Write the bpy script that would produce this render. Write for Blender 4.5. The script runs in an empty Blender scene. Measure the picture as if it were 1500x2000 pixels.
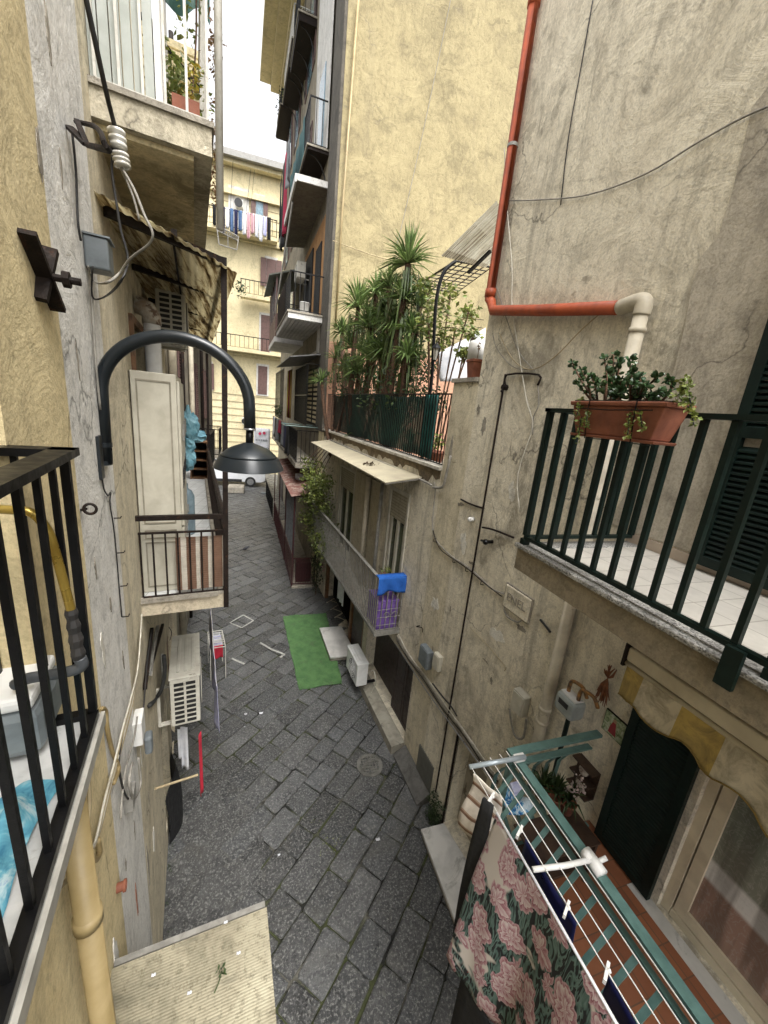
import bpy, math, random
import numpy as np
from mathutils import Vector, Matrix
S = bpy.context.scene
COL = S.collection
# ---------------------------------------------------------------- camera
F_PX = 750.0                      # focal length in pixels of the 1500 x 2000 photograph
PC = np.array([750., 1000.]); VPD = np.array([465., 3850.]); CH = 5.8
_d = VPD - PC
_dn = np.array([_d[0], _d[1], F_PX]); _dn /= np.linalg.norm(_dn)
_up = -_dn
_hy = PC[1] - (F_PX**2 + (510-PC[0])*_d[0])/_d[1]
_Y = np.array([510-PC[0], _hy-PC[1], F_PX]); _Y /= np.linalg.norm(_Y)
RW = np.array([np.cross(_Y, _up), _Y, _up])
CAM = np.array([0., 0., CH])
cd = bpy.data.cameras.new('camera'); cam = bpy.data.objects.new('camera', cd); COL.objects.link(cam)
cd.sensor_fit = 'VERTICAL'; cd.sensor_height = 24.0; cd.sensor_width = 18.0; cd.lens = 24.0*F_PX/2000
cd.clip_start = 0.02; cd.clip_end = 500
m = Matrix.Identity(4)
for i in range(3):
    m[i][0] = RW[i][0]; m[i][1] = -RW[i][1]; m[i][2] = -RW[i][2]; m[i][3] = CAM[i]
cam.matrix_world = m
S.camera = cam
# ---------------------------------------------------------------- world, sun, exposure
w = bpy.data.worlds.new('World'); S.world = w; w.use_nodes = True
nt = w.node_tree; bg = nt.nodes['Background']
sky = nt.nodes.new('ShaderNodeTexSky'); sky.sky_type = 'NISHITA'; sky.sun_disc = False
SUN_EL, SUN_ROT = math.radians(60), math.radians(165)
sky.sun_elevation = SUN_EL; sky.sun_rotation = SUN_ROT; sky.dust_density = 6; sky.air_density = 1.2; sky.ozone_density = 0.6
hs = nt.nodes.new('ShaderNodeHueSaturation'); hs.inputs['Saturation'].default_value = 0.1
nt.links.new(sky.outputs[0], hs.inputs['Color']); nt.links.new(hs.outputs[0], bg.inputs[0])
bg.inputs[1].default_value = 0.15
sd = bpy.data.lights.new('sun', 'SUN'); sun = bpy.data.objects.new('sun', sd); COL.objects.link(sun)
sd.energy = .6; sd.angle = math.radians(25); sd.color = (1, .95, .88)
dirv = Vector((math.sin(SUN_ROT)*math.cos(SUN_EL), math.cos(SUN_ROT)*math.cos(SUN_EL), math.sin(SUN_EL)))
sun.rotation_euler = dirv.to_track_quat('Z', 'Y').to_euler(); sun.location = (0, 0, 30)
S.view_settings.view_transform = 'Standard'; S.view_settings.look = 'None'; S.view_settings.gamma = 1
S.view_settings.exposure = 1.68
S.cycles.max_bounces = 6; S.cycles.diffuse_bounces = 2; S.cycles.transparent_max_bounces = 12
# ---------------------------------------------------------------- rays onto planes
V = lambda *a: np.array(a, float)
def ray(u, v): return RW @ np.array([u-PC[0], v-PC[1], F_PX])/F_PX
def aY(u, v, y): r = ray(u, v); return CAM + r*y/r[1]
def aX(u, v, x): r = ray(u, v); return CAM + r*x/r[0]
def aZ(u, v, z): r = ray(u, v); return CAM + r*(z-CH)/r[2]
def aP(u, v, p, n):
    r = ray(u, v); p = V(*p); n = V(*n); return CAM + r*np.dot(p-CAM, n)/np.dot(r, n)
class Wall:                        # a vertical plane through two plan points; off() steps out of it towards the alley
    def __init__(s, a, b, inward):
        s.a = V(a[0], a[1], 0); s.d = V(b[0]-a[0], b[1]-a[1], 0); s.len = np.linalg.norm(s.d); s.d /= s.len
        n = V(s.d[1], -s.d[0], 0); s.n = n if n[0]*inward > 0 else -n
    def at(s, u, v, off=0): return aP(u, v, s.a+s.n*off, s.n)
    def p(s, t, z, off=0): q = s.a+s.d*t+s.n*off; return V(q[0], q[1], z)
    def t(s, q): return float(np.dot(V(q[0], q[1], 0)-s.a, s.d))
    def ty(s, y): return (y-s.a[1])/s.d[1]
th = math.radians(8.2)
LW = Wall((-.94+.144*5.27, -2.0), (-.94-.144*(24-3.27), 24.0), 1)      # left side of the alley
RA = Wall((2.70, 2.5), (2.50, 5.0), -1)                                 # right, first building
RN = Wall((2.70, -2.0), (2.70, 2.5), -1)                                # right, beside the camera
RB = Wall((2.50, 5.0), (1.85, 12.0), -1)                                # right, low building with the terrace
CF = Wall((1.85, 12.0), (1.15, 27.0), -1)                               # right, tall yellow building's front
random.seed(7)
R = random.random
def U(a, b): return a+(b-a)*random.random()
# ---------------------------------------------------------------- mesh builder
class MB:
    def __init__(s): s.v = []; s.f = []; s.mi = []; s.cm = 0; s.col = None; s.cols = []
    def add(s, vs, fs):
        o = len(s.v); s.v += [tuple(float(c) for c in p) for p in vs]; s.f += [tuple(i+o for i in f) for f in fs]
        s.mi += [s.cm]*len(fs); s.cols += [s.col]*len(fs); return s
    def par(s, o, a, b, c):
        o, a, b, c = V(*o), V(*a), V(*b), V(*c)
        if np.dot(np.cross(a, b), c) < 0: a, b = b, a
        return s.add([o, o+a, o+a+b, o+b, o+c, o+a+c, o+a+b+c, o+b+c], [(3,2,1,0),(4,5,6,7),(0,1,5,4),(1,2,6,5),(2,3,7,6),(3,0,4,7)])
    def box(s, x0, x1, y0, y1, z0, z1): return s.par((x0,y0,z0), (x1-x0,0,0), (0,y1-y0,0), (0,0,z1-z0))
    def beam(s, p, q, w, h, up=(0,0,1)):
        p, q, up = V(*p), V(*q), V(*up); d = q-p; L = np.linalg.norm(d); d = d/L
        sx = np.cross(d, up)
        if np.linalg.norm(sx) < 1e-4: sx = np.cross(d, V(1,0,0))
        sx /= np.linalg.norm(sx); uy = np.cross(sx, d)
        return s.par(p-sx*w/2-uy*h/2, sx*w, uy*h, d*L)
    def tube(s, pts, r, n=8, closed=False):
        P = [V(*p) for p in pts]; N = len(P); rs = r if hasattr(r, '__len__') else [r]*N
        vs = []; ref = None
        for i in range(N):
            if closed: t = P[(i+1) % N]-P[i-1]
            else: t = P[min(i+1, N-1)]-P[max(i-1, 0)]
            t = t/(np.linalg.norm(t)+1e-9)
            if ref is None:
                ref = np.cross(t, V(0,0,1))
                if np.linalg.norm(ref) < .1: ref = np.cross(t, V(1,0,0))
            ref = ref-t*np.dot(ref, t); ref /= (np.linalg.norm(ref)+1e-9); b = np.cross(t, ref)
            for k in range(n):
                a = 2*math.pi*k/n; vs.append(P[i]+rs[i]*(ref*math.cos(a)+b*math.sin(a)))
        fs = []
        for i in range(N if closed else N-1):
            j = (i+1) % N
            for k in range(n): k2 = (k+1) % n; fs.append((i*n+k, i*n+k2, j*n+k2, j*n+k))
        if not closed: fs += [tuple(range(n))[::-1], tuple((N-1)*n+k for k in range(n))]
        return s.add(vs, fs)
    def lathe(s, c, prof, n=24, ax=(0,0,1), cap=True):
        c, ax = V(*c), V(*ax); ax /= np.linalg.norm(ax); a = np.cross(ax, V(0,1,0) if abs(ax[1]) < .9 else V(1,0,0)); a /= np.linalg.norm(a); b = np.cross(ax, a)
        vs = [c+ax*h+r*(a*math.cos(2*math.pi*k/n)+b*math.sin(2*math.pi*k/n)) for r, h in prof for k in range(n)]
        fs = [(i*n+k, i*n+(k+1) % n, (i+1)*n+(k+1) % n, (i+1)*n+k) for i in range(len(prof)-1) for k in range(n)]
        if cap: fs += [tuple(range(n))[::-1], tuple((len(prof)-1)*n+k for k in range(n))]
        return s.add(vs, fs)
    def slab(s, poly, th):             # polygon extruded by the vector th
        P = [V(*p) for p in poly]; th = V(*th); n = len(P)
        return s.add(P+[p+th for p in P], [tuple(range(n))[::-1], tuple(range(n, 2*n))]+[(i, (i+1) % n, (i+1) % n+n, i+n) for i in range(n)])
    def quad(s, *P): return s.add(P, [tuple(range(len(P)))])
    def grid(s, fn, nu, nv):           # fn(a,b) with a,b in 0..1
        vs = [fn(i/nu, j/nv) for j in range(nv+1) for i in range(nu+1)]
        return s.add(vs, [(j*(nu+1)+i, j*(nu+1)+i+1, (j+1)*(nu+1)+i+1, (j+1)*(nu+1)+i) for j in range(nv) for i in range(nu)])
    def ball(s, c, r, n=10, sq=(1,1,1)):
        c = V(*c); vs = []; m_ = n//2+1
        for j in range(m_+1):
            for k in range(n):
                a = math.pi*j/m_; b = 2*math.pi*k/n; vs.append(c+r*V(math.sin(a)*math.cos(b)*sq[0], math.sin(a)*math.sin(b)*sq[1], math.cos(a)*sq[2]))
        return s.add(vs, [(j*n+k, (j+1)*n+k, (j+1)*n+(k+1) % n, j*n+(k+1) % n) for j in range(m_) for k in range(n)])
    def build(s, name, mat, parent=None, smooth=False, bevel=0, solid=0, loc=None):
        A = np.array(s.v)
        if parent is None:
            if loc is None: mn, mx = A.min(0), A.max(0); loc = V((mn[0]+mx[0])/2, (mn[1]+mx[1])/2, mn[2])
            off = V(*loc)
        else:
            off = V(0,0,0); q = parent
            while q is not None: off = off+np.array(q.location); q = q.parent
        me = bpy.data.meshes.new(name); me.from_pydata([tuple(p) for p in (A-off)], [], s.f)
        mats = mat if isinstance(mat, (list, tuple)) else [mat]
        for mm in mats: me.materials.append(mm)
        if len(mats) > 1: me.polygons.foreach_set('material_index', s.mi)
        if any(c is not None for c in s.cols):
            at = me.color_attributes.new('tone', 'FLOAT_COLOR', 'CORNER'); arr = np.ones(len(me.loops)*4, dtype=np.float32); k = 0
            for f, c in zip(s.f, s.cols):
                for _ in f:
                    if c is not None: arr[k*4:k*4+3] = c
                    k += 1
            at.data.foreach_set('color', arr)
        if smooth: me.polygons.foreach_set('use_smooth', [True]*len(me.polygons))
        me.update()
        o = bpy.data.objects.new(name, me); COL.objects.link(o)
        if parent is None: o.location = loc
        else: o.parent = parent
        if smooth == 'a':
            pass
        if bevel:
            b = o.modifiers.new('bev', 'BEVEL'); b.width = bevel; b.segments = 2; b.limit_method = 'ANGLE'
        if solid:
            b = o.modifiers.new('sol', 'SOLIDIFY'); b.thickness = solid; b.offset = 0
        return o
def tag(o, label=None, cat=None, group=None, kind=None):
    if label: o['label'] = label
    if cat: o['category'] = cat
    if group: o['group'] = group
    if kind: o['kind'] = kind
    return o
def empty(name, loc, label, cat, group=None):
    o = bpy.data.objects.new(name, None); COL.objects.link(o); o.location = tuple(float(c) for c in loc); o.empty_display_size = .1
    return tag(o, label, cat, group)
def copy_tree(o, parent=None):
    c = o.copy(); COL.objects.link(c)
    if parent is not None: c.parent = parent
    for ch in [x for x in COL.objects if x.parent == o]: copy_tree(ch, c)
    return c
def arc(c, r, a0, a1, ex, ey, n=12):
    c, ex, ey = V(*c), V(*ex), V(*ey)
    return [c+r*(ex*math.cos(a0+(a1-a0)*i/n)+ey*math.sin(a0+(a1-a0)*i/n)) for i in range(n+1)]
def spline(pts, n=6):
    P = [V(*p) for p in pts]; out = []
    for i in range(len(P)-1):
        p0, p1, p2, p3 = P[max(i-1,0)], P[i], P[i+1], P[min(i+2, len(P)-1)]
        for k in range(n):
            t = k/n; out.append(.5*((2*p1)+(-p0+p2)*t+(2*p0-5*p1+4*p2-p3)*t*t+(-p0+3*p1-3*p2+p3)*t**3))
    return out+[P[-1]]
def sag(p, q, s, n=14):
    p, q = V(*p), V(*q); return [p+(q-p)*i/n-V(0,0,1)*s*4*(i/n)*(1-i/n) for i in range(n+1)]
# ---------------------------------------------------------------- materials
MC = {}
def nodes(name):
    m = bpy.data.materials.new(name); m.use_nodes = True; t = m.node_tree; b = t.nodes['Principled BSDF']; return m, t, b
def N(t, typ, **k):
    n = t.nodes.new('ShaderNode'+typ)
    for a, v in k.items():
        if a in n.inputs: n.inputs[a].default_value = v
        else: setattr(n, a, v)
    return n
def ramp(t, fac, stops, interp='LINEAR'):
    r = t.nodes.new('ShaderNodeValToRGB'); r.color_ramp.interpolation = interp; e = r.color_ramp.elements
    while len(e) < len(stops): e.new(.5)
    for el, (p, c) in zip(e, stops):
        el.position = p; el.color = (c, c, c, 1) if not hasattr(c, '__len__') else (*c[:3], 1)
    t.links.new(fac, r.inputs[0]); return r.outputs[0]
def mix(t, fac, a, b, mode='MIX'):
    n = t.nodes.new('ShaderNodeMix'); n.data_type = 'RGBA'; n.blend_type = mode
    for s, i in ((fac, 0), (a, 6), (b, 7)):
        if hasattr(s, 'is_linked') or hasattr(s, 'links'): t.links.new(s, n.inputs[i])
        else: n.inputs[i].default_value = s if i == 0 else (*s[:3], 1)
    return n.outputs[2]
def noise(t, co, scale, detail=5, rough=.6, dist=0, msc=None, loc=(0,0,0), rot=(0,0,0)):
    if msc or loc != (0,0,0) or rot != (0,0,0):
        mp = N(t, 'Mapping'); mp.inputs['Scale'].default_value = msc or (1,1,1); mp.inputs['Location'].default_value = loc; mp.inputs['Rotation'].default_value = rot; t.links.new(co, mp.inputs[0]); co = mp.outputs[0]
    n = N(t, 'TexNoise'); n.inputs['Scale'].default_value = scale; n.inputs['Detail'].default_value = detail; n.inputs['Roughness'].default_value = rough; n.inputs['Distortion'].default_value = dist
    t.links.new(co, n.inputs['Vector']); return n.outputs['Fac']
def bump(t, b, h, strength=.3, dist=.02, prev=None):
    n = t.nodes.new('ShaderNodeBump'); n.inputs['Strength'].default_value = strength; n.inputs['Distance'].default_value = dist
    t.links.new(h, n.inputs['Height'])
    if prev: t.links.new(prev, n.inputs['Normal'])
    t.links.new(n.outputs[0], b.inputs['Normal']); return n.outputs[0]
def objco(t): return N(t, 'TexCoord').outputs['Object']
def plaster(name, light, mid, dark, stain=(.12,.1,.075), sc=.9, stain_amt=.5, bs=.5, streak=.45, trowel=True, stain_cut=.56):
    """old lime plaster: cloudy tone, grey grime that runs down, fine grain, cracks"""
    m, t, b = nodes(name); co = objco(t)
    c = ramp(t, noise(t, co, sc, 9, .66, .8), [(.3, dark), (.43, mid), (.58, light)])
    sw = noise(t, co, sc*2.6, 8, .72, 1.1)
    c = mix(t, .45, c, ramp(t, sw, [(.34, dark), (.44, mid), (.54, light)]))
    dr_ = noise(t, co, 3.2, 8, .72, .35, msc=(3.2, 3.2, .22), loc=(1,6,3))
    c = mix(t, ramp(t, dr_, [(.5, 0.), (.72, streak*.7)]), c, [x*.45 for x in mid])
    st = noise(t, co, 1.4, 7, .7, .6, msc=(2.6, 2.6, .34), loc=(3,1,2))
    sf = ramp(t, st, [(stain_cut, 0.), (stain_cut+.17, streak)])
    c = mix(t, sf, c, stain, 'MIX')
    pt = noise(t, co, .8, 8, .74, .9, loc=(7,5,1)); br_ = noise(t, co, 5.5, 7, .75, 1.6, loc=(2,2,8), msc=(1,1,.6))
    pm_ = N(t, 'Math', operation='MULTIPLY'); t.links.new(ramp(t, pt, [(.53, 0.), (.6, stain_amt*1.4)]), pm_.inputs[0]); t.links.new(ramp(t, br_, [(.36, .15), (.56, 1.)]), pm_.inputs[1])
    c = mix(t, pm_.outputs[0], c, [x*.42 for x in mid])
    ed = noise(t, co, .55, 7, .6, .5, loc=(1,8,5)); c = mix(t, ramp(t, ed, [(.535, 0.), (.545, .3*stain_amt)]), c, light)
    c = mix(t, ramp(t, ed, [(.525, 0.), (.535, .45*stain_amt), (.545, 0.)]), c, [x*.4 for x in mid])
    ft = noise(t, co, 11, 6, .78, .5, loc=(5,1,3)); c = mix(t, ramp(t, ft, [(.32, .65), (.47, 0.)]), c, [x*.5 for x in mid])
    g = noise(t, co, 60, 3, .7)
    c = mix(t, ramp(t, g, [(.3, .35), (.55, 0.)]), c, [x*.55 for x in dark])
    vo = N(t, 'TexVoronoi', feature='DISTANCE_TO_EDGE'); vo.inputs['Scale'].default_value = .55
    wv = N(t, 'VectorMath', operation='MULTIPLY_ADD'); nz = N(t, 'TexNoise'); nz.inputs['Scale'].default_value = 2.2; nz.inputs['Detail'].default_value = 6
    t.links.new(co, nz.inputs['Vector']); t.links.new(nz.outputs['Color'], wv.inputs[0]); wv.inputs[1].default_value = (.8,.8,.8); t.links.new(co, wv.inputs[2]); t.links.new(wv.outputs[0], vo.inputs['Vector'])
    ck = ramp(t, vo.outputs['Distance'], [(0., .75), (.006, 0.)])
    msk = ramp(t, noise(t, co, 1.1, 3, .5, 0, loc=(2,9,4)), [(.5, 0.), (.56, 1.)])
    ckm = N(t, 'Math', operation='MULTIPLY'); t.links.new(ck, ckm.inputs[0]); t.links.new(msk, ckm.inputs[1])
    c = mix(t, ckm.outputs[0], c, stain)
    tw = noise(t, co, 3.6, 6, .74, 2.2, msc=(1,1,.45), rot=(.5,.3,.2), loc=(9,1,4)); c = mix(t, ramp(t, tw, [(.36, .5*stain_amt+.12), (.47, 0.)]), c, [x*.45 for x in mid])
    fl = noise(t, co, 2.1, 9, .7, .35, loc=(3,7,9)); c = mix(t, ramp(t, fl, [(.635, 0.), (.645, .8*stain_amt)]), c, dark); c = mix(t, ramp(t, fl, [(.622, 0.), (.634, .5*stain_amt), (.645, 0.)]), c, light)
    t.links.new(c, b.inputs['Base Color']); b.inputs['Roughness'].default_value = .92
    h1 = bump(t, b, sw, bs*.8, .045)
    h2 = bump(t, b, g, .35, .006, h1)
    bump(t, b, noise(t, co, 9, 7, .68, .3), .4, .014, h2)
    return m
def mk(name, a, b2=None, rough=.6, metal=0., sc=8, bs=0., bsc=30, rust=None, rustcut=.6, alpha=None, trans=0., coat=0., sub=0, emis=None, spec=None):
    """plain paint, metal, plastic, stone: two tones, optional rust or grime patches, grain"""
    m, t, b = nodes(name); co = objco(t); b2 = b2 or [x*.8 for x in a]
    c = ramp(t, noise(t, co, sc, 5, .6, .4), [(.35, b2), (.6, a)])
    if rust:
        f = ramp(t, noise(t, co, sc*.8, 7, .72, .6, loc=(4,2,1)), [(rustcut, 0.), (rustcut+.08, .9)])
        c = mix(t, f, c, rust)
    t.links.new(c, b.inputs['Base Color'])
    rn = ramp(t, noise(t, co, sc*2, 4, .6), [(.3, max(0, rough-.12)), (.7, min(1, rough+.12))]); t.links.new(rn, b.inputs['Roughness'])
    b.inputs['Metallic'].default_value = metal
    if bs: bump(t, b, noise(t, co, bsc, 5, .6), bs, .01)
    if coat: b.inputs['Coat Weight'].default_value = coat
    if spec is not None: b.inputs['Specular IOR Level'].default_value = spec
    if trans: b.inputs['Transmission Weight'].default_value = trans
    if alpha is not None: b.inputs['Alpha'].default_value = alpha
    return m
def leafmat(name, a, b2, tip=None, rough=.45):
    m, t, b = nodes(name); co = objco(t)
    at = N(t, 'Attribute', attribute_name='tone')
    c = ramp(t, noise(t, co, 6, 3, .6), [(.35, b2), (.65, a)])
    c = mix(t, 1., c, at.outputs['Color'], 'MULTIPLY')
    t.links.new(c, b.inputs['Base Color']); b.inputs['Roughness'].default_value = rough
    tr = N(t, 'BsdfTranslucent'); t.links.new(c, tr.inputs[0]); ms = N(t, 'MixShader'); ms.inputs[0].default_value = .3
    t.links.new(b.outputs[0], ms.inputs[1]); t.links.new(tr.outputs[0], ms.inputs[2]); t.links.new(ms.outputs[0], t.nodes['Material Output'].inputs[0])
    return m
def bands(name, cols, axis=0, scale=10., ref=None, rough=.85, wob=.0, bs=.0, trans=0):
    """stripes across one object axis: cols = [(pos,color)...] repeated with period 1/scale"""
    m, t, b = nodes(name); co = objco(t); sp = N(t, 'SeparateXYZ'); t.links.new(co, sp.inputs[0])
    a = N(t, 'Math', operation='MULTIPLY_ADD'); t.links.new(sp.outputs[axis], a.inputs[0]); a.inputs[1].default_value = scale
    if wob: nn = noise(t, co, 3, 2, .5); mu = N(t, 'Math', operation='MULTIPLY'); t.links.new(nn, mu.inputs[0]); mu.inputs[1].default_value = wob; t.links.new(mu.outputs[0], a.inputs[2])
    else: a.inputs[2].default_value = 0
    f = N(t, 'Math', operation='FRACT'); t.links.new(a.outputs[0], f.inputs[0])
    c = ramp(t, f.outputs[0], cols, 'CONSTANT')
    c = mix(t, ramp(t, noise(t, co, 9, 6, .7), [(.35, .4), (.65, 0.)]), c, (.25,.23,.2), 'MULTIPLY')
    t.links.new(c, b.inputs['Base Color']); b.inputs['Roughness'].default_value = rough
    if bs: bump(t, b, noise(t, co, 50, 3), bs, .004)
    return m
M = {}
M['white_plaster'] = plaster('white_plaster', (.86,.84,.79), (.76,.74,.69), (.36,.355,.34), (.09,.088,.08), 1.1, .45, .55, .28)
M['cream_plaster'] = plaster('cream_plaster', (.74,.66,.48), (.6,.53,.38), (.34,.29,.2), (.09,.075,.05), .8, .45, .4, .55)
M['yellow_plaster'] = plaster('yellow_plaster', (.78,.65,.38), (.7,.58,.33), (.5,.41,.23), (.2,.15,.08), .8, .25, .4, .35, stain_cut=.6)
M['grey_plaster'] = plaster('grey_plaster', (.82,.75,.59), (.68,.61,.47), (.28,.25,.19), (.07,.062,.05), .75, .62, .6, .7, stain_cut=.55)
M['ochre_plaster'] = plaster('ochre_plaster', (.39,.325,.175), (.31,.255,.135), (.17,.14,.08), (.16,.135,.09), 1.3, .35, .6, .35, stain_cut=.56)
M['pale_yellow'] = plaster('pale_yellow', (.76,.66,.42), (.68,.585,.36), (.52,.45,.28), (.3,.25,.17), .35, .3, .2, .3, stain_cut=.6)
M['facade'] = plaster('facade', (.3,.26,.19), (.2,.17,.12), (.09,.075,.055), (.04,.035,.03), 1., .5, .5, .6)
M['concrete'] = plaster('concrete', (.42,.38,.31), (.3,.27,.22), (.16,.14,.11), (.05,.045,.04), 2.2, .5, .6, .5)
M['white_paint_wall'] = plaster('white_paint_wall', (.7,.68,.64), (.6,.58,.54), (.4,.39,.36), (.15,.14,.12), 1., .3, .3, .4)
M['black_iron'] = mk('black_iron', (.004,.004,.0045), (.002,.002,.002), .42, 0, 12, .1, 60, (.02,.012,.008), .72, spec=.22)
M['green_iron'] = mk('green_iron', (.004,.013,.01), (.0025,.008,.006), .5, 0, 10, .1, spec=.25)
M['teal_iron'] = mk('teal_iron', (.11,.2,.18), (.075,.145,.13), .42, 0, 10, .15, 60, (.1,.08,.06), .7)
M['brown_iron'] = mk('brown_iron', (.018,.012,.009), (.009,.006,.005), .7, 0, 18, .4, 60, (.06,.025,.012), .58, spec=.2)
M['grey_iron'] = mk('grey_iron', (.3,.29,.26), (.2,.19,.17), .6, .2, 14, .2, 60, (.14,.07,.04), .64)
M['red_iron'] = mk('red_iron', (.055,.012,.013), (.03,.008,.008), .6, 0, 14, .3, 60, (.05,.03,.02), .6)
M['white_iron'] = mk('white_iron', (.62,.6,.54), (.48,.46,.4), .55, 0, 14, .15, 60, (.16,.1,.06), .68)
M['steel'] = mk('steel', (.42,.42,.42), (.3,.3,.3), .35, .8, 20)
M['cable_black'] = mk('cable_black', (.025,.022,.02), (.012,.012,.012), .7)
M['cable_grey'] = mk('cable_grey', (.3,.28,.24), (.16,.15,.13), .75)
M['cable_white'] = mk('cable_white', (.6,.57,.48), (.4,.37,.3), .7)
M['cable_tan'] = mk('cable_tan', (.42,.34,.2), (.28,.22,.13), .75)
M['orange_pipe'] = mk('orange_pipe', (.42,.08,.025), (.26,.05,.018), .55, 0, 5, .05, 20, (.2,.07,.04), .66)
M['cream_pipe'] = mk('cream_pipe', (.58,.52,.4), (.42,.37,.28), .5, 0, 6, .1, 20, (.2,.17,.12), .62)
M['yellow_pipe'] = mk('yellow_pipe', (.33,.25,.12), (.25,.185,.08), .5, 0, 5, .1, 20, (.25,.18,.1), .66)
M['ac_white'] = mk('ac_white', (.6,.58,.5), (.5,.47,.4), .5, 0, 7, .05, 20, (.24,.21,.16), .6)
M['ac_clean'] = mk('ac_clean', (.75,.75,.73), (.66,.66,.63), .4, 0, 7)
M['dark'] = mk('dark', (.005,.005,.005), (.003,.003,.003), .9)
M['grille_dark'] = mk('grille_dark', (.02,.02,.02), (.01,.01,.01), .6)
M['terracotta'] = mk('terracotta', (.25,.085,.045), (.17,.055,.03), .75, 0, 10, .2, 50, (.3,.2,.14), .66)
M['soil'] = mk('soil', (.05,.035,.022), (.025,.018,.012), .95, 0, 30, .8, 60)
M['marble'] = mk('marble', (.62,.6,.56), (.45,.44,.41), .4, 0, 3, .1, 30, (.26,.25,.22), .6)
M['wood'] = mk('wood', (.2,.1,.045), (.1,.05,.022), .6, 0, 9, .3, 60)
M['grey_box'] = mk('grey_box', (.16,.18,.19), (.1,.115,.12), .45, 0, 8, .05)
M['white_plastic'] = mk('white_plastic', (.72,.71,.68), (.6,.59,.55), .45)
M['pvc_beige'] = mk('pvc_beige', (.52,.49,.4), (.42,.39,.31), .5, 0, 5, .08, 20, (.2,.17,.12), .66)
M['lamp_metal'] = mk('lamp_metal', (.011,.015,.018), (.009,.012,.015), .34, .0, 1.5, .0)
M['blue_bag'] = mk('blue_bag', (.25,.48,.56), (.1,.28,.36), .35, 0, 14, .8, 18)
M['leaf_dark'] = leafmat('leaf_dark', (.06,.095,.03), (.022,.042,.014))
M['leaf_yucca'] = leafmat('leaf_yucca', (.18,.25,.08), (.065,.11,.035))
M['leaf_light'] = leafmat('leaf_light', (.24,.27,.06), (.1,.14,.035))
M['leaf_yellow'] = leafmat('leaf_yellow', (.55,.42,.06), (.3,.27,.05))
M['leaf_dry'] = leafmat('leaf_dry', (.22,.12,.05), (.1,.06,.025))
M['bark'] = mk('bark', (.13,.07,.04), (.05,.03,.02), .95, 0, 20, .8, 40)
# ================================================================ setting: street
def struct(o): o['kind'] = 'structure'; return o
def groundmat():
    m, t, b = nodes('basalt'); co = objco(t); at = N(t, 'Attribute', attribute_name='tone')
    n1 = noise(t, co, 3.2, 8, .7, .5); n2 = noise(t, co, 38, 6, .75)
    c = ramp(t, n1, [(.3, (.03,.031,.032)), (.5, (.052,.053,.054)), (.7, (.08,.081,.08))])
    c = mix(t, 1., c, at.outputs['Color'], 'MULTIPLY')
    n3 = noise(t, co, 17, 6, .8, .2)
    c = mix(t, ramp(t, n3, [(.5, 0.), (.6, .55)]), c, (.13,.13,.128))
    c = mix(t, ramp(t, n3, [(.36, .6), (.46, 0.)]), c, (.012,.013,.014))
    c = mix(t, ramp(t, n2, [(.53, 0.), (.6, .85)]), c, (.24,.24,.225))
    c = mix(t, ramp(t, noise(t, co, 5, 8, .8, .4, loc=(1,1,7)), [(.56, 0.), (.66, .5)]), c, (.17,.165,.145))
    c = mix(t, ramp(t, n2, [(.3, .7), (.42, 0.)]), c, (.018,.018,.018))
    c = mix(t, ramp(t, noise(t, co, 1.1, 5, .7, .7, loc=(4,4,4)), [(.54, 0.), (.7, .5)]), c, (.11,.105,.09))
    t.links.new(c, b.inputs['Base Color'])
    t.links.new(ramp(t, n1, [(.3, .24), (.7, .62)]), b.inputs['Roughness'])
    vo = N(t, 'TexVoronoi'); vo.inputs['Scale'].default_value = 26; t.links.new(co, vo.inputs['Vector'])
    h = bump(t, b, n3, .6, .012); bump(t, b, n2, .9, .012, h)
    return m
def jointmat():
    m, t, b = nodes('joint_dirt'); co = objco(t)
    c = ramp(t, noise(t, co, 2.1, 6, .7), [(.35, (.006,.006,.006)), (.5, (.018,.018,.015)), (.62, (.12,.115,.095))])
    c = mix(t, ramp(t, noise(t, co, 1.3, 5, .65, .6, loc=(8,1,0)), [(.46, 0.), (.54, .9)]), c, (.05,.058,.02))
    t.links.new(c, b.inputs['Base Color']); b.inputs['Roughness'].default_value = .95
    bump(t, b, noise(t, co, 60, 4), .8, .01); return m
M['basalt'] = groundmat(); M['joint'] = jointmat()
g = MB(); g.quad((-60,-8,-.022), (60,-8,-.022), (60,90,-.022), (-60,90,-.022)); struct(g.build('ground', M['joint'], loc=(0,0,0)))
st = MB(); a0 = math.radians(47); dx, dy = V(math.sin(a0), math.cos(a0), 0), V(math.cos(a0), -math.sin(a0), 0)
rs = random.Random(3)
def patch_in(x, y):                # worn asphalt repair where no stones are seen
    return (x+.62+.05*math.sin(3*y))**2/.42**2+(y-3.85)**2/1.0**2 < 1
r = -18.
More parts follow.
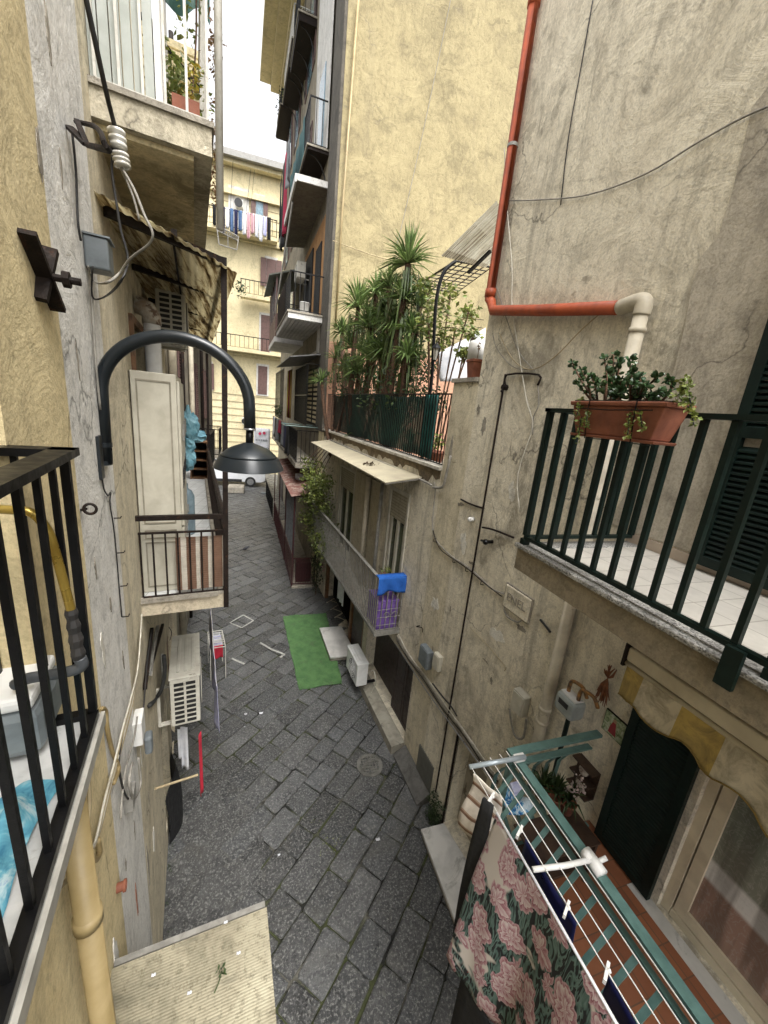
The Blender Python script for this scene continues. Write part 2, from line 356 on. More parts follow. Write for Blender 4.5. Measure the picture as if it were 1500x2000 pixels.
while r < 26:
    wd = rs.choice([.29,.32,.34,.36,.39]); s = -18+rs.random()
    while s < 26:
        ln = rs.choice([.28,.36,.44,.52,.6,.72]); c0 = dx*s+dy*r*1.+V(0, 8, 0); cm = c0+dx*ln/2+dy*wd/2
        if -5.2 < cm[0] < 3.1+.02*0 and .3 < cm[1] < 33 and (cm[0] > -.9-.145*(cm[1]-2.5)-.8) and not patch_in(cm[0], cm[1]):
            j = lambda k=.013: V(rs.uniform(-k, k), rs.uniform(-k, k), 0)
            gp = .009; h = rs.uniform(-.004, .007); tx, ty = rs.uniform(-.006,.006), rs.uniform(-.006,.006)
            q = [c0+dx*gp+dy*gp+j(), c0+dx*(ln-gp)+dy*gp+j(), c0+dx*(ln-gp)+dy*(wd-gp)+j(), c0+dx*gp+dy*(wd-gp)+j()]
            cc = sum(q)/4; st.col = (lambda k, b_: (k, k*b_, k*b_*b_))(rs.choice([.6,.8,1.,1.2,1.55])*rs.uniform(.9,1.1), rs.uniform(.98,1.03))
            rings = []
            for ins, z in ((0, -.04), (0, h-.016), (.008, h-.004), (.03, h+.001)):
                ring = []
                for k in range(4):
                    p, pn = q[k], q[(k+1) % 4]
                    for f in (.06, .36, .66, .94):
                        pt = p+(pn-p)*f; wob = V(rs.uniform(-.004,.004), rs.uniform(-.004,.004), 0) if ins >= 0 else 0
                        if z == -.04: ring.append(pt+V(0,0,z))
                        else: pt2 = pt+(cc-pt)*(ins/max(.1, np.linalg.norm(cc-pt))); ring.append(pt2+wob+V(0,0,z+tx*k*.3+ty*(k % 2)))
                rings.append(ring)
            vs = [p for rg in rings for p in rg]; n_ = 16
            fs = [(a*n_+k, a*n_+(k+1) % n_, (a+1)*n_+(k+1) % n_, (a+1)*n_+k) for a in range(3) for k in range(n_)]+[tuple(range(3*n_, 4*n_))]
            st.add(vs, [f[::-1] for f in fs])
        s += ln
    r += wd
struct(st.build('street_paving', M['basalt'], loc=(0,0,0)))
asp = M['basalt']
pm = MB(); pts = [V(-.62+.72*math.cos(k*.35)*(1+.12*math.sin(k*1.7)), 3.85+1.4*math.sin(k*.35)*(1+.08*math.cos(k*2.3)), -.007) for k in range(18)]
pm.slab([p+V(0,0,-.03) for p in pts], (0,0,.033)); pm.cols = [(1.1,1.08,1.04)]*len(pm.f); struct(pm.build('street_patch', asp))
# raised threshold blocks and the sloped kerb along the right wall
kb = MB()
P = lambda *a: [aZ(u, v, 0) for u, v in a]
k0 = P((700,1362),(760,1478),(765,1440)); yk = [q[1] for q in k0]
def strip(W, y0, y1, w0, w1, z0, z1):
    a, b_ = W.p(W.ty(y0), 0, -.02), W.p(W.ty(y1), 0, -.02); c_, d_ = W.p(W.ty(y1), 0, w1), W.p(W.ty(y0), 0, w0)
    return [a, b_, c_, d_]
def wedge(mb, W, y0, y1, off, zw, zo):   # kerb: height zw at the wall, zo at its outer edge
    A = [W.p(W.ty(y0), 0, -.02), W.p(W.ty(y1), 0, -.02), W.p(W.ty(y1), 0, off), W.p(W.ty(y0), 0, off)]
    T = [A[0]+V(0,0,zw), A[1]+V(0,0,zw), A[2]+V(0,0,zo), A[3]+V(0,0,zo)]
    B = [p-V(0,0,.05) for p in A]
    mb.add(B+T, [(0,1,2,3), (7,6,5,4), (0,4,5,1), (1,5,6,2), (2,6,7,3), (3,7,4,0)])
wedge(kb, RB, 5.02, 6.9, .25, .2, .17)
struct(kb.build('threshold_kerb', mk('kerb_stone', (.33,.31,.25), (.22,.2,.16), .85, 0, 6, .5, 30, (.1,.09,.075), .6)))
kb = MB(); wedge(kb, RA, 4.05, 4.98, .22, .2, .04); struct(kb.build('kerb', mk('kerb_dark', (.13,.125,.115), (.075,.072,.065), .9, 0, 9, .8, 40)))
# ================================================================ walls
def wallholes(W, t0, t1, z0, z1, holes, T=.3, mb=None):
    mb = mb or MB(); ts = sorted(set([t0, t1]+[min(max(x, t0), t1) for h in holes for x in h[:2]])); zs = sorted(set([z0, z1]+[min(max(x, z0), z1) for h in holes for x in h[2:4]]))
    inh = lambda a, b_: any(h[0]-1e-6 <= a <= h[1]+1e-6 and h[2]-1e-6 <= b_ <= h[3]+1e-6 for h in holes)
    flip = np.cross(W.d, V(0,0,1)).dot(W.n) < 0
    def q(a, b_, c_, d_): mb.quad(*( (a, b_, c_, d_) if not flip else (d_, c_, b_, a)))
    for i in range(len(ts)-1):
        for j in range(len(zs)-1):
            a, b_, c_, d_ = ts[i], ts[i+1], zs[j], zs[j+1]
            if inh((a+b_)/2, (c_+d_)/2): continue
            q(W.p(a,c_), W.p(b_,c_), W.p(b_,d_), W.p(a,d_)); q(W.p(b_,c_,-T), W.p(a,c_,-T), W.p(a,d_,-T), W.p(b_,d_,-T))
    for a, b_, c_, d_ in [(t0, t1, z0, z1)]:
        q(W.p(a,c_,-T), W.p(a,c_), W.p(a,d_), W.p(a,d_,-T)); q(W.p(b_,c_), W.p(b_,c_,-T), W.p(b_,d_,-T), W.p(b_,d_)); q(W.p(a,d_), W.p(b_,d_), W.p(b_,d_,-T), W.p(a,d_,-T))
    for a, b_, c_, d_ in holes:
        a, b_, c_, d_ = max(a,t0), min(b_,t1), max(c_,z0), min(d_,z1)
        q(W.p(a,c_), W.p(a,c_,-T), W.p(a,d_,-T), W.p(a,d_)); q(W.p(b_,c_,-T), W.p(b_,c_), W.p(b_,d_), W.p(b_,d_,-T))
        q(W.p(a,d_,-T), W.p(b_,d_,-T), W.p(b_,d_), W.p(a,d_)); q(W.p(a,c_), W.p(b_,c_), W.p(b_,c_,-T), W.p(a,c_,-T))
    return mb
def hole(W, *px):
    q = [W.at(u, v) for u, v in px]; ts = [W.t(p) for p in q]; zs = [p[2] for p in q]
    return (min(ts), max(ts), min(zs), max(zs))
def wbox(mb, W, t0, t1, z0, z1, o0, o1): # box on a wall: along t, height z, from offset o0 to o1
    return mb.par(W.p(t0, z0, o0), W.d*(t1-t0), V(0,0,z1-z0), W.n*(o1-o0))
ty = lambda W, y: W.ty(y)
# ---- left: yellow house beside the camera
e = empty('yellow_house', LW.p(0, 0), 'near yellow plastered house wall behind the black balcony railing', 'building')
HL = 10.5
wl = wallholes(LW, ty(LW,-2), ty(LW,1.93), 0, HL, [(ty(LW,-1.), ty(LW,1.31), 4.66, 7.4)], .75)
yh_wall = wl.build('wall', M['yellow_plaster'], e)
bk = MB(); wbox(bk, LW, ty(LW,-2), ty(LW,1.5), 4, 8, -.9, -.76); bk.build('niche_back', M['yellow_plaster'], e)
# ---- left: pale house
e = empty('pale_house', LW.p(ty(LW,3), 0), 'pale plastered house on the left of the alley with stained cracked wall', 'building')
pale_house = e
wallholes(LW, ty(LW,1.93), ty(LW,2.74), 0, HL, [], .3).build('wall', M['white_plaster'], e)
LD = [hole(LW, (320,1200),(352,1500))]
door1 = (ty(LW,4.25), ty(LW,5.1), .25, 1.75)
door2 = (ty(LW,5.6), ty(LW,7.4), 0.0, 2.2)
win_up = (ty(LW,3.9), ty(LW,5.2), 4.0, 6.3)
wallholes(LW, ty(LW,2.74), ty(LW,8.2), 0, HL, [door1, door2, win_up], .3).build('wall', M['cream_plaster'], e)
LW2 = Wall((LW.p(ty(LW,8.2),0)[0], 8.2), (-2.15, 20), 1)
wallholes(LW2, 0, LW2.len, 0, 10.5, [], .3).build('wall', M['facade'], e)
dk = MB(); wbox(dk, LW, ty(LW,3.8), ty(LW,7.8), 0, 6.8, -.9, -.31); dk.build('interior', M['dark'], e)  # near-black box: the darkness indoors is put into its colour
# ---- right: grey house
e = empty('grey_house', RA.p(0, 0), 'tall grey plastered house with the orange drainpipe on its edge', 'building')
grey_house = e
dr = hole(RA, (943,1500),(893,1455),(868,1640)); dr = (ty(RA,3.02), dr[1], .12, 1.66)
ya = ty(RA,4.42)
wallholes(RA, 0, ya, 0, 11.5, [dr], .3).build('wall', M['grey_plaster'], e)
t_ = lambda y: ty(RN, y)
low_door = (t_(.3), t_(1.17), 2.63, 4.05)
up_door = (t_(.2), t_(1.05), 5.03, 7.3)
wallholes(RN, 0, RN.len, 0, 11.5, [low_door, up_door], .3).build('wall', M['grey_plaster'], e)
pil = MB(); pil.par(RA.p(ya, 0, 0), RA.d*(RA.len-ya-.0), RA.n*-.5, V(0,0,6.26)); pil.build('wall', M['cream_plaster'], e)
cp = MB(); cp.par(RA.p(ya+.003, 6.262, .03), RA.d*(RA.len-ya+.02), RA.n*-.56, V(0,0,.05)); cp.build('coping', M['concrete'], e)
dk = MB(); dk.box(3.02, 3.9, -2, 4.4, 0, 8); dk.build('interior', M['dark'], e)  # black-coloured backing, paints the gloom behind the door openings
# ---- right: low house with a roof terrace
e = empty('terrace_house', RB.p(0, 0), 'low beige house whose roof is a terrace full of plants', 'building')
terrace_house = e
hb = (0.04, ty(RB,7.15), .21, 1.66)
hd = (ty(RB,7.4), ty(RB,10.9), 0.0, 1.95)
hw1 = (ty(RB,5.92), ty(RB,6.62), 2.25, 4.42)
hw2 = (ty(RB,8.75), ty(RB,9.9), 2.25, 4.3)
wallholes(RB, 0, RB.len, 0, 5.05, [hb, hd, hw1, hw2], .3).build('wall', M['cream_plaster' if 0 else 'grey_plaster'], e)
tf = MB(); tf.slab([RB.p(.0, 4.4, -.3), RB.p(RB.len, 4.4, -.3), (9,12,4.4), (9,5,4.4)], (0,0,-.2)); tf.build('terrace_floor', M['concrete'], e)
cp = MB(); cp.par(RB.p(0.0, 5.053, .06), RB.d*RB.len, RB.n*-.3, V(0,0,.045)); cp.build('coping', mk('coping', (.55,.52,.44), (.36,.33,.27), .8, 0, 8, .5, 40, (.14,.12,.09), .56), e)
dk = MB(); wbox(dk, RB, 0, RB.len-.3, 0, 4.38, -1.0, -.9); wbox(dk, RB, 0, RB.len-.3, -.01, .1, -.9, -.31); wbox(dk, RB, -.1, -.02, 0, 4.38, -.99, -.31); wbox(dk, RB, RB.len-.29, RB.len-.2, 0, 4.38, -.99, -.31); wbox(dk, RB, 0, RB.len-.3, 4.2, 4.19+.01*0+.005, -.9, -.31); wbox(dk, RB, 0, RB.len-.3, 2.05, 2.1, -.9, -.31); wbox(dk, RB, RB.ty(7.2), RB.ty(7.3), .1, 2.05, -.9, -.31); dk.build('interior', M['dark'], e)  # closed near-black panels, indoor darkness painted on behind windows and doorways
# ---- right: tall yellow house
e = empty('tall_yellow_house', CF.p(0, 0), 'tall house with a blank yellow side wall and dark balconied front', 'building')
tall_house = e
HC = 22.1
m_, t_n, b_n = nodes('side_wall')
M['side_wall'] = M['ochre_plaster']
sw = MB(); sw.box(1.86, 14, 12, 12.3, 7.6, HC); sw.build('wall', M['side_wall'], e)
sw = MB(); sw.box(1.86, 14, 12, 12.3, 0, 7.6); sw.build('wall', plaster('salmon', (.5,.28,.18), (.42,.23,.15), (.3,.17,.11), (.2,.12,.08), .9, .3, .4, .4), e)
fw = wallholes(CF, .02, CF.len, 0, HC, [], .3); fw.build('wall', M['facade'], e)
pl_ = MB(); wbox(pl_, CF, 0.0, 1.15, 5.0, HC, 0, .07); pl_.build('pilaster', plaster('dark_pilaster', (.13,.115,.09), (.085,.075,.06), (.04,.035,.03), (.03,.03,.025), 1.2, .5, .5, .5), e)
pl_ = MB(); wbox(pl_, CF, 0.0, .7, 0, 5.0, 0, .05); pl_.build('pilaster', M['pale_yellow'], e)
ev = MB(); wbox(ev, CF, -.2, CF.len, HC, HC+.25, -1, 1.45); wbox(ev, CF, -.2, CF.len, HC-.28, HC-.003, 0, .9); wbox(ev, CF, -.2, CF.len, HC-.6, HC-.283, 0, .45); ev.build('eave', M['pale_yellow'], e)
# ---- across the end of the alley
e = empty('far_yellow_house', (0, 32, 0), 'pale yellow house closing the far end of the alley', 'building')
far_house = e
fh = MB(); fh.box(-12, 9, 32, 36, 0, 20.2); far_wall = fh.build('wall', M['pale_yellow'], e)
rf = MB(); rf.box(-12.3, 9.3, 31.2, 36, 20.45, 20.8); rf.build('roof', mk('roof_grey', (.3,.29,.27)), e)
cn = MB(); cn.box(-12.2, 9.2, 31.5, 32, 20.2, 20.447); cn.box(-12.1, 9.1, 31.75, 31.999, 18.6, 18.9); cn.build('cornice', M['pale_yellow'], e)
# ================================================================ shared builders
def railing(parent, pts, z0, z1, mat, step=.12, bar=.018, hw=.03, hh=.03, bw=.03, bh=.02, lowgap=.0, post=None, rnd=False):
    """open iron railing along plan points: handrail and bottom rail, each bar of its own"""
    rl = MB(); P = [V(p[0], p[1], 0) for p in pts]
    for a, b_ in zip(P[:-1], P[1:]):
        d = (b_-a)/np.linalg.norm(b_-a)
        rl.beam(a+V(0,0,z1)-d*hw*.5, b_+V(0,0,z1)+d*hw*.5, hw, hh); rl.beam(a+V(0,0,z0+lowgap), b_+V(0,0,z0+lowgap), bw, bh)
    rail = rl.build('handrail', mat, parent)
    for i, (a, b_) in enumerate(zip(P[:-1], P[1:])):
        L = np.linalg.norm(b_-a); d = (b_-a)/L; n = max(1, int(round(L/step)))
        for k in range(n+1 if i == len(P)-2 else n):
            q = a+d*L*k/n; bw_ = post if (post and k in (0, n)) else bar
            mb = MB()
            if rnd: mb.tube([q+V(0,0,z0+lowgap+bh/2), q+V(0,0,z1-hh/2)], bar/2, 6)
            else: mb.beam(q+V(0,0,z0+lowgap+bh/2+.001), q+V(0,0,z1-hh/2-.001), bw_, bw_, (d[0], d[1], 0))
            mb.build('baluster', mat, rail)
    return rail
def ac_unit(W, t, z, off, L, D, H, label, mat, group=None, side_holes=True, bracket=True):
    o = W.p(t, z, off); e = empty('air_conditioner', o, label, 'air conditioner', group); d, n, u = W.d, W.n, V(0,0,1)
    mb = MB(); mb.par(o, d*L, n*D, u*H); mb.build('casing', mat, e, bevel=.015)
    tp = MB(); tp.par(o+u*(H+.001)-d*.008-n*.008, d*(L+.016), n*(D+.016), u*.018)
    for k in range(3): tp.par(o+u*(H+.02)+n*(D*(.22+.25*k))+d*.09, d*(L-.18), n*.035, u*.012)
    tp.build('top_panel', mat, e, bevel=.006)
    gm = MB()
    if side_holes:
        for i in range(2):
            for k in range(9):
                gm.par(o-d*.003+n*(D*(.14+.4*i))+u*(H*(.06+.1*k)), n*(D*.32), u*(H*.062), d*.004)
        gm.build('side_vent', M['grille_dark'], e)
    fm = MB(); c = o+d*L*.4+n*(D+.004)+u*H*.5
    fm.lathe(c, [(H*.42, 0), (H*.42, .006)], 28, n); fm.build('fan_opening', M['grille_dark'], e)
    fg = MB()
    for r in (.1, .18, .26, .34, .42): fg.tube(arc(c+n*.012, H*r, 0, 2*math.pi, d, u, 24)[:-1], .004, 4, True)
    for k in range(8): a = k*math.pi/4; fg.tube([c+n*.012, c+n*.012+(d*math.cos(a)+u*math.sin(a))*H*.43], .004, 4)
    fg.build('fan_grille', mat, e)
    if bracket:
        for k in (.12, .88):
            b_ = MB(); p = o+d*L*k
            b_.par(p-n*off+n*.002-d*.02-u*.03, d*.04, n*(off+D*.9), u*.028); b_.par(p-n*off+n*.002-d*.02, d*.04, n*.03, u*(H*.75)); b_.build('bracket', mat, e)
    return e
def clip(parent, p, n, mat, name='clip'): return MB().ball(p, .012, 6).build(name, mat, parent)
def pegs(parent, pts): pass
def cloth(name, a, b_, drop, mat, label, cat='laundry', group=None, wav=.02, nrm=None, fold=6, thick=.004, parent=None, curve=.0):
    """a piece of cloth hung from the line a-b, falling by drop metres in soft folds"""
    a, b_ = V(*a), V(*b_); d = b_-a; nn = np.cross(d, V(0,0,1)); nn /= np.linalg.norm(nn)+1e-9; ph = R()*6
    def fn(s, t): return a+d*(s+.04*math.sin(ph+3*s)*t)-V(0,0,1)*drop*t+nn*(wav*math.sin(ph+s*fold)*(.25+t)+curve*t*t)
    mb = MB(); mb.grid(fn, 16, 12); o = mb.build(name, mat, parent, smooth=True, solid=thick)
    if parent is None: tag(o, label, cat, group)
    return o
def fabric(name, a, b2=None, sc=8, rough=.9): return mk(name, a, b2, rough, 0, sc, .25, 90)
M['f_white'] = fabric('cloth_white', (.7,.7,.72), (.55,.56,.6)); M['f_blue'] = fabric('cloth_blue', (.02,.13,.5), (.01,.09,.4)); M['f_red'] = fabric('cloth_red', (.5,.02,.04), (.35,.01,.03))
M['f_navy'] = fabric('cloth_navy', (.01,.012,.06), (.006,.008,.035)); M['f_black'] = fabric('cloth_black', (.005,.005,.006), (.003,.003,.003)); M['f_lilac'] = fabric('cloth_lilac', (.45,.46,.7), (.62,.62,.75), 25)
M['f_pink'] = fabric('cloth_pink', (.6,.4,.42), (.55,.3,.35)); M['f_grey'] = fabric('cloth_grey', (.22,.23,.24), (.14,.15,.16)); M['f_jeans'] = fabric('cloth_jeans', (.09,.16,.3), (.05,.1,.2)); M['f_crimson'] = fabric('cloth_crimson', (.35,.01,.05), (.25,.01,.03))
def leaves(mb, c, r, n, size, rs, sq=(1,1,1), tone=(.6, 1.4), long=1.6):
    for _ in range(n):
        d = V(rs.gauss(0,1), rs.gauss(0,1), rs.gauss(0,1)); d /= np.linalg.norm(d); p = V(*c)+d*V(*sq)*r*rs.random()**.45
        a = V(rs.gauss(0,1), rs.gauss(0,1), rs.gauss(-.3,.6)); a /= np.linalg.norm(a); b_ = np.cross(a, V(rs.gauss(0,1), rs.gauss(0,1), rs.gauss(0,1))); b_ /= np.linalg.norm(b_)+1e-9
        s = size*rs.uniform(.6, 1.3); k = rs.uniform(*tone); mb.col = (k, k*rs.uniform(.9, 1.1), k)
        cup = np.cross(a, b_)*s*.15
        mb.add([p, p+a*s*long*.5+b_*s*.4-cup, p+a*s*long, p+a*s*long*.5-b_*s*.4-cup, p+a*s*long*.5], [(0,1,4), (1,2,4), (2,3,4), (3,0,4)])
def inside_terrace(p): return p[2] > 6.25 or p[0] < 1.2 or p[1] < 5 or float(np.dot(V(p[0],p[1],0)-RB.a, RB.n)) < -.16
def rosette(mb, c, r, n, rs, up=(0,0,1), w=.035, lo=-.5, tone=(.7,1.35), droop=.25):
    c, up = V(*c), V(*up)
    for k in range(n):
        a = rs.uniform(0, 2*math.pi); el = rs.uniform(lo, 1.45); d = V(math.cos(a)*math.cos(el), math.sin(a)*math.cos(el), math.sin(el)); d = d+up*.15; d /= np.linalg.norm(d)
        s = np.cross(d, V(0,0,1)); s /= np.linalg.norm(s)+1e-9; L = r*rs.uniform(.75, 1.1); t_ = rs.uniform(*tone); mb.col = (t_, t_*rs.uniform(.92, 1.08), t_*.95)
        if not inside_terrace(c+d*L-V(0,0,1)*L*droop*max(0, math.cos(el))): continue
        m_ = c+d*L*.5+V(0,0,1)*L*.04; e_ = c+d*L-V(0,0,1)*L*droop*max(0, math.cos(el)); nr = np.cross(s, d)*w*.35
        mb.add([c+s*w*.35, c-s*w*.35, m_-s*w*.5, m_+s*w*.5, m_-nr, e_], [(0,4,1), (1,4,2), (0,3,4), (3,5,4), (2,4,5)])
# ================================================================ left: black balcony beside the camera
zb = 4.70
e = empty('balcony', LW.p(ty(LW,.9), zb), 'near black iron balcony with white marble floor and flat handrail', 'balcony')
co_t = ty(LW,1.3); oo = LW.at(195, 1390)
OFF = float(np.dot(aZ(195,1390,4.72)-LW.p(0,0), LW.n)) # outer edge distance from the wall
M['marble_floor'] = mk('marble_floor', (.66,.66,.64), (.42,.43,.42), .45, 0, 5, .1, 30, (.3,.29,.26), .6)
fl = MB(); wbox(fl, LW, ty(LW,-1.0), co_t+.0, zb-.045, zb, -.72, OFF-.005); fl.build('slab', M['marble_floor'], e)
fe = MB(); wbox(fe, LW, ty(LW,-1.0), co_t+.01, zb-.05, zb-.005, OFF-.004, OFF+.008); fe.build('slab_edge', mk('aluminium_edge', (.5,.48,.42), (.35,.33,.29), .45, .4, 12), e)
rp = [LW.p(ty(LW,-1.0), 0, OFF-.02), LW.p(co_t-.01, 0, OFF-.02), LW.p(co_t-.01, 0, -.2)]
railing(e, rp, zb+.01, 5.6, M['black_iron'], .118, .0145, .06, .022, .03, .025, 0, .022)
# yellow bent pipe with its black hose on the balcony
pts = [aY(u, v, 1.17) for u, v in [(-30,993),(20,996),(62,1002),(92,1035),(108,1080),(122,1130),(138,1190),(146,1235)]]
e = empty('gas_pipe', pts[-1], 'bent golden yellow pipe behind the black bars of the near balcony', 'pipe')
M['brass'] = mk('brass', (.38,.27,.06), (.26,.17,.03), .3, .6, 6)
MB().tube(spline(pts, 5), .0115, 10).build('pipe', M['brass'], e, smooth=True)
wr = MB(); q = [aY(u, v, 1.17) for u, v in [(138,1190),(146,1235),(154,1285)]]; wr.tube(spline(q, 4), [.014,.017,.013,.018,.014,.019,.014,.019,.015], 8); wr.build('tape_wrap', M['cable_black'], e)
hs_ = [aY(u, v, 1.17) for u, v in [(156,1285),(160,1300),(140,1310),(100,1318),(55,1325),(28,1338)]]
wr = MB(); wr.tube(spline(hs_, 5), .016, 10); wr.build('hose', mk('hose_rubber', (.06,.065,.07), (.035,.04,.045), .5), e, smooth=True)
# grey machine on the balcony floor
o = aZ(88, 1475, zb+.02); e = empty('floor_machine', (o[0]-.2, o[1], zb), 'grey and white machine standing on the near balcony floor', 'appliance')
d = -LW.n; b_ = MB(); b_.par(o+V(0,0,.002), d*.38, LW.d*.24, V(0,0,.16)); b_.build('body', mk('machine_grey', (.2,.23,.24), (.14,.16,.17), .4), e, bevel=.03)
b_ = MB(); b_.par(o+V(0,0,.164)+d*.01, d*.36, LW.d*.22, V(0,0,.04)); b_.build('lid', M['ac_clean'], e, bevel=.012)
b_ = MB(); c = o+d*.13+V(0,0,.1)-LW.d*.001; b_.lathe(c, [(.022,0),(.022,.006),(.012,.008)], 16, -LW.d); b_.build('dial', M['steel'], e)
b_ = MB(); b_.par(o+d*.2+V(0,0,.05)-LW.d*.004, d*.12, LW.d*.003, V(0,0,.05)); b_.build('panel', M['grille_dark'], e)
# crumpled blue cloth on the floor
m_, t, b = nodes('crumpled_cloth'); co = objco(t)
c = ramp(t, noise(t, co, 9, 4, .6, 1.5), [(.35, (.03,.16,.26)), (.5, (.12,.36,.46)), (.62, (.45,.58,.6)), (.7, (.1,.2,.45))], 'LINEAR'); t.links.new(c, b.inputs['Base Color']); b.inputs['Roughness'].default_value = .9
cc = (aZ(20, 1640, zb+.0)+aZ(62,1700,zb))/2+V(-.075,.0,0); rs = random.Random(5)
def fn(s, tt):
    x, y = (s-.5)*.2, (tt-.5)*.36; r_ = 1-((s-.5)**2+(tt-.5)**2)*3; k = max(0, r_)
    return V(cc[0]+x+.02*math.sin(9*y+s*4), cc[1]+y+.02*math.sin(30*x), zb+.006+k*(.035+.02*math.sin(25*x+11*y)+.016*math.sin(40*y-13*x)+.012*math.sin(70*x)))
tag(MB().grid(fn, 34, 40).build('floor_cloth', m_, smooth=True), 'crumpled blue and white patterned cloth lying on the near balcony floor', 'cloth')
# ================================================================ left: drainpipes and cables on the yellow wall
p0 = LW.at(150, 1640, .09); q0 = V(p0[0], p0[1], 0)
e = empty('drainpipe', q0, 'thick yellow painted drainpipe below the near balcony', 'drainpipe')
MB().tube([q0+V(0,0,.1), q0+V(0,0,zb-.06)], .037, 18).build('pipe', M['yellow_pipe'], e, smooth=True)
for z in (4.0, 2.4): MB().tube([q0+V(0,0,z), q0+V(0,0,z+.05)], .043, 18).build('collar', M['yellow_pipe'], e, smooth=True)
def wallpath(W, px, off=.015): return [W.at(u, v, off) for u, v in px]
def cable(name, pts, r, mat, label, cat='cable', sm=4, group=None): return tag(MB().tube(spline(pts, sm), r, 6).build(name, mat, smooth=True), label, cat, group)
cable('thin_pipe', wallpath(LW, [(163,1575),(176,1680),(196,1830),(220,2000)], .05), .014, M['yellow_pipe'], 'slim yellow pipe running down beside the thick drainpipe', 'pipe', 2)
cable('conduit', wallpath(LW, [(197,1384),(206,1388),(209,1420),(220,1470)], .02)+wallpath(LW, [(232,1500),(222,1530)], .03), .011, M['yellow_pipe'], 'short yellow conduit curling over the end of the near balcony', 'pipe')
cable('conduit', wallpath(LW, [(150,1575),(160,1620),(170,1655),(185,1680),(194,1665),(190,1640)], .03), .013, M['yellow_pipe'], 'hooked yellow conduit under the near balcony edge', 'pipe')
cable('cable', wallpath(LW, [(168,1490),(175,1560),(168,1640),(160,1690),(120,1730),(100,1760),(88,1840)], .03), .008, M['cable_tan'], 'tan cable looping across the yellow drainpipe', 'cable')
for k, (o_, lab) in enumerate([(0,'uppermost'),(6,'second'),(12,'third'),(18,'lowest')]):
    px = [(277,1235-o_*2), (268+o_*.1,1300), (262-o_*.3,1360), (248-o_*.5,1420+o_*.3), (232-o_*.6,1480+o_), (215-o_*.6,1545+o_), (196-o_*.4,1620+o_*.8), (184-o_*.2,1655)]
    cable('cable', wallpath(LW, px, .02+.006*k), .0055, M['cable_white' if k % 2 else 'cable_tan'], '%s of the pale cables sweeping down the left wall below the near balcony' % lab, 'cable', group='cables sweeping down the left wall')
e = empty('junction_box', LW.at(262,1450), 'white box with a grey meter hanging under the cables on the pale wall', 'electric box')
bx = LW.at(262,1450); MB().par(bx+LW.n*.002-LW.d*.05, LW.d*.16, LW.n*.06, V(0,0,.2)).build('box', M['white_plastic'], e, bevel=.006)
MB().par(bx+LW.n*.064-LW.d*.03-V(0,0,.12), LW.d*.09, LW.n*.05, V(0,0,.15)).build('meter', M['grey_box'], e, bevel=.015)
cable('cable', wallpath(LW, [(258,1490),(252,1530),(262,1560),(275,1530),(270,1480)], .05), .008, M['cable_grey'], 'grey cable looping below the white junction box', 'cable')
e = tag(MB().par(LW.at(243,1590,.002), LW.d*.13, LW.n*.05, V(0,0,.1)).build('wall_bracket', M['grey_iron']), 'small grey bracket fixed low on the pale wall', 'bracket')
pc = LW.at(228,1735); MB_ = MB(); MB_.lathe(pc, [(.024,0),(.024,.03),(.031,.032),(.031,.045),(.02,.047),(.02,.01)], 18, LW.n, cap=False); tag(MB_.build('vent_stub', M['terracotta']), 'orange terracotta vent stub poking out of the yellow wall', 'vent')
# ================================================================ yellow canopy at the bottom of the picture
zc = 2.85
m_, t, b = nodes('corrugated_pvc'); co = objco(t)
c = ramp(t, noise(t, co, 2.2, 6, .7, .4), [(.3, (.15,.135,.09)), (.5, (.29,.26,.18)), (.7, (.38,.35,.25))])
c = mix(t, ramp(t, noise(t, co, 28, 6, .8), [(.52, 0.), (.62, .7)]), c, (.1,.085,.05)); c = mix(t, ramp(t, noise(t, co, 2.6, 5, .7, loc=(3,3,3)), [(.5, 0.), (.65, .5)]), c, (.12,.1,.065))
c = mix(t, ramp(t, noise(t, co, 1.4, 7, .75, .3, msc=(1,3.5,1), loc=(2,5,1)), [(.5, 0.), (.6, .6)]), c, (.1,.09,.06))
t.links.new(c, b.inputs['Base Color']); b.inputs['Roughness'].default_value = .7; M['pvc_roof'] = m_
e = empty('canopy', LW.p(ty(LW,1.4), zc), 'yellowish corrugated plastic canopy sticking out low over the street', 'canopy')
fr = aZ(521, 1772, zc); nr = aZ(541, 2010, zc); lf = LW.at(214, 1856); lf[2] = zc+.0
def fn(s, tt):
    far = lf+(fr-lf)*s; near = lf+(nr-fr)*(1.2/np.linalg.norm(nr-fr))*1.0+(fr-lf)*s; nearp = far+(nr-fr)/np.linalg.norm(nr-fr)*1.25
    return far+(nearp-far)*tt+V(0,0,.0007*math.cos(tt*2*math.pi*100))
MB().grid(fn, 2, 100*5).build('sheet', M['pvc_roof'], e, solid=.004)
fb = MB(); fb.beam(lf+V(0,.03,-.03), fr+V(-.01,.03,-.03)-(fr-lf)*0, .03, .03); dn = (nr-fr)/np.linalg.norm(nr-fr); fb.beam(lf+dn*.2-V(0,0,.03), fr+dn*.2-V(0,0,.03), .04, .03); fb.build('frame', M['grey_iron'], e)
fs = MB(); tp = aZ(418, 1940, zc+.02); fs.tube([tp, tp+V(.02,.03,.01), tp+V(.03,.06,.03)], .003, 5); rs = random.Random(4); leaves(fs, tp+V(.03,.06,.03), .025, 14, .016, rs); tag(fs.build('sprig', M['leaf_dark']), 'tiny green sprig lying on the corrugated canopy', 'sprig')
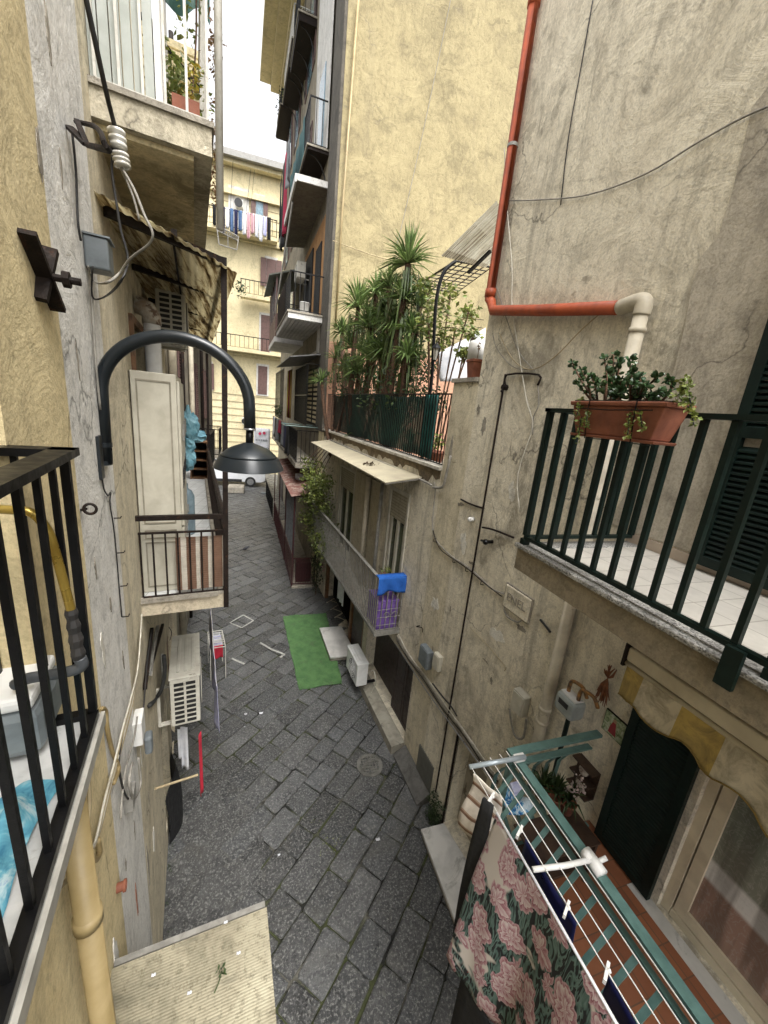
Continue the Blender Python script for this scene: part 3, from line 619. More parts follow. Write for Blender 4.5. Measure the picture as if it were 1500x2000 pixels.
# ================================================================ the street lamp
e = empty('street_lamp', LW.at(200, 890), 'black gooseneck street lamp with a wide shallow shade', 'street lamp')
wp = LW.at(192, 890, .0); yl = LW.at(205,920)[1]
pb = MB(); a_, b_ = LW.at(184, 852, .012), LW.at(196, 935, .012); c0 = (LW.at(190,850)+LW.at(194,935))/2; pb.par(V(c0[0],c0[1],LW.at(194,937)[2])-LW.d*.035+LW.n*.001, LW.d*.07, LW.n*.015, V(0,0,LW.at(190,850)[2]-LW.at(194,937)[2])); pb.build('wall_plate', M['lamp_metal'], e, bevel=.003)
Yl = yl+.0
pA = aY(207, 905, Yl); pB = aY(197, 760, Yl); pTop = aY(335, 657, Yl); pC = aY(487, 800, Yl); pD = aY(488, 838, Yl)
xc = (pB[0]+pC[0])/2; rx = (pC[0]-pB[0])/2; zs = (pB[2]+pC[2])/2; rz = pTop[2]-zs
path = [pA]+[V(xc-rx*math.cos(a), Yl, zs+rz*math.sin(a)) for a in [math.pi*i/26 for i in range(27)]]+[pD]
MB().tube(path, .0335, 20).build('arm', M['lamp_metal'], e, smooth=True)
for v in (868, 903):
    c_ = aY(202, v, Yl); cl = MB(); cl.tube([c_-V(0,0,.012), c_+V(0,0,.012)], .042, 20); cl.par(c_+V(-.07,-.02,-.01), V(.05,0,0), V(0,.04,0), V(0,0,.02)); cl.build('clamp', M['lamp_metal'], e)
nk = MB(); nk.tube([pD+V(0,0,.004), pD-V(0,0,.006)], .036, 20); nk.build('neck_ring', M['steel'], e, smooth=True)
nk = MB(); sc_ = aY(487, 868, Yl); nk.tube([pD-V(0,0,.004), sc_+V(0,0,-.01)], .022, 16); nk.build('neck', M['black_iron'], e, smooth=True)
zt = sc_[2]-.0; zr = aY(486, 895, Yl)[2]; zq = aY(486, 914, Yl)[2]; Rr = (aY(556,905,Yl)[0]-aY(415,905,Yl)[0])/2*.985
prof = [(.02, .012), (.036, .006), (Rr*.3, -.004), (Rr*.5, -.022), (Rr*.66, -.046), (Rr*.76, -.068), (Rr*.79, -.078), (Rr*.82, -.081), (Rr*.83, -.085), (Rr*.985, -.138), (Rr, -.144), (Rr*.985, -.147), (Rr*.8, -.09), (Rr*.4, -.04), (.01, -.02)]
prof = [(r_, h) for r_, h in prof]
prof1 = [(.02, .012), (.036, .006), (Rr*.3, -.004), (Rr*.5, -.02), (Rr*.66, -.042), (Rr*.76, -.062), (Rr*.8, -.074)]
prof2 = [(Rr*.8, -.0745), (Rr*.83, -.0745), (Rr*.99, -.138), (Rr, -.145), (Rr*.98, -.147), (Rr*.78, -.09), (Rr*.4, -.04), (.01, -.02)]
sh_ = MB(); sh_.lathe(sc_, prof1, 56, (0,0,1), cap=True); sh_.lathe(sc_, prof2[:2], 56, (0,0,1), cap=False); sh_.lathe(sc_, prof2[1:4], 56, (0,0,1), cap=False); sh_.lathe(sc_, prof2[3:], 56, (0,0,1), cap=False); sh_.build('shade', M['lamp_metal'], e, smooth=True)
cable('cable', wallpath(LW, [(200,936),(203,955),(211,968),(216,962)]+[(215,985),(222,1030),(228,1090),(233,1150),(238,1205)], .012), .004, M['cable_black'], 'dark cable stapled down the wall below the street lamp', 'cable')
ey = LW.at(176, 994, .05); eb = MB(); eb.tube([LW.at(158,996,0), LW.at(168,994,.035)], .006, 8); eb.tube(arc(ey, .022, 0, 2*math.pi, LW.n, V(0,0,1), 18)[:-1], .006, 8, True); tag(eb.build('eye_hook', M['brown_iron'], smooth=True), 'rusty iron eye hook screwed into the pale wall', 'hook')
# ================================================================ left wall fittings above
sp = MB(); a_, b_ = LW.at(50,452,.02), LW.at(112,605,.02); sp.beam(a_, b_, .018, .05, LW.n); c_ = LW.at(96, 535, .02); sp.beam(LW.at(98,487,.03), LW.at(76,585,.01), .02, .045, LW.n)
q_ = LW.at(86,538,.02); sp.tube([q_, q_+LW.n*.1], .012, 8); sp.tube([q_+LW.n*.05, q_+LW.n*.07], .026, 8); tag(sp.build('tie_anchor', M['brown_iron']), 'rusty crossed iron wall anchor with a protruding bolt', 'wall anchor')
e = empty('junction_box', LW.at(175,495), 'grey metal junction box high on the pale wall', 'electric box')
o = LW.at(166,520,.002); MB().par(o, LW.d*.13, LW.n*.1, V(0,0,.14)).build('box', M['grey_box'], e, bevel=.008)
MB().par(o+V(0,0,.142)-LW.d*.006, LW.d*.142, LW.n*.11, V(0,0,.008)).build('lid', M['grey_box'], e)
e = empty('insulator_bracket', LW.at(140,260), 'iron bracket holding two white porcelain insulators', 'insulator')
br = MB(); A, B, Cc, D_ = LW.at(135,248,.01), LW.at(170,283,.1), LW.at(215,294,.24), LW.at(148,238,.02)
br.beam(A, B, .012, .03, LW.n); br.beam(LW.at(150,235,.04), B, .012, .02, LW.n); br.tube(spline([D_, LW.at(180,245,.12), LW.at(196,258,.2), LW.at(204,280,.235), Cc], 5), .009, 8); br.tube([B, Cc], .01, 8); br.tube([Cc, Cc+LW.n*.03], .009, 8)
br.build('bracket', M['brown_iron'], e)
yi = Cc[1]
M['porcelain'] = mk('porcelain', (.7,.68,.62), (.5,.48,.42), .18, 0, 9, coat=.6)
for (u0, v0, u1, v1) in ((226,249,233,292), (234,297,240,328)):
    a_, b_ = aY(u0, v0, yi), aY(u1, v1, yi); L = np.linalg.norm(b_-a_); MB().lathe(a_, [(.01,0),(.02,.006),(.025,L*.14),(.025,L*.3),(.017,L*.36),(.017,L*.42),(.025,L*.48),(.025,L*.62),(.018,L*.68),(.024,L*.78),(.024,L*.94),(.014,L)], 20, b_-a_).build('insulator', M['porcelain'], e, smooth=True)
top = aY(160, -40, 1.5)
cable('overhead_cable', [top, aY(205,170,yi-.1), aY(224,246,yi)], .007, M['cable_black'], 'thick black cable dropping from above to the insulators', 'cable')
cable('cable', [aY(238,328,yi), aY(262,370,yi-.05), aY(282,420,yi-.1), aY(298,455,yi-.12), aY(290,478,yi-.1), aY(255,505,yi-.05), aY(232,535,yi), aY(205,553,yi-.1), LW.at(183,548,.03), LW.at(172,520,.06)], .0042, M['cable_grey'], 'outer grey cable looping from the insulators to the junction box', 'cable')
cable('cable', [aY(236,328,yi), aY(260,385,yi), aY(272,430,yi)], .004, M['cable_grey'], 'short grey wire hanging from the lower insulator', 'cable')
cable('cable', [aY(222,300,yi), aY(218,330,yi), aY(228,400,yi), aY(236,450,yi), aY(250,510,yi), aY(228,560,yi), LW.at(197,583,.05), LW.at(180,578,.02), LW.at(181,520,.05)], .0042, M['cable_black'], 'inner dark cable looping from the insulators to the junction box', 'cable')
cable('cable', wallpath(LW, [(140,250),(148,330),(152,430),(158,470)], .012), .005, M['cable_black'], 'black cable running down to the grey junction box', 'cable')
cable('cable', wallpath(LW, [(178,560),(183,640),(188,720),(196,800)], .012), .006, M['cable_grey'], 'dark cable running down from the grey junction box to the lamp', 'cable')
# ================================================================ left: long balcony with the tall cabinet
zf = 4.0; y0 = 3.5
M['tiles_white'] = None
def tilemat(name, a, b2, grout, size, rot=0, rough=.5, off=.0, vary=.12):
    m, t, b = nodes(name); co = objco(t); mp = N(t, 'Mapping'); mp.inputs['Rotation'].default_value = (0,0,rot); t.links.new(co, mp.inputs[0])
    br = N(t, 'TexBrick'); br.offset = off; br.inputs['Scale'].default_value = 1; br.inputs['Brick Width'].default_value = size; br.inputs['Row Height'].default_value = size; br.inputs['Mortar Size'].default_value = .004
    br.inputs['Color1'].default_value = (*a, 1); br.inputs['Color2'].default_value = (*b2, 1); br.inputs['Mortar'].default_value = (*grout, 1); br.inputs['Mortar Smooth'].default_value = .3
    t.links.new(mp.outputs[0], br.inputs['Vector'])
    c = mix(t, ramp(t, noise(t, co, 6, 6, .7), [(.4, .35), (.65, 0.)]), br.outputs['Color'], [x*.55 for x in a]); t.links.new(c, b.inputs['Base Color']); b.inputs['Roughness'].default_value = rough
    return m
M['tiles_white'] = tilemat('tiles_white', (.62,.63,.62), (.56,.57,.56), (.3,.3,.28), .16, math.radians(8))
M['tiles_cream'] = tilemat('tiles_cream', (.55,.52,.46), (.5,.47,.42), (.27,.25,.21), .2, 0, .45)
M['tiles_terra'] = tilemat('tiles_terra', (.34,.13,.06), (.25,.09,.045), (.14,.08,.05), .16, 0, .55)
tA, tB = ty(LW,3.48), ty(LW,9.9)
outer = aY(440, 1183, y0); OB = float(np.dot(outer-LW.p(tA, 0), LW.n))
e = empty('balcony', LW.p(tA, zf), 'long narrow left balcony with brown railing holding the tall beige cabinet', 'balcony')
long_balcony = e
sl = MB(); wbox(sl, LW, tA, tB, zf-.15, zf-.004, .0, OB+.01); sl.build('slab', plaster('slab_cream', (.6,.52,.38), (.52,.44,.32), (.34,.28,.2), (.1,.08,.06), 2.5, .4, .3, .5), e)
fl = MB(); wbox(fl, LW, tA, tB-.02, zf-.003, zf+.006, .002, OB-.06); fl.build('floor_tiles', M['tiles_white'], e)
fl = MB(); wbox(fl, LW, tA-.01, tB, zf-.003, zf+.03, OB-.055, OB+.02); wbox(fl, LW, tA-.02, tA+.03, zf-.02, zf+.028, .0, OB-.057); fl.build('kerb_edge', M['coping'] if 'coping' in M else M['concrete'], e)
zr1 = aY(350, 1012, y0)[2]; zr2 = aY(350, 1041, y0)[2]
rb = MB(); a_, b_ = LW.p(tA, zr1, .0), LW.p(tA, zr1, OB); rb.beam(a_, b_, .04, .04); rb.beam(V(*b_[:2], zr1), LW.p(tB, zr1, OB), .03, .03); rb.build('top_bar', M['brown_iron'], e)
railing(e, [LW.p(tA, 0, .02), LW.p(tA, 0, OB), LW.p(tB, 0, OB), LW.p(tB, 0, .02)], zf+.03, zr2, M['brown_iron'], .098, .014, .02, .016, .02, .016, .0)
# awning over it with its posts
zT = aY(440, 500, 3.5)[2]
e = empty('awning', LW.p(ty(LW,2.95), 6.8), 'rust stained translucent corrugated awning above the long left balcony', 'awning')
m_, t, b = nodes('rusty_plastic'); co = objco(t)
s1 = noise(t, co, 2.2, 7, .75, .5, msc=(6.5, .5, 1.), rot=(0,0,-.14)); s2 = noise(t, co, 12, 5, .7)
c = ramp(t, s1, [(.38, (.07,.045,.025)), (.46, (.3,.24,.14)), (.53, (.6,.55,.41)), (.75, (.72,.68,.54))])
c = mix(t, ramp(t, s2, [(.56, 0.), (.66, .6)]), c, (.2,.13,.07))
t.links.new(c, b.inputs['Base Color']); b.inputs['Roughness'].default_value = .7
tr = N(t, 'BsdfTranslucent'); t.links.new(c, tr.inputs[0]); ms = N(t, 'MixShader'); ms.inputs[0].default_value = .7
t.links.new(b.outputs[0], ms.inputs[1]); t.links.new(tr.outputs[0], ms.inputs[2]); t.links.new(ms.outputs[0], t.nodes['Material Output'].inputs[0]); M['rusty_plastic'] = m_
n0 = LW.at(183, 372); n1 = aP(463, 520, LW.p(tA, 0), LW.d)
def fn(s, tt):
    p = n0+(n1-n0)*s; p = V(p[0], p[1], n0[2]+(n1[2]-n0[2])*s-.05*s*s)
    return p+LW.d*5.2*tt-V(0,0,1)*(.0045*math.sin(s*2*math.pi*15))
MB().grid(fn, 120, 8).build('sheet', m_, e, solid=.003)
fr = MB(); w0 = LW.at(205, 412, .02); pt = aP(437, 512, LW.p(tA,0), LW.d)
fr.beam(w0, pt, .04, .05)
for k in (1.15, 2.5, 3.9): fr.beam(w0+LW.d*k, pt+LW.d*k, .035, .045)
mid = w0+(pt-w0)*.52+V(0,0,.02); fr.beam(mid-LW.d*.1, mid+LW.d*4.6, .035, .04); fr.beam(pt, pt+LW.d*4.6, .04, .045)
fr.build('frame', M['brown_iron'], e)
po = MB(); ob = LW.p(tA, zf-.15, OB+.012); po.beam(ob, V(pt[0], pt[1], pt[2]+.03), .042, .042, LW.d); po.build('post', M['brown_iron'], e)
po = MB(); ob = LW.p(ty(LW,8.2), zf, OB+.012); po.beam(ob, V(ob[0], ob[1], pt[2]), .042, .042, LW.d); po.build('post', M['brown_iron'], e)
# cabinet
ct = ty(LW,3.62)
e = empty('cabinet', LW.p(ct, zf, .2), 'tall beige panelled utility cabinet standing on the long left balcony', 'cabinet')
cz = aY(329, 730, 3.62)[2]; wd = .33; ln = 1.35
cb = MB(); wbox(cb, LW, ct, ct+ln, zf+.008, cz, .01, wd); cb.build('carcass', M['pvc_beige'], e, bevel=.006)
pn = MB(); H_ = cz-zf
for (z0_, z1_) in ((zf+.66, cz-.06), (zf+.52, zf+.6), (zf+.06, zf+.49)):
    fw_ = .012
    for (a0_, a1_, b0_, b1_) in ((.045,wd-.04,z0_,z0_+fw_),(.045,wd-.04,z1_-fw_,z1_),(.045,.045+fw_,z0_+fw_,z1_-fw_),(wd-.04-fw_,wd-.04,z0_+fw_,z1_-fw_)): wbox(pn, LW, ct-.006, ct-.0005, b0_, b1_, a0_, a1_)
pn.build('panel_moulding', mk('moulding', (.3,.27,.21), (.2,.18,.13), .6), e)
for k in range(3):
    dm = MB(); wbox(dm, LW, ct+.04+k*.43, ct+.45+k*.43, zf+.62, cz-.05, wd+.0005, wd+.022); dm = dm.build('door', M['pvc_beige'], e, bevel=.004)
    vt = MB()
    for j in range(7): wbox(vt, LW, ct+.12+k*.43, ct+.37+k*.43, zf+.95+j*.025, zf+.965+j*.025, wd+.023, wd+.028)
    vt.build('vent', M['grille_dark'], dm)
    hn = MB(); wbox(hn, LW, ct+.4+k*.43, ct+.415+k*.43, zf+1.35, zf+1.5, wd+.023, wd+.04); hn.build('handle', M['grey_iron'], dm)
    dm = MB(); wbox(dm, LW, ct+.04+k*.43, ct+.45+k*.43, zf+.05, zf+.6, wd+.0005, wd+.022); dm = dm.build('door', M['pvc_beige'], e, bevel=.004)
    hn = MB(); wbox(hn, LW, ct+.4+k*.43, ct+.415+k*.43, zf+.4, zf+.5, wd+.023, wd+.04); hn.build('handle', M['grey_iron'], dm)
# striped mat hung inside the railing
M['mat_stripe'] = bands('mat_stripe', [(0,(.19,.105,.065)), (.3,(.55,.5,.42)), (.5,(.19,.105,.065)), (.84,(.55,.5,.42))], 0, 4.6, bs=.5, wob=.04)
mt = MB(); a_ = aP(342, 1050, LW.p(tA+.03,0), LW.d); b_ = aP(438, 1050, LW.p(tA+.03,0), LW.d); bot = zf+.05
for k in range(24): z_ = bot+(a_[2]-bot)*k/24; mt.par(V(a_[0],a_[1],z_), b_*V(1,1,0)-a_*V(1,1,0), LW.d*.012, V(0,0,(a_[2]-bot)/24*.86))
tag(mt.build('railing_mat', M['mat_stripe']), 'brown and cream striped woven mat screening the end of the long left balcony', 'mat')
# bags, gas bottle, shelf, second mat at the far end
def bag(c, r, lab, sq=(1,1,1.5)):
    rs = random.Random(int(c[2]*100)); mb = MB(); mb.ball(c, r, 16, sq); mb.v = [tuple(V(*p)+V(rs.uniform(-1,1), rs.uniform(-1,1), rs.uniform(-1,1))*r*.2) for p in mb.v]
    mb.tube([V(*c)+V(0,0,r*sq[2]*.85), V(*c)+V(0,0,r*sq[2]*1.5)], [r*.35, r*.12], 8); tag(mb.build('plastic_bag', M['blue_bag']), lab, 'bag', 'blue bags hung on the cabinet')
bag(aY(368, 833, 5.1), .11, 'topmost light blue plastic bag hanging at the end of the beige cabinet')
bag(aY(379, 851, 5.2), .1, 'white bottomed blue bag resting on the dark shelves', (1.4,1,.7))
bag(aY(365, 868, 5.1), .085, 'middle blue bag hanging beside the dark shelves')
bag(aY(366, 897, 5.1), .09, 'lowest blue bag hanging beside the dark shelves')
c_ = aY(362, 985, 5.3); e = tag(MB().lathe((c_[0], c_[1], zf+.01), [(.1,0),(.11,.02),(.11,.5),(.08,.57),(.04,.6),(.04,.66)], 18).build('gas_bottle', mk('bottle_blue', (.2,.27,.3), (.12,.17,.2), .5), smooth=True), 'grey blue gas bottle at the foot of the beige cabinet', 'gas bottle')
e = empty('shelf_unit', aZ(388, 925, zf), 'dark shelf unit at the far end of the long left balcony', 'shelves')
o_ = aY(372, 925, 8.9); u1_ = aY(407, 925, 8.9); hz_ = aY(390, 862, 8.9)[2]; w_ = u1_[0]-o_[0]
for z_ in [zf+.02+i*(hz_-zf-.05)/4 for i in range(5)]: MB().box(o_[0]+.021, u1_[0]-.021, 8.9, 9.2, z_, z_+.025).build('shelf', M['wood'], e)
MB().box(o_[0], o_[0]+.02, 8.88, 9.2, zf+.01, hz_).build('side_panel', M['wood'], e); MB().box(u1_[0]-.02, u1_[0], 8.88, 9.2, zf+.01, hz_).build('side_panel', M['wood'], e); MB().box(o_[0], u1_[0], 9.2, 9.22, zf+.01, hz_).build('back_panel', M['dark'], e)
a_ = LW.p(tB-.05, zf+.06, OB-.42); tag(MB().par(a_, LW.n*.38, LW.d*.012, V(0,0,.72)).build('railing_mat', M['mat_stripe']), 'brown and cream mat on the far end railing beside the dark shelves', 'mat')
# basket on the shelves
# ================================================================ left: things on the wall under the awning
e = empty('vent_duct', LW.at(300, 725, .12), 'ribbed white vent duct with a rusty elbow rising behind the cabinet', 'duct')
dp = [LW.at(302, 735, .13), LW.at(298, 640, .13)]
dz0, dz1 = dp[0][2], dp[1][2]; dc = dp[0]; mb = MB(); n_ = 60
mb.tube([V(dc[0], dc[1], dz0-.1+(dz1-dz0+.12)*i/n_) for i in range(n_+1)], [.066+.004*(i % 2) for i in range(n_+1)], 16); mb.build('duct', M['white_plastic'], e, smooth=True)
mb = MB(); c_ = V(dc[0], dc[1], dz1+.02); mb.tube([c_, c_+V(0,0,.06), c_+V(0,0,.12)+LW.n*-.03, c_+V(0,0,.15)-LW.n*.12], .078, 14); mb.build('elbow', mk('elbow_rust', (.5,.47,.4), (.3,.22,.15), .6, 0, 9, .2, 30, (.1,.045,.02), .5), e, smooth=True)
e = ac_unit(LW, ty(LW,4.9), aY(345, 668, 4.9)[2], .12, .75, .28, .5, 'dirty white air conditioner high under the rusty awning', M['ac_white'])
fm = MB(); t0_, t1_, z0_, z1_ = win_up
wbox(fm, LW, t0_-.05, t0_+.02, z0_, z1_+.06, -.02, .03); wbox(fm, LW, t1_-.02, t1_+.05, z0_, z1_+.06, -.02, .03); wbox(fm, LW, t0_+.021, t1_-.021, z1_, z1_+.06, -.02, .03); 
f_ = fm.build('door_frame', M['wood'], pale_house)
gl = MB(); wbox(gl, LW, t0_+.03, t1_-.03, z0_, z1_-.01, -.2, -.18); gl.build('glass_door', mk('dim_glass', (.12,.13,.12), (.07,.08,.07), .15), pale_house)
# far left pipes and trims on the dark front
for k, (t_k, w_k, mm, lab) in enumerate([(.3,.07,'cream_pipe','pale drainpipe on the far left wall nearest the shelves'), (1.6,.04,'brown_iron','thin rusty pipe on the far left wall'), (3.2,.06,'cream_pipe','pale drainpipe farther along the left wall'), (6.,.05,'brown_iron','dark drainpipe near the far corner of the left wall')]):
    tag(MB().tube([LW2.p(t_k, .2, .08), LW2.p(t_k, 12, .08)], w_k, 10).build('drainpipe', M[mm], smooth=True), lab, 'drainpipe')
M['shutter_dark'] = mk('shutter_dark', (.05,.035,.03), (.03,.022,.02), .6)
M['shutter_brown'] = mk('shutter_brown', (.13,.07,.06), (.09,.05,.042), .6)
M['glass_sky'] = mk('glass_sky', (.2,.3,.36), (.12,.18,.22), .12)
def shutter(mb, W, t0, t1, z0, z1, off=.02, step=.06):
    for a, b_ in ((t0, t0+.04), (t1-.04, t1)): wbox(mb, W, a, b_, z0, z1, off, off+.035)
    for a, b_ in ((z0, z0+.05), (z1-.05, z1)): wbox(mb, W, t0+.041, t1-.041, a, b_, off, off+.035)
    k = z0+.055
    while k < z1-.055-step*.5: mb.par(W.p(t0+.042, k, off+.004), W.d*(t1-t0-.084), W.n*.022+V(0,0,-.012), V(0,0,step*.45)); k += step
for i, tt in enumerate((.8, 4.2, 7.6)):
    for j, zz in enumerate((1., 4.9, 8.2)):
        fw_ = MB(); wbox(fw_, LW2, tt, tt+.9, zz, zz+1.7, .003, .02); f_ = fw_.build('window', M['dark'], pale_house)
        for s_ in (0, 1): sh_ = MB(); shutter(sh_, LW2, tt-.42+s_*.93, tt-.01+s_*.93, zz, zz+1.7, .022); sh_.build('shutter', M['shutter_brown' if j else 'shutter_dark'], f_)
# small balconies on the far left front
for i, (tt, zz, lab) in enumerate([(2.4, 3.9, 'small ironwork balcony on the far left wall just beyond the long balcony'), (6.6, 3.7, 'farthest small ironwork balcony on the left wall'), (3.6, 7.6, 'high small balcony on the far left wall')]):
    e = empty('balcony', LW2.p(tt, zz), lab, 'balcony'); s_ = MB(); wbox(s_, LW2, tt, tt+1.8, zz-.12, zz, 0, .55); s_.build('slab', M['concrete'], e)
    railing(e, [LW2.p(tt+.02,0,.02), LW2.p(tt+.02,0,.53), LW2.p(tt+1.78,0,.53), LW2.p(tt+1.78,0,.02)], zz+.03, zz+.9, M['black_iron'], .12, .014)
# ================================================================ left: upper balcony
zu = LW.at(172, 150)[2]; tU = ty(LW,2.93); oU = aP(413, 215, LW.p(tU,0), LW.d); OU = float(np.dot(oU-LW.p(tU,0), LW.n)); LUo = 4.2
e = empty('balcony', LW.p(tU, zu), 'upper left balcony with crumbling concrete slab and pale railing', 'balcony')
s_ = MB(); wbox(s_, LW, tU, tU+LUo, zu-.17, zu-.03, 0, OU); s_.build('slab', plaster('slab_old', (.6,.54,.41), (.46,.41,.3), (.2,.17,.12), (.05,.04,.03), 2.2, .7, .6, .6), e)
s_ = MB(); wbox(s_, LW, tU-.015, tU+LUo, zu-.029, zu, 0, OU+.015); s_.build('slab_edge', M['concrete'], e)
s_ = MB(); wbox(s_, LW, tU+.05, tU+LUo, zu-.2, zu-.171, 0, OU-.1); s_.build('soffit', plaster('soffit', (.8,.68,.42), (.7,.58,.34), (.45,.37,.22), (.12,.1,.07), 1.5, .7, .4, .5, stain_cut=.5), e)
railing(e, [LW.p(tU+.02, 0, .03), LW.p(tU+.02, 0, OU-.02), LW.p(tU+LUo, 0, OU-.02)], zu+.01, zu+1.15, M['white_iron'], .1, .014, .03, .02, .02, .015)
# pale shutter screen closing off half of the balcony
e = empty('balcony_screen', LW.p(tU+.06, zu, .2), 'pale grey panelled screen behind the railing of the upper left balcony', 'screen')
x1 = aP(300, 100, LW.p(tU+.06,0), LW.d); wS = float(np.dot(x1-LW.p(tU+.06,0), LW.n))
n_ = 6
for k in range(n_):
    a = wS*k/n_; q = MB(); wbox(q, LW, tU+.05, tU+.07+.006*(k % 2), zu+.01, zu+1.9, a+.003, a+wS/n_-.003); q.build('panel', mk('screen_grey', (.42,.44,.4), (.32,.34,.3), .5, 0, 4, .05, 20, (.2,.19,.15), .66) if k == 0 else bpy.data.materials['screen_grey'], e)
q = MB(); wbox(q, LW, tU+.04, tU+.1, zu+.01, zu+1.9, wS+.002, wS+.04); wbox(q, LW, tU+.1, tU+1.4, zu+.01, zu+1.9, wS+.002, wS+.03); q.build('frame', M['white_plastic'], e)
# flower box and its plants
rs = random.Random(11)
e = empty('flower_box', LW.p(tU+.25, zu, OU-.2), 'yellow flowering plants in a box behind the upper left balcony railing', 'plant')
q = MB(); wbox(q, LW, tU+.12, tU+1.4, zu+.003, zu+.14, wS+.08, OU-.06); q.build('planter', M['terracotta'], e)
q = MB()
for k in range(26): c_ = LW.p(tU+.12+rs.random()*1.2, zu+.18+rs.random()*.22, wS+.06+rs.random()*(OU-wS-.14)); leaves(q, c_, .1, 34, .03, rs)
q.build('foliage', M['leaf_light'], e)
q = MB()
for k in range(14): c_ = LW.p(tU+.12+rs.random()*1.0, zu+.24+rs.random()*.16, wS+.06+rs.random()*(OU-wS-.14)); leaves(q, c_, .06, 22, .022, rs)
q.build('flowers', M['leaf_yellow'], e)
e = empty('climbing_plant', LW.p(tU+.5, zu, OU-.1), 'loose green vine climbing the post of the upper left balcony', 'plant')
q = MB()
for k in range(22): z_ = zu+.35+k*.07; c_ = LW.p(tU+.3+rs.random()*.3, z_, OU-.1+.08*rs.uniform(-1,1)); leaves(q, c_, .07, 12, .028, rs)
q.build('foliage', M['leaf_light'], e); MB().tube(spline([LW.p(tU+.3,zu+.1,OU-.12), LW.p(tU+.4,zu+.8,OU-.06), LW.p(tU+.35,zu+1.9,OU-.12)], 6), .006, 5).build('stem', M['bark'], e)
# slatted awning and green tarp beyond, ragged green net on the outer edge
e = empty('awning', LW.p(tU+1.6, zu+1.1, .3), 'slatted yellow awning on a black frame inside the upper left balcony', 'awning')
q = MB()
for k in range(16): q.par(LW.p(tU+1.6+k*.02, zu+.15+k*.085, .1), LW.n*(OU-.1), LW.d*.05, V(0,0,.055))
q.build('slats', M['pale_yellow'], e)
q = MB(); q.beam(LW.p(tU+1.5, zu+1.3, .15), LW.p(tU+1.5, zu+.95, OU), .03, .03); q.beam(LW.p(tU+1.5, zu+.65, .15), LW.p(tU+1.5, zu+.45, OU), .03, .03); q.beam(LW.p(tU+1.5, zu+0, OU-.35), LW.p(tU+1.5, zu+1.3, OU-.35), .03, .03); q.build('frame', M['black_iron'], e)
M['green_tarp'] = mk('green_tarp', (.015,.07,.05), (.008,.04,.03), .7, 0, 6, .3, 20)
q = MB(); q.grid(lambda a, b_: LW.p(tU+1.2+.06*math.sin(7*a), zu+1.25+b_*1.1+.05*math.sin(9*a), .25+a*(OU-.2)), 14, 6); tag(q.build('tarpaulin', M['green_tarp'], solid=.004), 'dark green tarpaulin at the top of the upper left balcony', 'tarpaulin')
tag(MB().tube([LW.p(tU-.02, 6.8, OU+.04), LW.p(tU-.02, zu+2.2, OU+.04)], .022, 12).build('corner_post', M['white_iron'], smooth=True), 'pale tall post at the outer corner of the upper left balcony', 'post')
q = MB(); rs = random.Random(2)
leaves(q, LW.p(tU+1., zu+1.0, OU+.05), .12, 60, .02, rs); 
for k in range(50): c_ = LW.p(tU+.6+rs.random()*.6, zu-.1+rs.random()*1.9, OU+.03+rs.random()*.04); leaves(q, c_, .04, 8, .02, rs)
tag(q.build('dry_foliage', M['leaf_dry']), 'ragged dry creeper shreds hanging off the outer edge of the upper left balcony', 'creeper', None, 'stuff')
# ================================================================ left: lower wall, air conditioner, laundry
ty4 = ty(LW,4.0)
ac_z = aP(392,1405, LW.p(ty4,0), LW.d); ac_o = float(np.dot(aP(330,1330, LW.p(ty4,0), LW.d)-LW.p(ty4,0), LW.n)); ac_o2 = float(np.dot(ac_z-LW.p(ty4,0), LW.n)); ac_t = aP(360,1322, LW.p(ty4,0), LW.d)[2]
ac_unit(LW, ty4, ac_z[2]-.02, ac_o, .86, ac_o2-ac_o, ac_t-ac_z[2], 'large dusty beige air conditioner on the left wall below the long balcony', M['ac_white'])
cable('hose', [LW.at(292,1378,.02)]+[aP(u, v, LW.p(ty4-.02,0), LW.d) for u, v in [(303,1366),(316,1345),(322,1310),(320,1280)]], .022, mk('lagging', (.03,.03,.028), (.015,.015,.014), .7), 'black lagged hose joining the large beige air conditioner to the wall', 'hose')
def onwall(px, off): return [LW.at(u, v, off) for u, v in px]
for k, (x_, lab) in enumerate([(0,'nearest'),(7,'middle'),(13,'farthest')]):
    tag(MB().beam(LW.at(283+x_*1.1,1345-x_*4,.02), LW.at(297+x_*1.6,1228-x_*.6,.02), .03, .03, LW.n).build('wall_strip', M[['brown_iron','grey_iron','brown_iron'][k]]), '%s of the dark slats leaning on the left wall under the long balcony' % lab, 'slat')
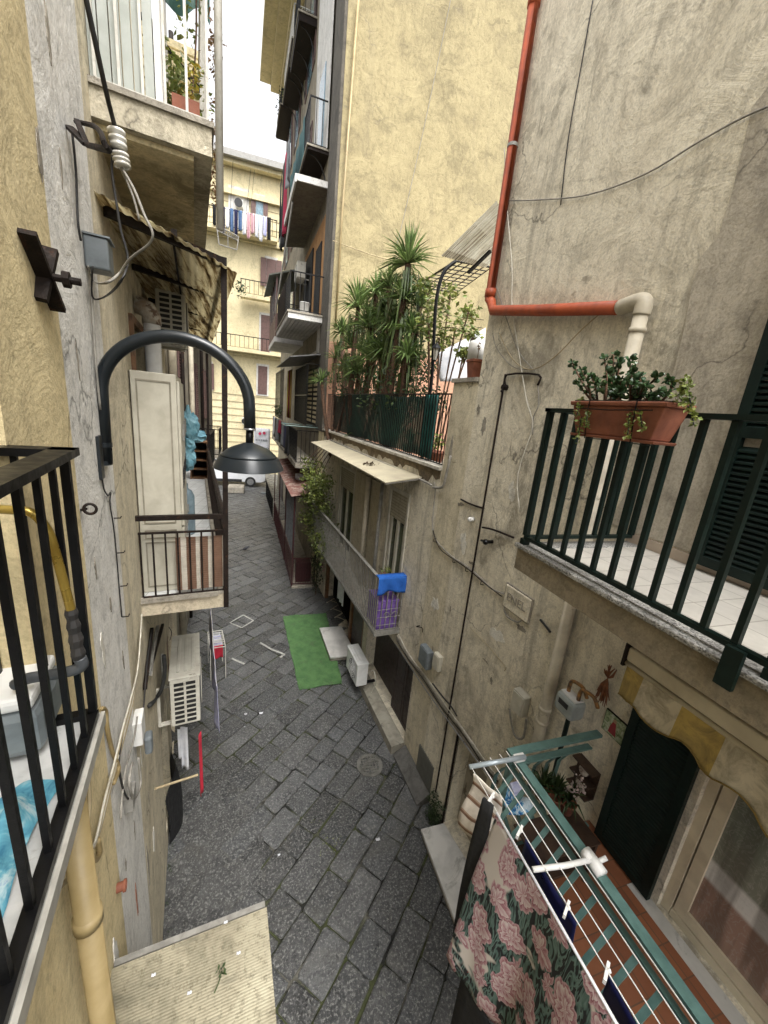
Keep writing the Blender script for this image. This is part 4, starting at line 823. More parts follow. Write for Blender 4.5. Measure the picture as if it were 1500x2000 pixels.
# laundry line parallel to the wall
lo = .62; A_, B_ = LW.p(ty(LW,4.35), 2.28, lo), LW.p(ty(LW,6.75), 2.32, lo)
tag(MB().tube(sag(A_, B_, .03), .003, 5).build('washing_line', M['cable_white']), 'pale washing line strung along the left wall past the beige air conditioner', 'washing line')
pl0 = LW.at(300, 1528, .0); pp = MB(); 
def pole_at(q, o1): pp = MB(); pp.tube([q, q+LW.n*o1+V(0,0,.03)], .012, 8); return pp
py = ty(LW,3.5); po_end = aP(387, 1513, LW.p(py,0), LW.d); 
tag(MB().tube([V(*LW.p(py, po_end[2]-.02)), po_end], .012, 8).build('laundry_pole', M['cable_tan']), 'short wooden pole sticking out of the left wall with the red cloth', 'pole')
for k, (a, ln_, dr_, mt_, lab) in enumerate([(.02,.45,.75,'f_lilac','lilac patterned cloth nearest on the left washing line'), (.52,.4,.6,'f_lilac','second lilac cloth along the left washing line'), (.97,.45,.7,'f_white','white cloth in the middle of the left washing line'), (1.5,.5,.65,'f_lilac','fourth pale cloth along the left washing line'), (2.05,.33,.5,'f_white','farthest white cloth on the left washing line')]):
    p_, q_ = A_+LW.d*a, A_+LW.d*(a+ln_); cloth('laundry', p_-V(0,0,.01), q_-V(0,0,.01), dr_, M[mt_], lab, 'laundry', 'laundry on the left washing line', .025)
rc = po_end; t_r = aP(390, 1432, LW.p(py,0), LW.d); cloth('laundry', t_r-LW.n*.012-LW.d*.03, t_r+LW.n*.012+LW.d*.03, t_r[2]-aP(390,1552,LW.p(py,0),LW.d)[2], M['f_red'], 'narrow red cloth hanging from the wooden pole by the left wall', 'laundry', None, .008)
for (u0, u1, v0, v1, lab) in ((346, 357, 1424, 1480, 'white cloth hanging just below the beige air conditioner'), (352, 366, 1420, 1502, 'light blue cloth hanging below the beige air conditioner')):
    yy = 4.3; a_, b_ = aP(u0, v0, LW.p(ty(LW,yy),0), LW.d), aP(u1, v0, LW.p(ty(LW,yy),0), LW.d); cloth('laundry', a_, b_, a_[2]-aP(u0, v1, LW.p(ty(LW,yy),0), LW.d)[2], M['f_white'], lab, 'laundry', None, .02)
# drying rack on the street
e = empty('drying_rack', aZ(425, 1325, 0), 'white folding clothes rack with small laundry standing in the street', 'drying rack')
ra, rb_ = aZ(412,1330,0), aZ(441,1325,0); za = .78; A0 = V(ra[0], ra[1], za); B0 = V(rb_[0], rb_[1], za); dd = V(-.12, .62, 0)
fr = MB()
for p_ in (A0, B0): fr.tube([p_, p_+dd], .009, 6)
for k in range(8): fr.tube([A0+dd*k/7, B0+dd*k/7], .006 if 0 < k < 7 else .009, 6)
fr.build('top_frame', M['white_iron'], e)
for p_, q_ in ((A0, dd), (B0, dd), (A0+dd, -dd), (B0+dd, -dd)): MB().tube([p_-V(0,0,.01), V(p_[0], p_[1], 0)+q_*.02], .009, 6).build('leg', M['white_iron'], e)
for k in range(5):
    p_ = A0+dd*(.1+.2*k); q_ = B0+dd*(.1+.2*k); s_ = (q_-p_); cloth('laundry', p_+s_*.15, p_+s_*.85, .3-.03*k, M[['f_red','f_lilac','f_white','f_lilac','f_white'][k]], ['red cloth nearest on the white drying rack','lilac cloth second on the white drying rack','white cloth in the middle of the drying rack','lilac cloth fourth on the white drying rack','white cloth at the back of the drying rack'][k], 'laundry', 'laundry on the drying rack', .02)
# street openings on the left
q = MB(); t0_, t1_, z0_, z1_ = door1; wbox(q, LW, t0_+.02, t1_-.02, z0_, z1_, -.2, -.16); q.build('shutter_door', M['grey_iron'], pale_house)
q = MB(); t0_, t1_, z0_, z1_ = door2
for k in range(5): wbox(q, LW, t0_+.02+k*(t1_-t0_-.04)/5, t0_+.01+(k+1)*(t1_-t0_-.04)/5, z0_, z1_, -.16, -.12-.01*(k % 2))
q.build('door', M['wood'], pale_house)
# made-up bulging black sheet, stands in for a dark arch in the wall
cst = MB(); c_ = LW.p(ty(LW,4.75), 0, .1)
tag(MB().grid(lambda a, b_: LW.p(ty(LW,4.3)+a*.85, b_*(.75+.1*math.sin(3*a)), .02+.16*math.sin(math.pi*a)*(1-b_*.6)+.02*math.sin(9*a+4*b_)), 20, 12).build('arch_stand_in', M['f_black'], smooth=True, solid=.01), 'bulging black sheet standing in for a dark arch in the left wall at street level', 'dark arch')
# ================================================================ right: upper balcony (dark green railing)
XO = 1.67; zs5 = 5.02
M['granite'] = None
m_, t, b = nodes('granite'); co = objco(t); vo = N(t, 'TexVoronoi'); vo.inputs['Scale'].default_value = 150; t.links.new(co, vo.inputs['Vector'])
c = ramp(t, vo.outputs['Color'], [(.2, (.06,.06,.058)), (.45, (.3,.29,.27)), (.7, (.5,.49,.45))]); c = mix(t, ramp(t, noise(t, co, 5, 5, .7), [(.45, .6), (.6, 0.)]), c, (.1,.095,.085)); t.links.new(c, b.inputs['Base Color']); b.inputs['Roughness'].default_value = .6; M['granite'] = m_
e = empty('balcony', (2.7, 1.2, 5.0), 'upper right balcony with dark green railing and speckled granite edge', 'balcony')
ye = 2.10
sl = MB(); sl.box(XO+.02, 2.698, -1.2, ye-.02, 4.84, zs5-.028); sl.build('slab', plaster('slab_brown', (.3,.25,.17), (.23,.19,.13), (.13,.1,.07), (.05,.04,.03), 2, .5, .5, .5), e)
sl = MB(); sl.box(XO, XO+.13, -1.2, ye, zs5-.027, zs5); sl.box(XO+.131, 2.698, ye-.13, ye, zs5-.027, zs5); sl.build('stone_edge', M['granite'], e, bevel=.006)
sl = MB(); sl.box(XO+.131, 2.698, -1.2, ye-.131, zs5-.027, zs5-.003); sl.build('floor_tiles', M['tiles_cream'], e)
sl = MB(); sl.box(2.68, 2.699, 1.62, ye, zs5-.002, zs5+.07); sl.box(2.68, 2.699, 1.2, 1.618, zs5-.002, zs5+.07); sl.build('skirting', mk('skirting', (.42,.34,.26), (.36,.29,.22), .6), e)
xr = XO+.05
r_ = railing(e, [(2.66, ye-.04), (xr, ye-.04), (xr, -.9)], zs5+.05, 5.905, M['green_iron'], .113, .024, .05, .022, .035, .022, 0, .034)
# feet of the railing
for y_ in (2.06, .68, -.3): MB().box(xr-.025, xr+.025, y_-.02, y_+.02, zs5-.0, zs5+.04).build('foot', M['green_iron'], e)
q = MB(); q.box(XO-.022, XO-.002, .74, .80, 4.93, 5.09); q.build('bracket', M['green_iron'], e)
# planter with the jade plant
pa, pb = aX(1147,783,1.655), aX(1340,800,1.655)
e = empty('planter_box', ((pa+pb)/2)[:3]*V(1,1,0)+V(0,0,5.79), 'terracotta coloured planter with jade plant hooked over the green railing', 'planter')
ya_, yb_ = pa[1], pb[1]; L = ya_-yb_; ym = (ya_+yb_)/2; xm = 1.63; z0_, z1_ = 5.775, 5.945
def trap(mb, z0, z1, l0, l1, w0, w1): 
    B = [V(xm+sx*w0/2, ym+sy*l0/2, z0) for sx, sy in ((-1,-1),(1,-1),(1,1),(-1,1))]; T = [V(xm+sx*w1/2, ym+sy*l1/2, z1) for sx, sy in ((-1,-1),(1,-1),(1,1),(-1,1))]
    mb.add(B+T, [(3,2,1,0),(4,5,6,7),(0,1,5,4),(1,2,6,5),(2,3,7,6),(3,0,4,7)])
q = MB(); trap(q, z0_+.012, z1_-.02, L*.8, L*.95, .115, .15); q.build('trough', M['terracotta'], e, bevel=.006)
q = MB(); trap(q, z1_-.02, z1_, L*.99, L*1.0, .165, .17); q.build('rim', M['terracotta'], e, bevel=.005)
q = MB(); trap(q, z0_-.002, z0_+.011, L*.88, L*.9, .135, .14); q.build('saucer', M['terracotta'], e, bevel=.003)
q = MB(); q.box(xm-.07, xm+.07, ym-L*.47, ym+L*.47, z1_+.0005, z1_+.006); q.build('soil', M['soil'], e)
q = MB()
for yk in (ym-.13, ym+.13): q.tube([(xm+.1,yk,5.93), (xm+.09,yk,z1_+.006), (xm-.089,yk,z1_+.006), (xm-.089,yk,z1_-.03), (xm-.07,yk,z0_-.008), (xm+.07,yk,z0_-.008), (xm+.085,yk,z1_-.05)], .003, 5)
q.tube([(xm-.09,ym-L*.4,z1_-.035),(xm-.092,ym,z1_-.04),(xm-.09,ym+L*.4,z1_-.035)], .003, 5); q.build('wire_holder', M['black_iron'], e)
rs = random.Random(21); M['leaf_jade'] = leafmat('leaf_jade', (.06,.12,.05), (.03,.07,.03), rough=.28)
e2 = empty('jade_plant', (xm, ym, z1_), 'dense dark green jade plant growing from the railing planter', 'plant')
stems = MB(); lf = MB()
def jleaf(mb, p, d, s):
    d = d/np.linalg.norm(d); a = np.cross(d, V(rs.gauss(0,1), rs.gauss(0,1), rs.gauss(0,1))); a /= np.linalg.norm(a); n = np.cross(d, a)*s*.14; k = rs.uniform(.6,1.5); mb.col = (k*rs.uniform(.9,1.2), k, k*.9)
    vs = [p, p+d*s*.3+a*s*.26, p+d*s*.72+a*s*.3, p+d*s, p+d*s*.72-a*s*.3, p+d*s*.3-a*s*.26, p+d*s*.5+n, p+d*s*.5-n]
    mb.add(vs, [(0,1,6),(1,2,6),(2,3,6),(3,4,6),(4,5,6),(5,0,6),(1,0,7),(2,1,7),(3,2,7),(4,3,7),(5,4,7),(0,5,7)])
tips = [aX(u, v, 1.63+rs.uniform(-.06,.06)) for u, v in [(1118,708),(1135,722),(1155,735),(1125,748),(1180,700),(1198,692),(1210,705),(1190,730),(1212,742),(1170,760),(1235,725),(1250,735),(1222,765),(1262,755),(1245,775),(1200,772),(1285,735),(1305,742),(1290,765),(1225,745),(1165,745),(1205,755),(1240,752),(1275,775),(1185,748),(1230,700)]]
for tp in tips:
    b0 = V(xm+rs.uniform(-.04,.04), min(ya_-.04, max(yb_+.1, tp[1]*.6+.4*ym+.03*rs.uniform(-1,1))), z1_); path = spline([b0, (b0+tp)/2+V(rs.uniform(-.02,.02), rs.uniform(-.02,.02), .01), tp], 4); stems.tube(path, [.007-.0005*i for i in range(len(path))], 5)
    for i, pp_ in enumerate(path[2:]):
        for k in range(3 if i < len(path)-3 else 9): d = V(rs.gauss(0,1), rs.gauss(0,1), rs.gauss(.4,.7)); jleaf(lf, pp_, d, rs.uniform(.022,.036))
stems.build('stem', M['bark'], e2, smooth=True); lf.build('foliage', M['leaf_jade'], e2)
e3 = empty('trailing_plant', (xm, yb_+.1, z1_), 'pale green trailing plant spilling over the sides of the railing planter', 'plant')
q = MB(); sm_ = MB()
for (u, v, du, dv) in [(1345,770,10,60),(1330,780,25,30),(1340,760,-5,-20),(1140,800,-12,60),(1150,790,-5,40),(1232,795,-6,55),(1246,790,8,45),(1320,775,20,-20),(1135,780,-8,30)]:
    pth = spline([aX(u, v, 1.6), aX(u+du*.5, v+dv*.4, 1.545), aX(u+du, v+dv, 1.535)], 5); sm_.tube(pth, .0025, 5)
    for pp_ in pth: leaves(q, pp_, .014, 5, .017, rs, long=1.2)
q.build('foliage', M['leaf_light'], e3); sm_.build('stem', M['leaf_dark'], e3)
q = MB()
for (u, v) in [(1222,690),(1228,672),(1220,660)]: pass
# shutters and door of the upper balcony
def shutter_leaf(parent, W, t0, t1, z0, z1, off, mat, step=.055, mid=None):
    q = MB(); fwd = .06
    for a, b_ in ((t0, t0+fwd), (t1-fwd, t1)): wbox(q, W, a, b_, z0, z1, off, off+.035)
    zz = [z0, z1-fwd]+([mid] if mid else [])
    for a in zz: wbox(q, W, t0+fwd+.0005, t1-fwd-.0005, a, a+fwd, off, off+.035)
    f_ = q.build('shutter', mat, parent); q = MB(); k = z0+fwd+.01
    while k < z1-fwd-.03:
        if not (mid and mid-.04 < k < mid+fwd): q.par(W.p(t0+fwd, k, off+.004), W.d*(t1-t0-2*fwd), W.n*.026+V(0,0,-.022), V(0,0,.012))
        k += step*.6
    q.build('louvres', mat, f_)
    return f_
shutter_leaf(grey_house, RN, t_(1.06), t_(1.6), 5.06, 7.28, .03, M['green_iron'], .055, 5.85)
shutter_leaf(grey_house, RN, t_(.5), t_(1.04), 5.06, 7.28, .01, M['green_iron'], .055, 5.85)
# ================================================================ right: pipes
e = empty('drainpipe', (2.56, 4.52, 6.7), 'bright orange drainpipe down the house edge turning along the wall', 'drainpipe')
W_ = RA; ca = aP(955, 608, RA.p(0,0,.07), RA.n); cb = aP(1212, 601, RN.p(0,0,.07), RN.n)
ca = V(*RA.p(RA.ty(4.36), ca[2]+.0, .07)); zc_ = aP(958, 608, RA.p(0,0,.07), RA.n)[2]; ca[2] = zc_
q = MB(); q.tube([V(ca[0], ca[1], 14), ca+V(0,0,.12)]+[ca+V(0,0,.06)+(V(0,0,1)*.06*math.cos(a)-RA.d*.06*math.sin(a))+V(0,0,0)-RA.d*0 for a in (.4,.8)]+[ca-RA.d*.1, (ca+cb)/2, cb], .052, 18); q.build('pipe', M['orange_pipe'], e, smooth=True)
q = MB(); q.tube([ca+V(0,0,.16), ca+V(0,0,.24)], .061, 18); q.tube([V(ca[0],ca[1],9.75), V(ca[0],ca[1],9.85)], .061, 18); q.build('collar', M['orange_pipe'], e, smooth=True)
q = MB(); q.tube([V(ca[0],ca[1],z_) for z_ in (8.6, 8.63)], .056, 18); q.build('band', M['grey_iron'], e)
pxx, pyy = RN.a[0]-.08, 2.40
pt_ = aP(1212, 598, RN.p(0,0,.08), RN.n)
e = empty('drainpipe', (pxx, pyy, 0), 'cream coloured drainpipe running down the wall behind both right balconies', 'drainpipe')
pz = pt_[2]; Pt = V(pxx, pyy, pz)
q = MB(); st_ = cb+(Pt-cb)*0-V(0,0,0); q.tube(spline([cb-RN.d*.0, V(pxx, pyy+.06, pz), V(pxx, pyy-.0, pz-.02), V(pxx, pyy, pz-.1)], 5), .058, 18); q.build('elbow', M['cream_pipe'], e, smooth=True)
q = MB(); q.tube([V(pxx, pyy, pz-.1), V(pxx, pyy, .02)], .05, 18); q.build('pipe', M['cream_pipe'], e, smooth=True)
for z_ in (pz-.22, 5.9, 3.05, 3.2): q = MB(); q.tube([V(pxx,pyy,z_), V(pxx,pyy,z_+.035)], .058, 18); q.build('collar', M['cream_pipe'], e, smooth=True)
# ================================================================ right: cables, boxes and marks on the grey wall
def onR(px, off=.015):
    out = []
    for u, v in px:
        p = RA.at(u, v, off); out.append(p if p[1] > 2.5 else RN.at(u, v, off)) 
    return out
cable('riser_pipe', [RA.p(RA.ty(3.9), z_, .03) for z_ in (6.32, 6.0, 5., 3.5, 2., .4)], .012, M['brown_iron'], 'long thin rusty riser pipe running from the terrace corner to the street', 'pipe', 2)
cable('pipe', onR([(988,757),(990,732),(1052,732),(1050,752)], .03), .011, M['brown_iron'], 'short rusty pipe bent in a hook shape high on the grey wall', 'pipe', 3)
cable('cable', onR([(1050,750),(1052,790),(1042,815),(1040,850)], .02), .006, M['cable_grey'], 'thin grey cable below the bent rusty pipe', 'cable')
q = MB(); p_ = RA.at(990,757,.0); q.tube([p_, p_+RA.n*.06], .03, 8); q.tube([p_+RA.n*.03, p_+RA.n*.07+V(0,0,-.05)], .012, 6); tag(q.build('pipe_bracket', M['brown_iron']), 'rusty bracket holding the bent pipe on the grey wall', 'bracket')
cable('cable', onR([(985,290),(990,400),(1000,520),(1000,600),(1012,680),(1028,780),(1040,830),(1020,895),(1010,940),(1015,1000)], .03), .0055, M['cable_white'], 'white cable hanging loosely down the grey wall past the orange pipe', 'cable')
cable('cable', onR([(1158,0),(1135,130),(1110,270),(1095,400)], .01), .005, M['cable_black'], 'thin dark cable running down the upper grey wall', 'cable', 3)
cable('cable', onR([(985,392),(1060,390),(1150,380),(1260,340),(1360,280),(1440,235),(1500,208)], .02), .006, M['cable_grey'], 'slack grey wire drooping across the upper grey wall', 'cable')
cable('cable', onR([(975,650),(1000,700),(1035,722),(1080,700),(1140,640),(1200,590)], .03), .005, M['cable_tan'], 'tan wire sagging below the orange pipe', 'cable')
cable('cable', onR([(962,650),(970,680),(1000,715),(1030,722)], .02), .004, M['cable_grey'], 'thin wire meeting the tan wire left of the bent pipe', 'cable')
cable('cable', onR([(970,560),(995,640),(1015,690),(1045,725)], .02), .0045, M['cable_grey'], 'grey wire slanting down from the orange pipe elbow', 'cable')
cable('pipe', onR([(942,1030),(965,1035),(1003,1050)], .04), .012, M['brown_iron'], 'short rusty pipe running from the riser to the granite balcony edge', 'pipe', 3)
q = MB(); p_ = RA.at(962,1058,.0); q.tube([p_, p_+RA.n*.09], .022, 8); q.ball(p_+RA.n*.1, .035, 8); q.tube([p_+RA.n*.09, RA.at(940,1055,.04)], .014, 6); tag(q.build('tap_fitting', M['black_iron']), 'black rusted tap fitting beside the riser pipe', 'fitting')
q = MB(); p_ = RA.at(925,1014,.0); q.tube([p_, p_+RA.n*.05], .028, 12); q.ball(p_+RA.n*.06, .028, 10); tag(q.build('wall_lamp', M['white_plastic'], smooth=True), 'small white round wall light left of the riser pipe', 'lamp')
cable('cable', onR([(848,942),(850,960),(846,1000),(845,1030),(852,1055),(880,1085),(910,1105),(940,1130),(960,1150),(985,1160)], .02), .009, M['cable_grey'], 'bundled old cable looping across the grey wall to the square cover', 'cable')
cable('cable', onR([(846,1035),(858,1070),(890,1095),(915,1112),(945,1138),(980,1165)], .03), .006, M['brown_iron'], 'second rusty cable following the looping bundle', 'cable')
cable('cable', onR([(900,975),(920,985),(945,993)], .02), .012, M['brown_iron'], 'short stub of rusty conduit above the round wall light', 'conduit')
# square cover with scratched letters
e = empty('wall_cover', RA.at(1012,1175), 'square plastered cover plate with raised letters on the grey wall', 'cover plate')
t0_ = RA.t(RA.at(1036,1200)); t1_ = RA.t(RA.at(990,1160)); z_c = RA.at(1010,1175)[2]; q = MB(); wbox(q, RA, t0_, t1_, z_c-.13, z_c+.13, .001, .035); q.build('plate', M['grey_plaster'], e, bevel=.01)
fr = MB()
for a_, b_, c_, d_ in ((t0_-.015,t1_+.015,z_c+.131,z_c+.145),(t0_-.015,t1_+.015,z_c-.145,z_c-.131),(t0_-.015,t0_-.001,z_c-.131,z_c+.131),(t1_+.001,t1_+.015,z_c-.131,z_c+.131)): wbox(fr, RA, a_, b_, c_, d_, .001, .02)
fr.build('frame', M['concrete'], e)
fc = bpy.data.curves.new('letters', 'FONT'); fc.body = 'ENEL'; fc.size = .13; fc.extrude = .004; fc.align_x = 'CENTER'; fc.align_y = 'CENTER'
fo = bpy.data.objects.new('lettering', fc); COL.objects.link(fo); fo.data.materials.append(M['concrete']); fo.parent = e
ctr = RA.p((t0_+t1_)/2, z_c+.01, .038); mw = Matrix(((-RA.d[0], 0, RA.n[0], 0), (-RA.d[1], 0, RA.n[1], 0), (0, 1, 0, 0), (0,0,0,1))); mw.translation = Vector(ctr)-e.location
bpy.context.view_layer.update(); me_ = bpy.data.meshes.new_from_object(fo); bpy.data.objects.remove(fo); fo = bpy.data.objects.new('lettering', me_); COL.objects.link(fo); fo.parent = e
if not me_.materials: me_.materials.append(M['concrete'])
fo.matrix_local = mw
cable('cable', onR([(990,1165),(985,1190),(992,1205),(1010,1215),(1020,1210)], .02), .008, M['cable_grey'], 'cable curling under the square cover plate', 'cable')
cable('cable', onR([(1055,1210),(1065,1222),(1075,1235)], .02), .012, M['cable_black'], 'short black stub of pipe right of the square cover plate', 'pipe')
cable('cable', onR([(918,1225),(950,1258),(985,1300),(985,1310)], .012), .004, M['cable_tan'], 'thin tan cord slanting over the grey wall below the square cover', 'cable')
q = MB(); q.tube(onR([(975,1600),(965,1390),(1040,1290),(1092,1150)],.02)[2:], .01, 5)
cable('cable', [RN.p(RN.ty(2.47), z_, .03) for z_ in (4.9, 4.3, 3.4, 2.6, 1.8)], .016, M['cable_black'], 'thick black cable bundle running down beside the cream drainpipe', 'cable', 2)
def wallbox(px, W, w_, h_, d_, mat, lab, name='meter_box', cat='electric box', lid=True):
    o = W.at(*px, .002); e = empty(name, o, lab, cat); q = MB(); q.par(o, W.d*w_, W.n*d_, V(0,0,h_)); q.build('box', mat, e, bevel=.008)
    if lid: q = MB(); q.par(o+W.n*(d_+.001)+W.d*.012+V(0,0,.012), W.d*(w_-.024), W.n*.012, V(0,0,h_-.024)); q.build('lid', mat, e, bevel=.005)
    return e
wallbox((1030,1400), RA, .17, .24, .09, M['pvc_beige'], 'beige grey meter box low on the wall left of the cream drainpipe')
cable('cable', onR([(995,1385),(1000,1420),(1008,1440),(1022,1440),(1028,1405)], .04), .012, M['cable_grey'], 'grey conduit looping below the beige meter box', 'cable')
wallbox((843,1308), RA if RA.at(843,1308)[1] < 5 else RB, .26, .3, .1, M['grey_box'], 'blue grey electric box above the dark ground floor shutters')
wallbox((862,1312), RA, .16, .24, .07, M['pvc_beige'], 'cream meter box right of the blue grey electric box')
# cables running along the low wall ledge
ledge = [(778,1240),(800,1278),(830,1320),(865,1370),(905,1425),(950,1488),(975,1520)]
def onRR(px, off): 
    out = []
    for u, v in px: p = RA.at(u, v, off); out.append(p if p[1] <= 5.0 else RB.at(u, v, off))
    return out
lg = MB(); L0 = onRR(ledge, .0)
for a_, b_ in zip(L0[:-1], L0[1:]): lg.add([a_, b_, b_+RA.n*.035, a_+RA.n*.035, a_-V(0,0,.09), b_-V(0,0,.09), b_+RA.n*.035-V(0,0,.09), a_+RA.n*.035-V(0,0,.09)], [(0,1,2,3),(3,2,6,7),(4,7,6,5),(0,4,5,1)])
tag(lg.build('wall_ledge', M['concrete']), 'narrow dark plaster ledge carrying the cables along the right wall', 'ledge')
for k, (dv, r_k, mt_, lab) in enumerate([(0,.008,'cable_white','top pale cable along the right wall ledge'), (5,.006,'cable_grey','second grey cable along the right wall ledge'), (10,.007,'cable_black','dark cable along the right wall ledge'), (18,.009,'steel','lowest shiny conduit along the right wall ledge')]):
    cable('cable', onRR([(u-dv*.3, v+dv*.9+3*math.sin(u*.08+k)) for u, v in ledge], .04+.012*(k % 2)), r_k, M[mt_], lab, 'cable', 3)
cable('cable', onRR([(845,1335),(858,1352),(868,1365),(880,1378),(892,1398)], .06), .012, M['cable_black'], 'tangled black cable below the blue grey electric box', 'cable')
cable('hook', onRR([(820,1222),(813,1224),(824,1226),(825,1235)], .03), .007, M['brown_iron'], 'small rusty iron hook near the end of the grey iron balcony', 'hook')
# ground floor of the grey house: hatch, doorway and marble threshold
h1, h2 = RA.at(820,1462), RA.at(845,1570); q = MB(); wbox(q, RA, RA.t(RA.at(848,1500)), RA.t(h1), .17, .66, .001, .02); tag(q.build('wall_hatch', mk('hatch', (.13,.13,.11), (.1,.1,.085), .5)), 'small grey metal hatch low on the right wall', 'hatch')
q = MB(); t0_, t1_, z0_, z1_ = dr; wbox(q, RA, t0_+.01, t1_-.01, z0_, z1_-.01, -.27, -.23); q.build('door', mk('door_cream', (.35,.31,.24), (.24,.21,.16), .6, 0, 4, .2, 30, (.07,.05,.03), .55), grey_house)
q = MB(); wbox(q, RA, t1_-.0, t1_+.025, z0_-.03, z1_+.04, -.02, .02); q.build('door_trim', M['brown_iron'], grey_house)
q = MB(); q.slab([(2.24,2.2,.10),(2.24,3.62,.10),(2.60,3.62,.10),(2.85,2.2,.10)], (0,0,.05)); q.build('threshold', M['marble'], grey_house, bevel=.006)
q = MB(); q.slab([(2.27,2.2,-.02),(2.27,3.6,-.02),(2.62,3.6,-.02),(2.75,2.2,-.02)], (0,0,.118)); q.build('step', M['concrete'], grey_house)
rs = random.Random(31); q = MB()
for k in range(70): c_ = RA.p(RA.ty(3.8+rs.uniform(-.16,.16)), rs.random()**1.5*.42+.01, .02+rs.random()*.13); leaves(q, c_, .05, 22, .016, rs, tone=(.4,1.3))
tag(q.build('wall_weeds', M['leaf_dark'], None), 'clump of mossy weeds growing at the foot of the riser pipe', 'weeds', None, 'stuff')
# manhole
mc = aZ(722, 1495, .0); q = MB(); q.lathe((mc[0], mc[1], -.01), [(.22,0),(.22,.026),(.165,.028),(.16,.012),(.1,.0125)], 32); e = tag(q.build('manhole_cover', mk('cast_iron', (.17,.165,.145), (.09,.087,.075), .6, 0, 9, .4, 60)), 'round cast iron manhole cover in the paving', 'manhole cover')
q = MB()
for k in range(-3, 4):
    h_ = math.sqrt(max(0, .17**2-(k*.048)**2)); q.beam((mc[0]+k*.048, mc[1]-h_, .016), (mc[0]+k*.048, mc[1]+h_, .016), .013, .008); q.beam((mc[0]-h_, mc[1]+k*.048, .0165), (mc[0]+h_, mc[1]+k*.048, .0165), .013, .008)
q.build('grid_pattern', bpy.data.materials['cast_iron'], e)
# ================================================================ right: lower balcony (teal railing)
zl = 2.62
e = empty('balcony', (2.7, 1.0, zl), 'lower right balcony with teal bellied railing and terracotta tile floor', 'balcony')
q = MB(); q.box(XO-.02, 2.698, -1.2, 1.78, zl-.16, zl-.004); q.build('slab', M['concrete'], e)
q = MB(); q.box(XO+.0, 2.698, -1.2, 1.77, zl-.003, zl+.006); q.build('floor_tiles', M['tiles_terra'], e)
q = MB(); q.box(XO-.025, XO+.05, -1.2, 1.79, zl-.002, zl+.03); q.build('kerb_edge', M['marble'], e)
q = MB(); q.beam((XO,-.6,3.635), (XO,1.735,3.635), .055, .022); q.beam((XO+.028,1.71,3.635), (2.44,1.71,3.635), .055, .022); tr = q.build('handrail', M['teal_iron'], e)
q = MB(); q.beam((XO+.0,-.6,3.53), (XO,1.72,3.53), .03, .018); q.beam((XO+.016,1.71,3.53), (2.38,1.71,3.53), .045, .014); q.build('middle_rail', M['teal_iron'], e)
q = MB(); q.beam((XO,-.6,zl+.07), (XO,1.72,zl+.07), .035, .018); q.beam((XO+.018,1.71,zl+.07), (2.6,1.71,zl+.07), .035, .014); q.build('bottom_rail', M['teal_iron'], e)
def belly(mb, P, out): 
    prof = [(.0,3.52),(.06,3.43),(.13,3.33),(.19,3.2),(.2,3.0),(.14,2.82),(.0,2.72)]
    pts = [V(P[0]+out[0]*a, P[1]+out[1]*a, z) for a, z in prof]; side = V(-out[1], out[0], 0)
    for a_, b_ in zip(pts[:-1], pts[1:]): mb.beam(a_, b_, .028, .01, np.cross(b_-a_, side))
for k in range(20):
    y_ = 1.65-.1165*k
    if y_ < -.5: break
    q = MB(); belly(q, (XO, y_), (-1, 0)); q.build('baluster', M['teal_iron'], tr)
for k in range(6): q = MB(); belly(q, (XO+.08+.12*k, 1.71), (0, 1)); q.build('baluster', M['teal_iron'], tr)
q = MB(); q.beam((XO,1.71,zl+.02), (XO,1.71,3.62), .03, .03); q.build('corner_post', M['teal_iron'], tr)
# clothes line frame on the railing
zl_ = 3.665
M['line_metal'] = mk('line_metal', (.36,.4,.42), (.26,.3,.32), .4, .3)
e = empty('clothes_airer', (1.5, 1.66, 3.6), 'white and grey clothes airer frame clamped outside the teal railing', 'clothes airer')
q = MB(); q.tube([aX(917,1498,1.30), aX(1026,1478,1.69)], .015, 10); q.build('arm', M['line_metal'], e, smooth=True)
q = MB(); c_ = aX(1014,1480,1.66); q.par(c_-V(.04,.02,.02), V(.08,0,0), V(0,.04,0), V(0,0,.04)); q.build('clamp', M['white_plastic'], e, bevel=.006)
yc = aX(1160,1690,1.67)[1]; cl = V(XO, yc, 3.655)
q = MB(); q.tube([cl-V(0,.05,0), cl+V(0,.06,0)], .032, 14); q.tube([cl+V(.0,0,.0), cl+V(.06,-.01,.035)], .012, 8); q.tube([cl+V(0,.03,.0), cl+V(-.04,.03,.03)], .024, 10); q.build('clamp', M['white_plastic'], e, smooth=True)
q = MB(); q.tube([cl+V(-.02,.01,.02), cl+V(-.16,.03,.0), cl+V(-.34,.055,-.0)], .013, 10); q.build('arm', M['white_plastic'], e, smooth=True)
xs = [1.31, 1.39, 1.47, 1.55, 1.61]
for k, x_ in enumerate(xs): q = MB(); q.tube([V(x_, 1.66+.01*k, zl_), V(x_, -.6, zl_)], .0028 if k else .002, 6); q.build('line', M['white_plastic'], e)
def peg(x_, y_, z_, lab, d=(1,0)):
    q = MB(); D = V(d[0], d[1], 0); D /= np.linalg.norm(D); q.par(V(x_, y_, z_)-D*.0-V(0,0,.02), D*.075, V(-D[1], D[0], 0)*.012, V(0,0,.012)); q.par(V(x_, y_, z_)-D*.0-V(0,0,.006)+V(0,.0,0), D*.075, V(-D[1], D[0], 0)*.012, V(0,0,.01)+D*.0); q.ball(V(x_, y_, z_)+D*.045, .01, 6); return tag(q.build('clothes_peg', M['white_plastic']), lab, 'clothes peg', 'white pegs on the teal railing airer')
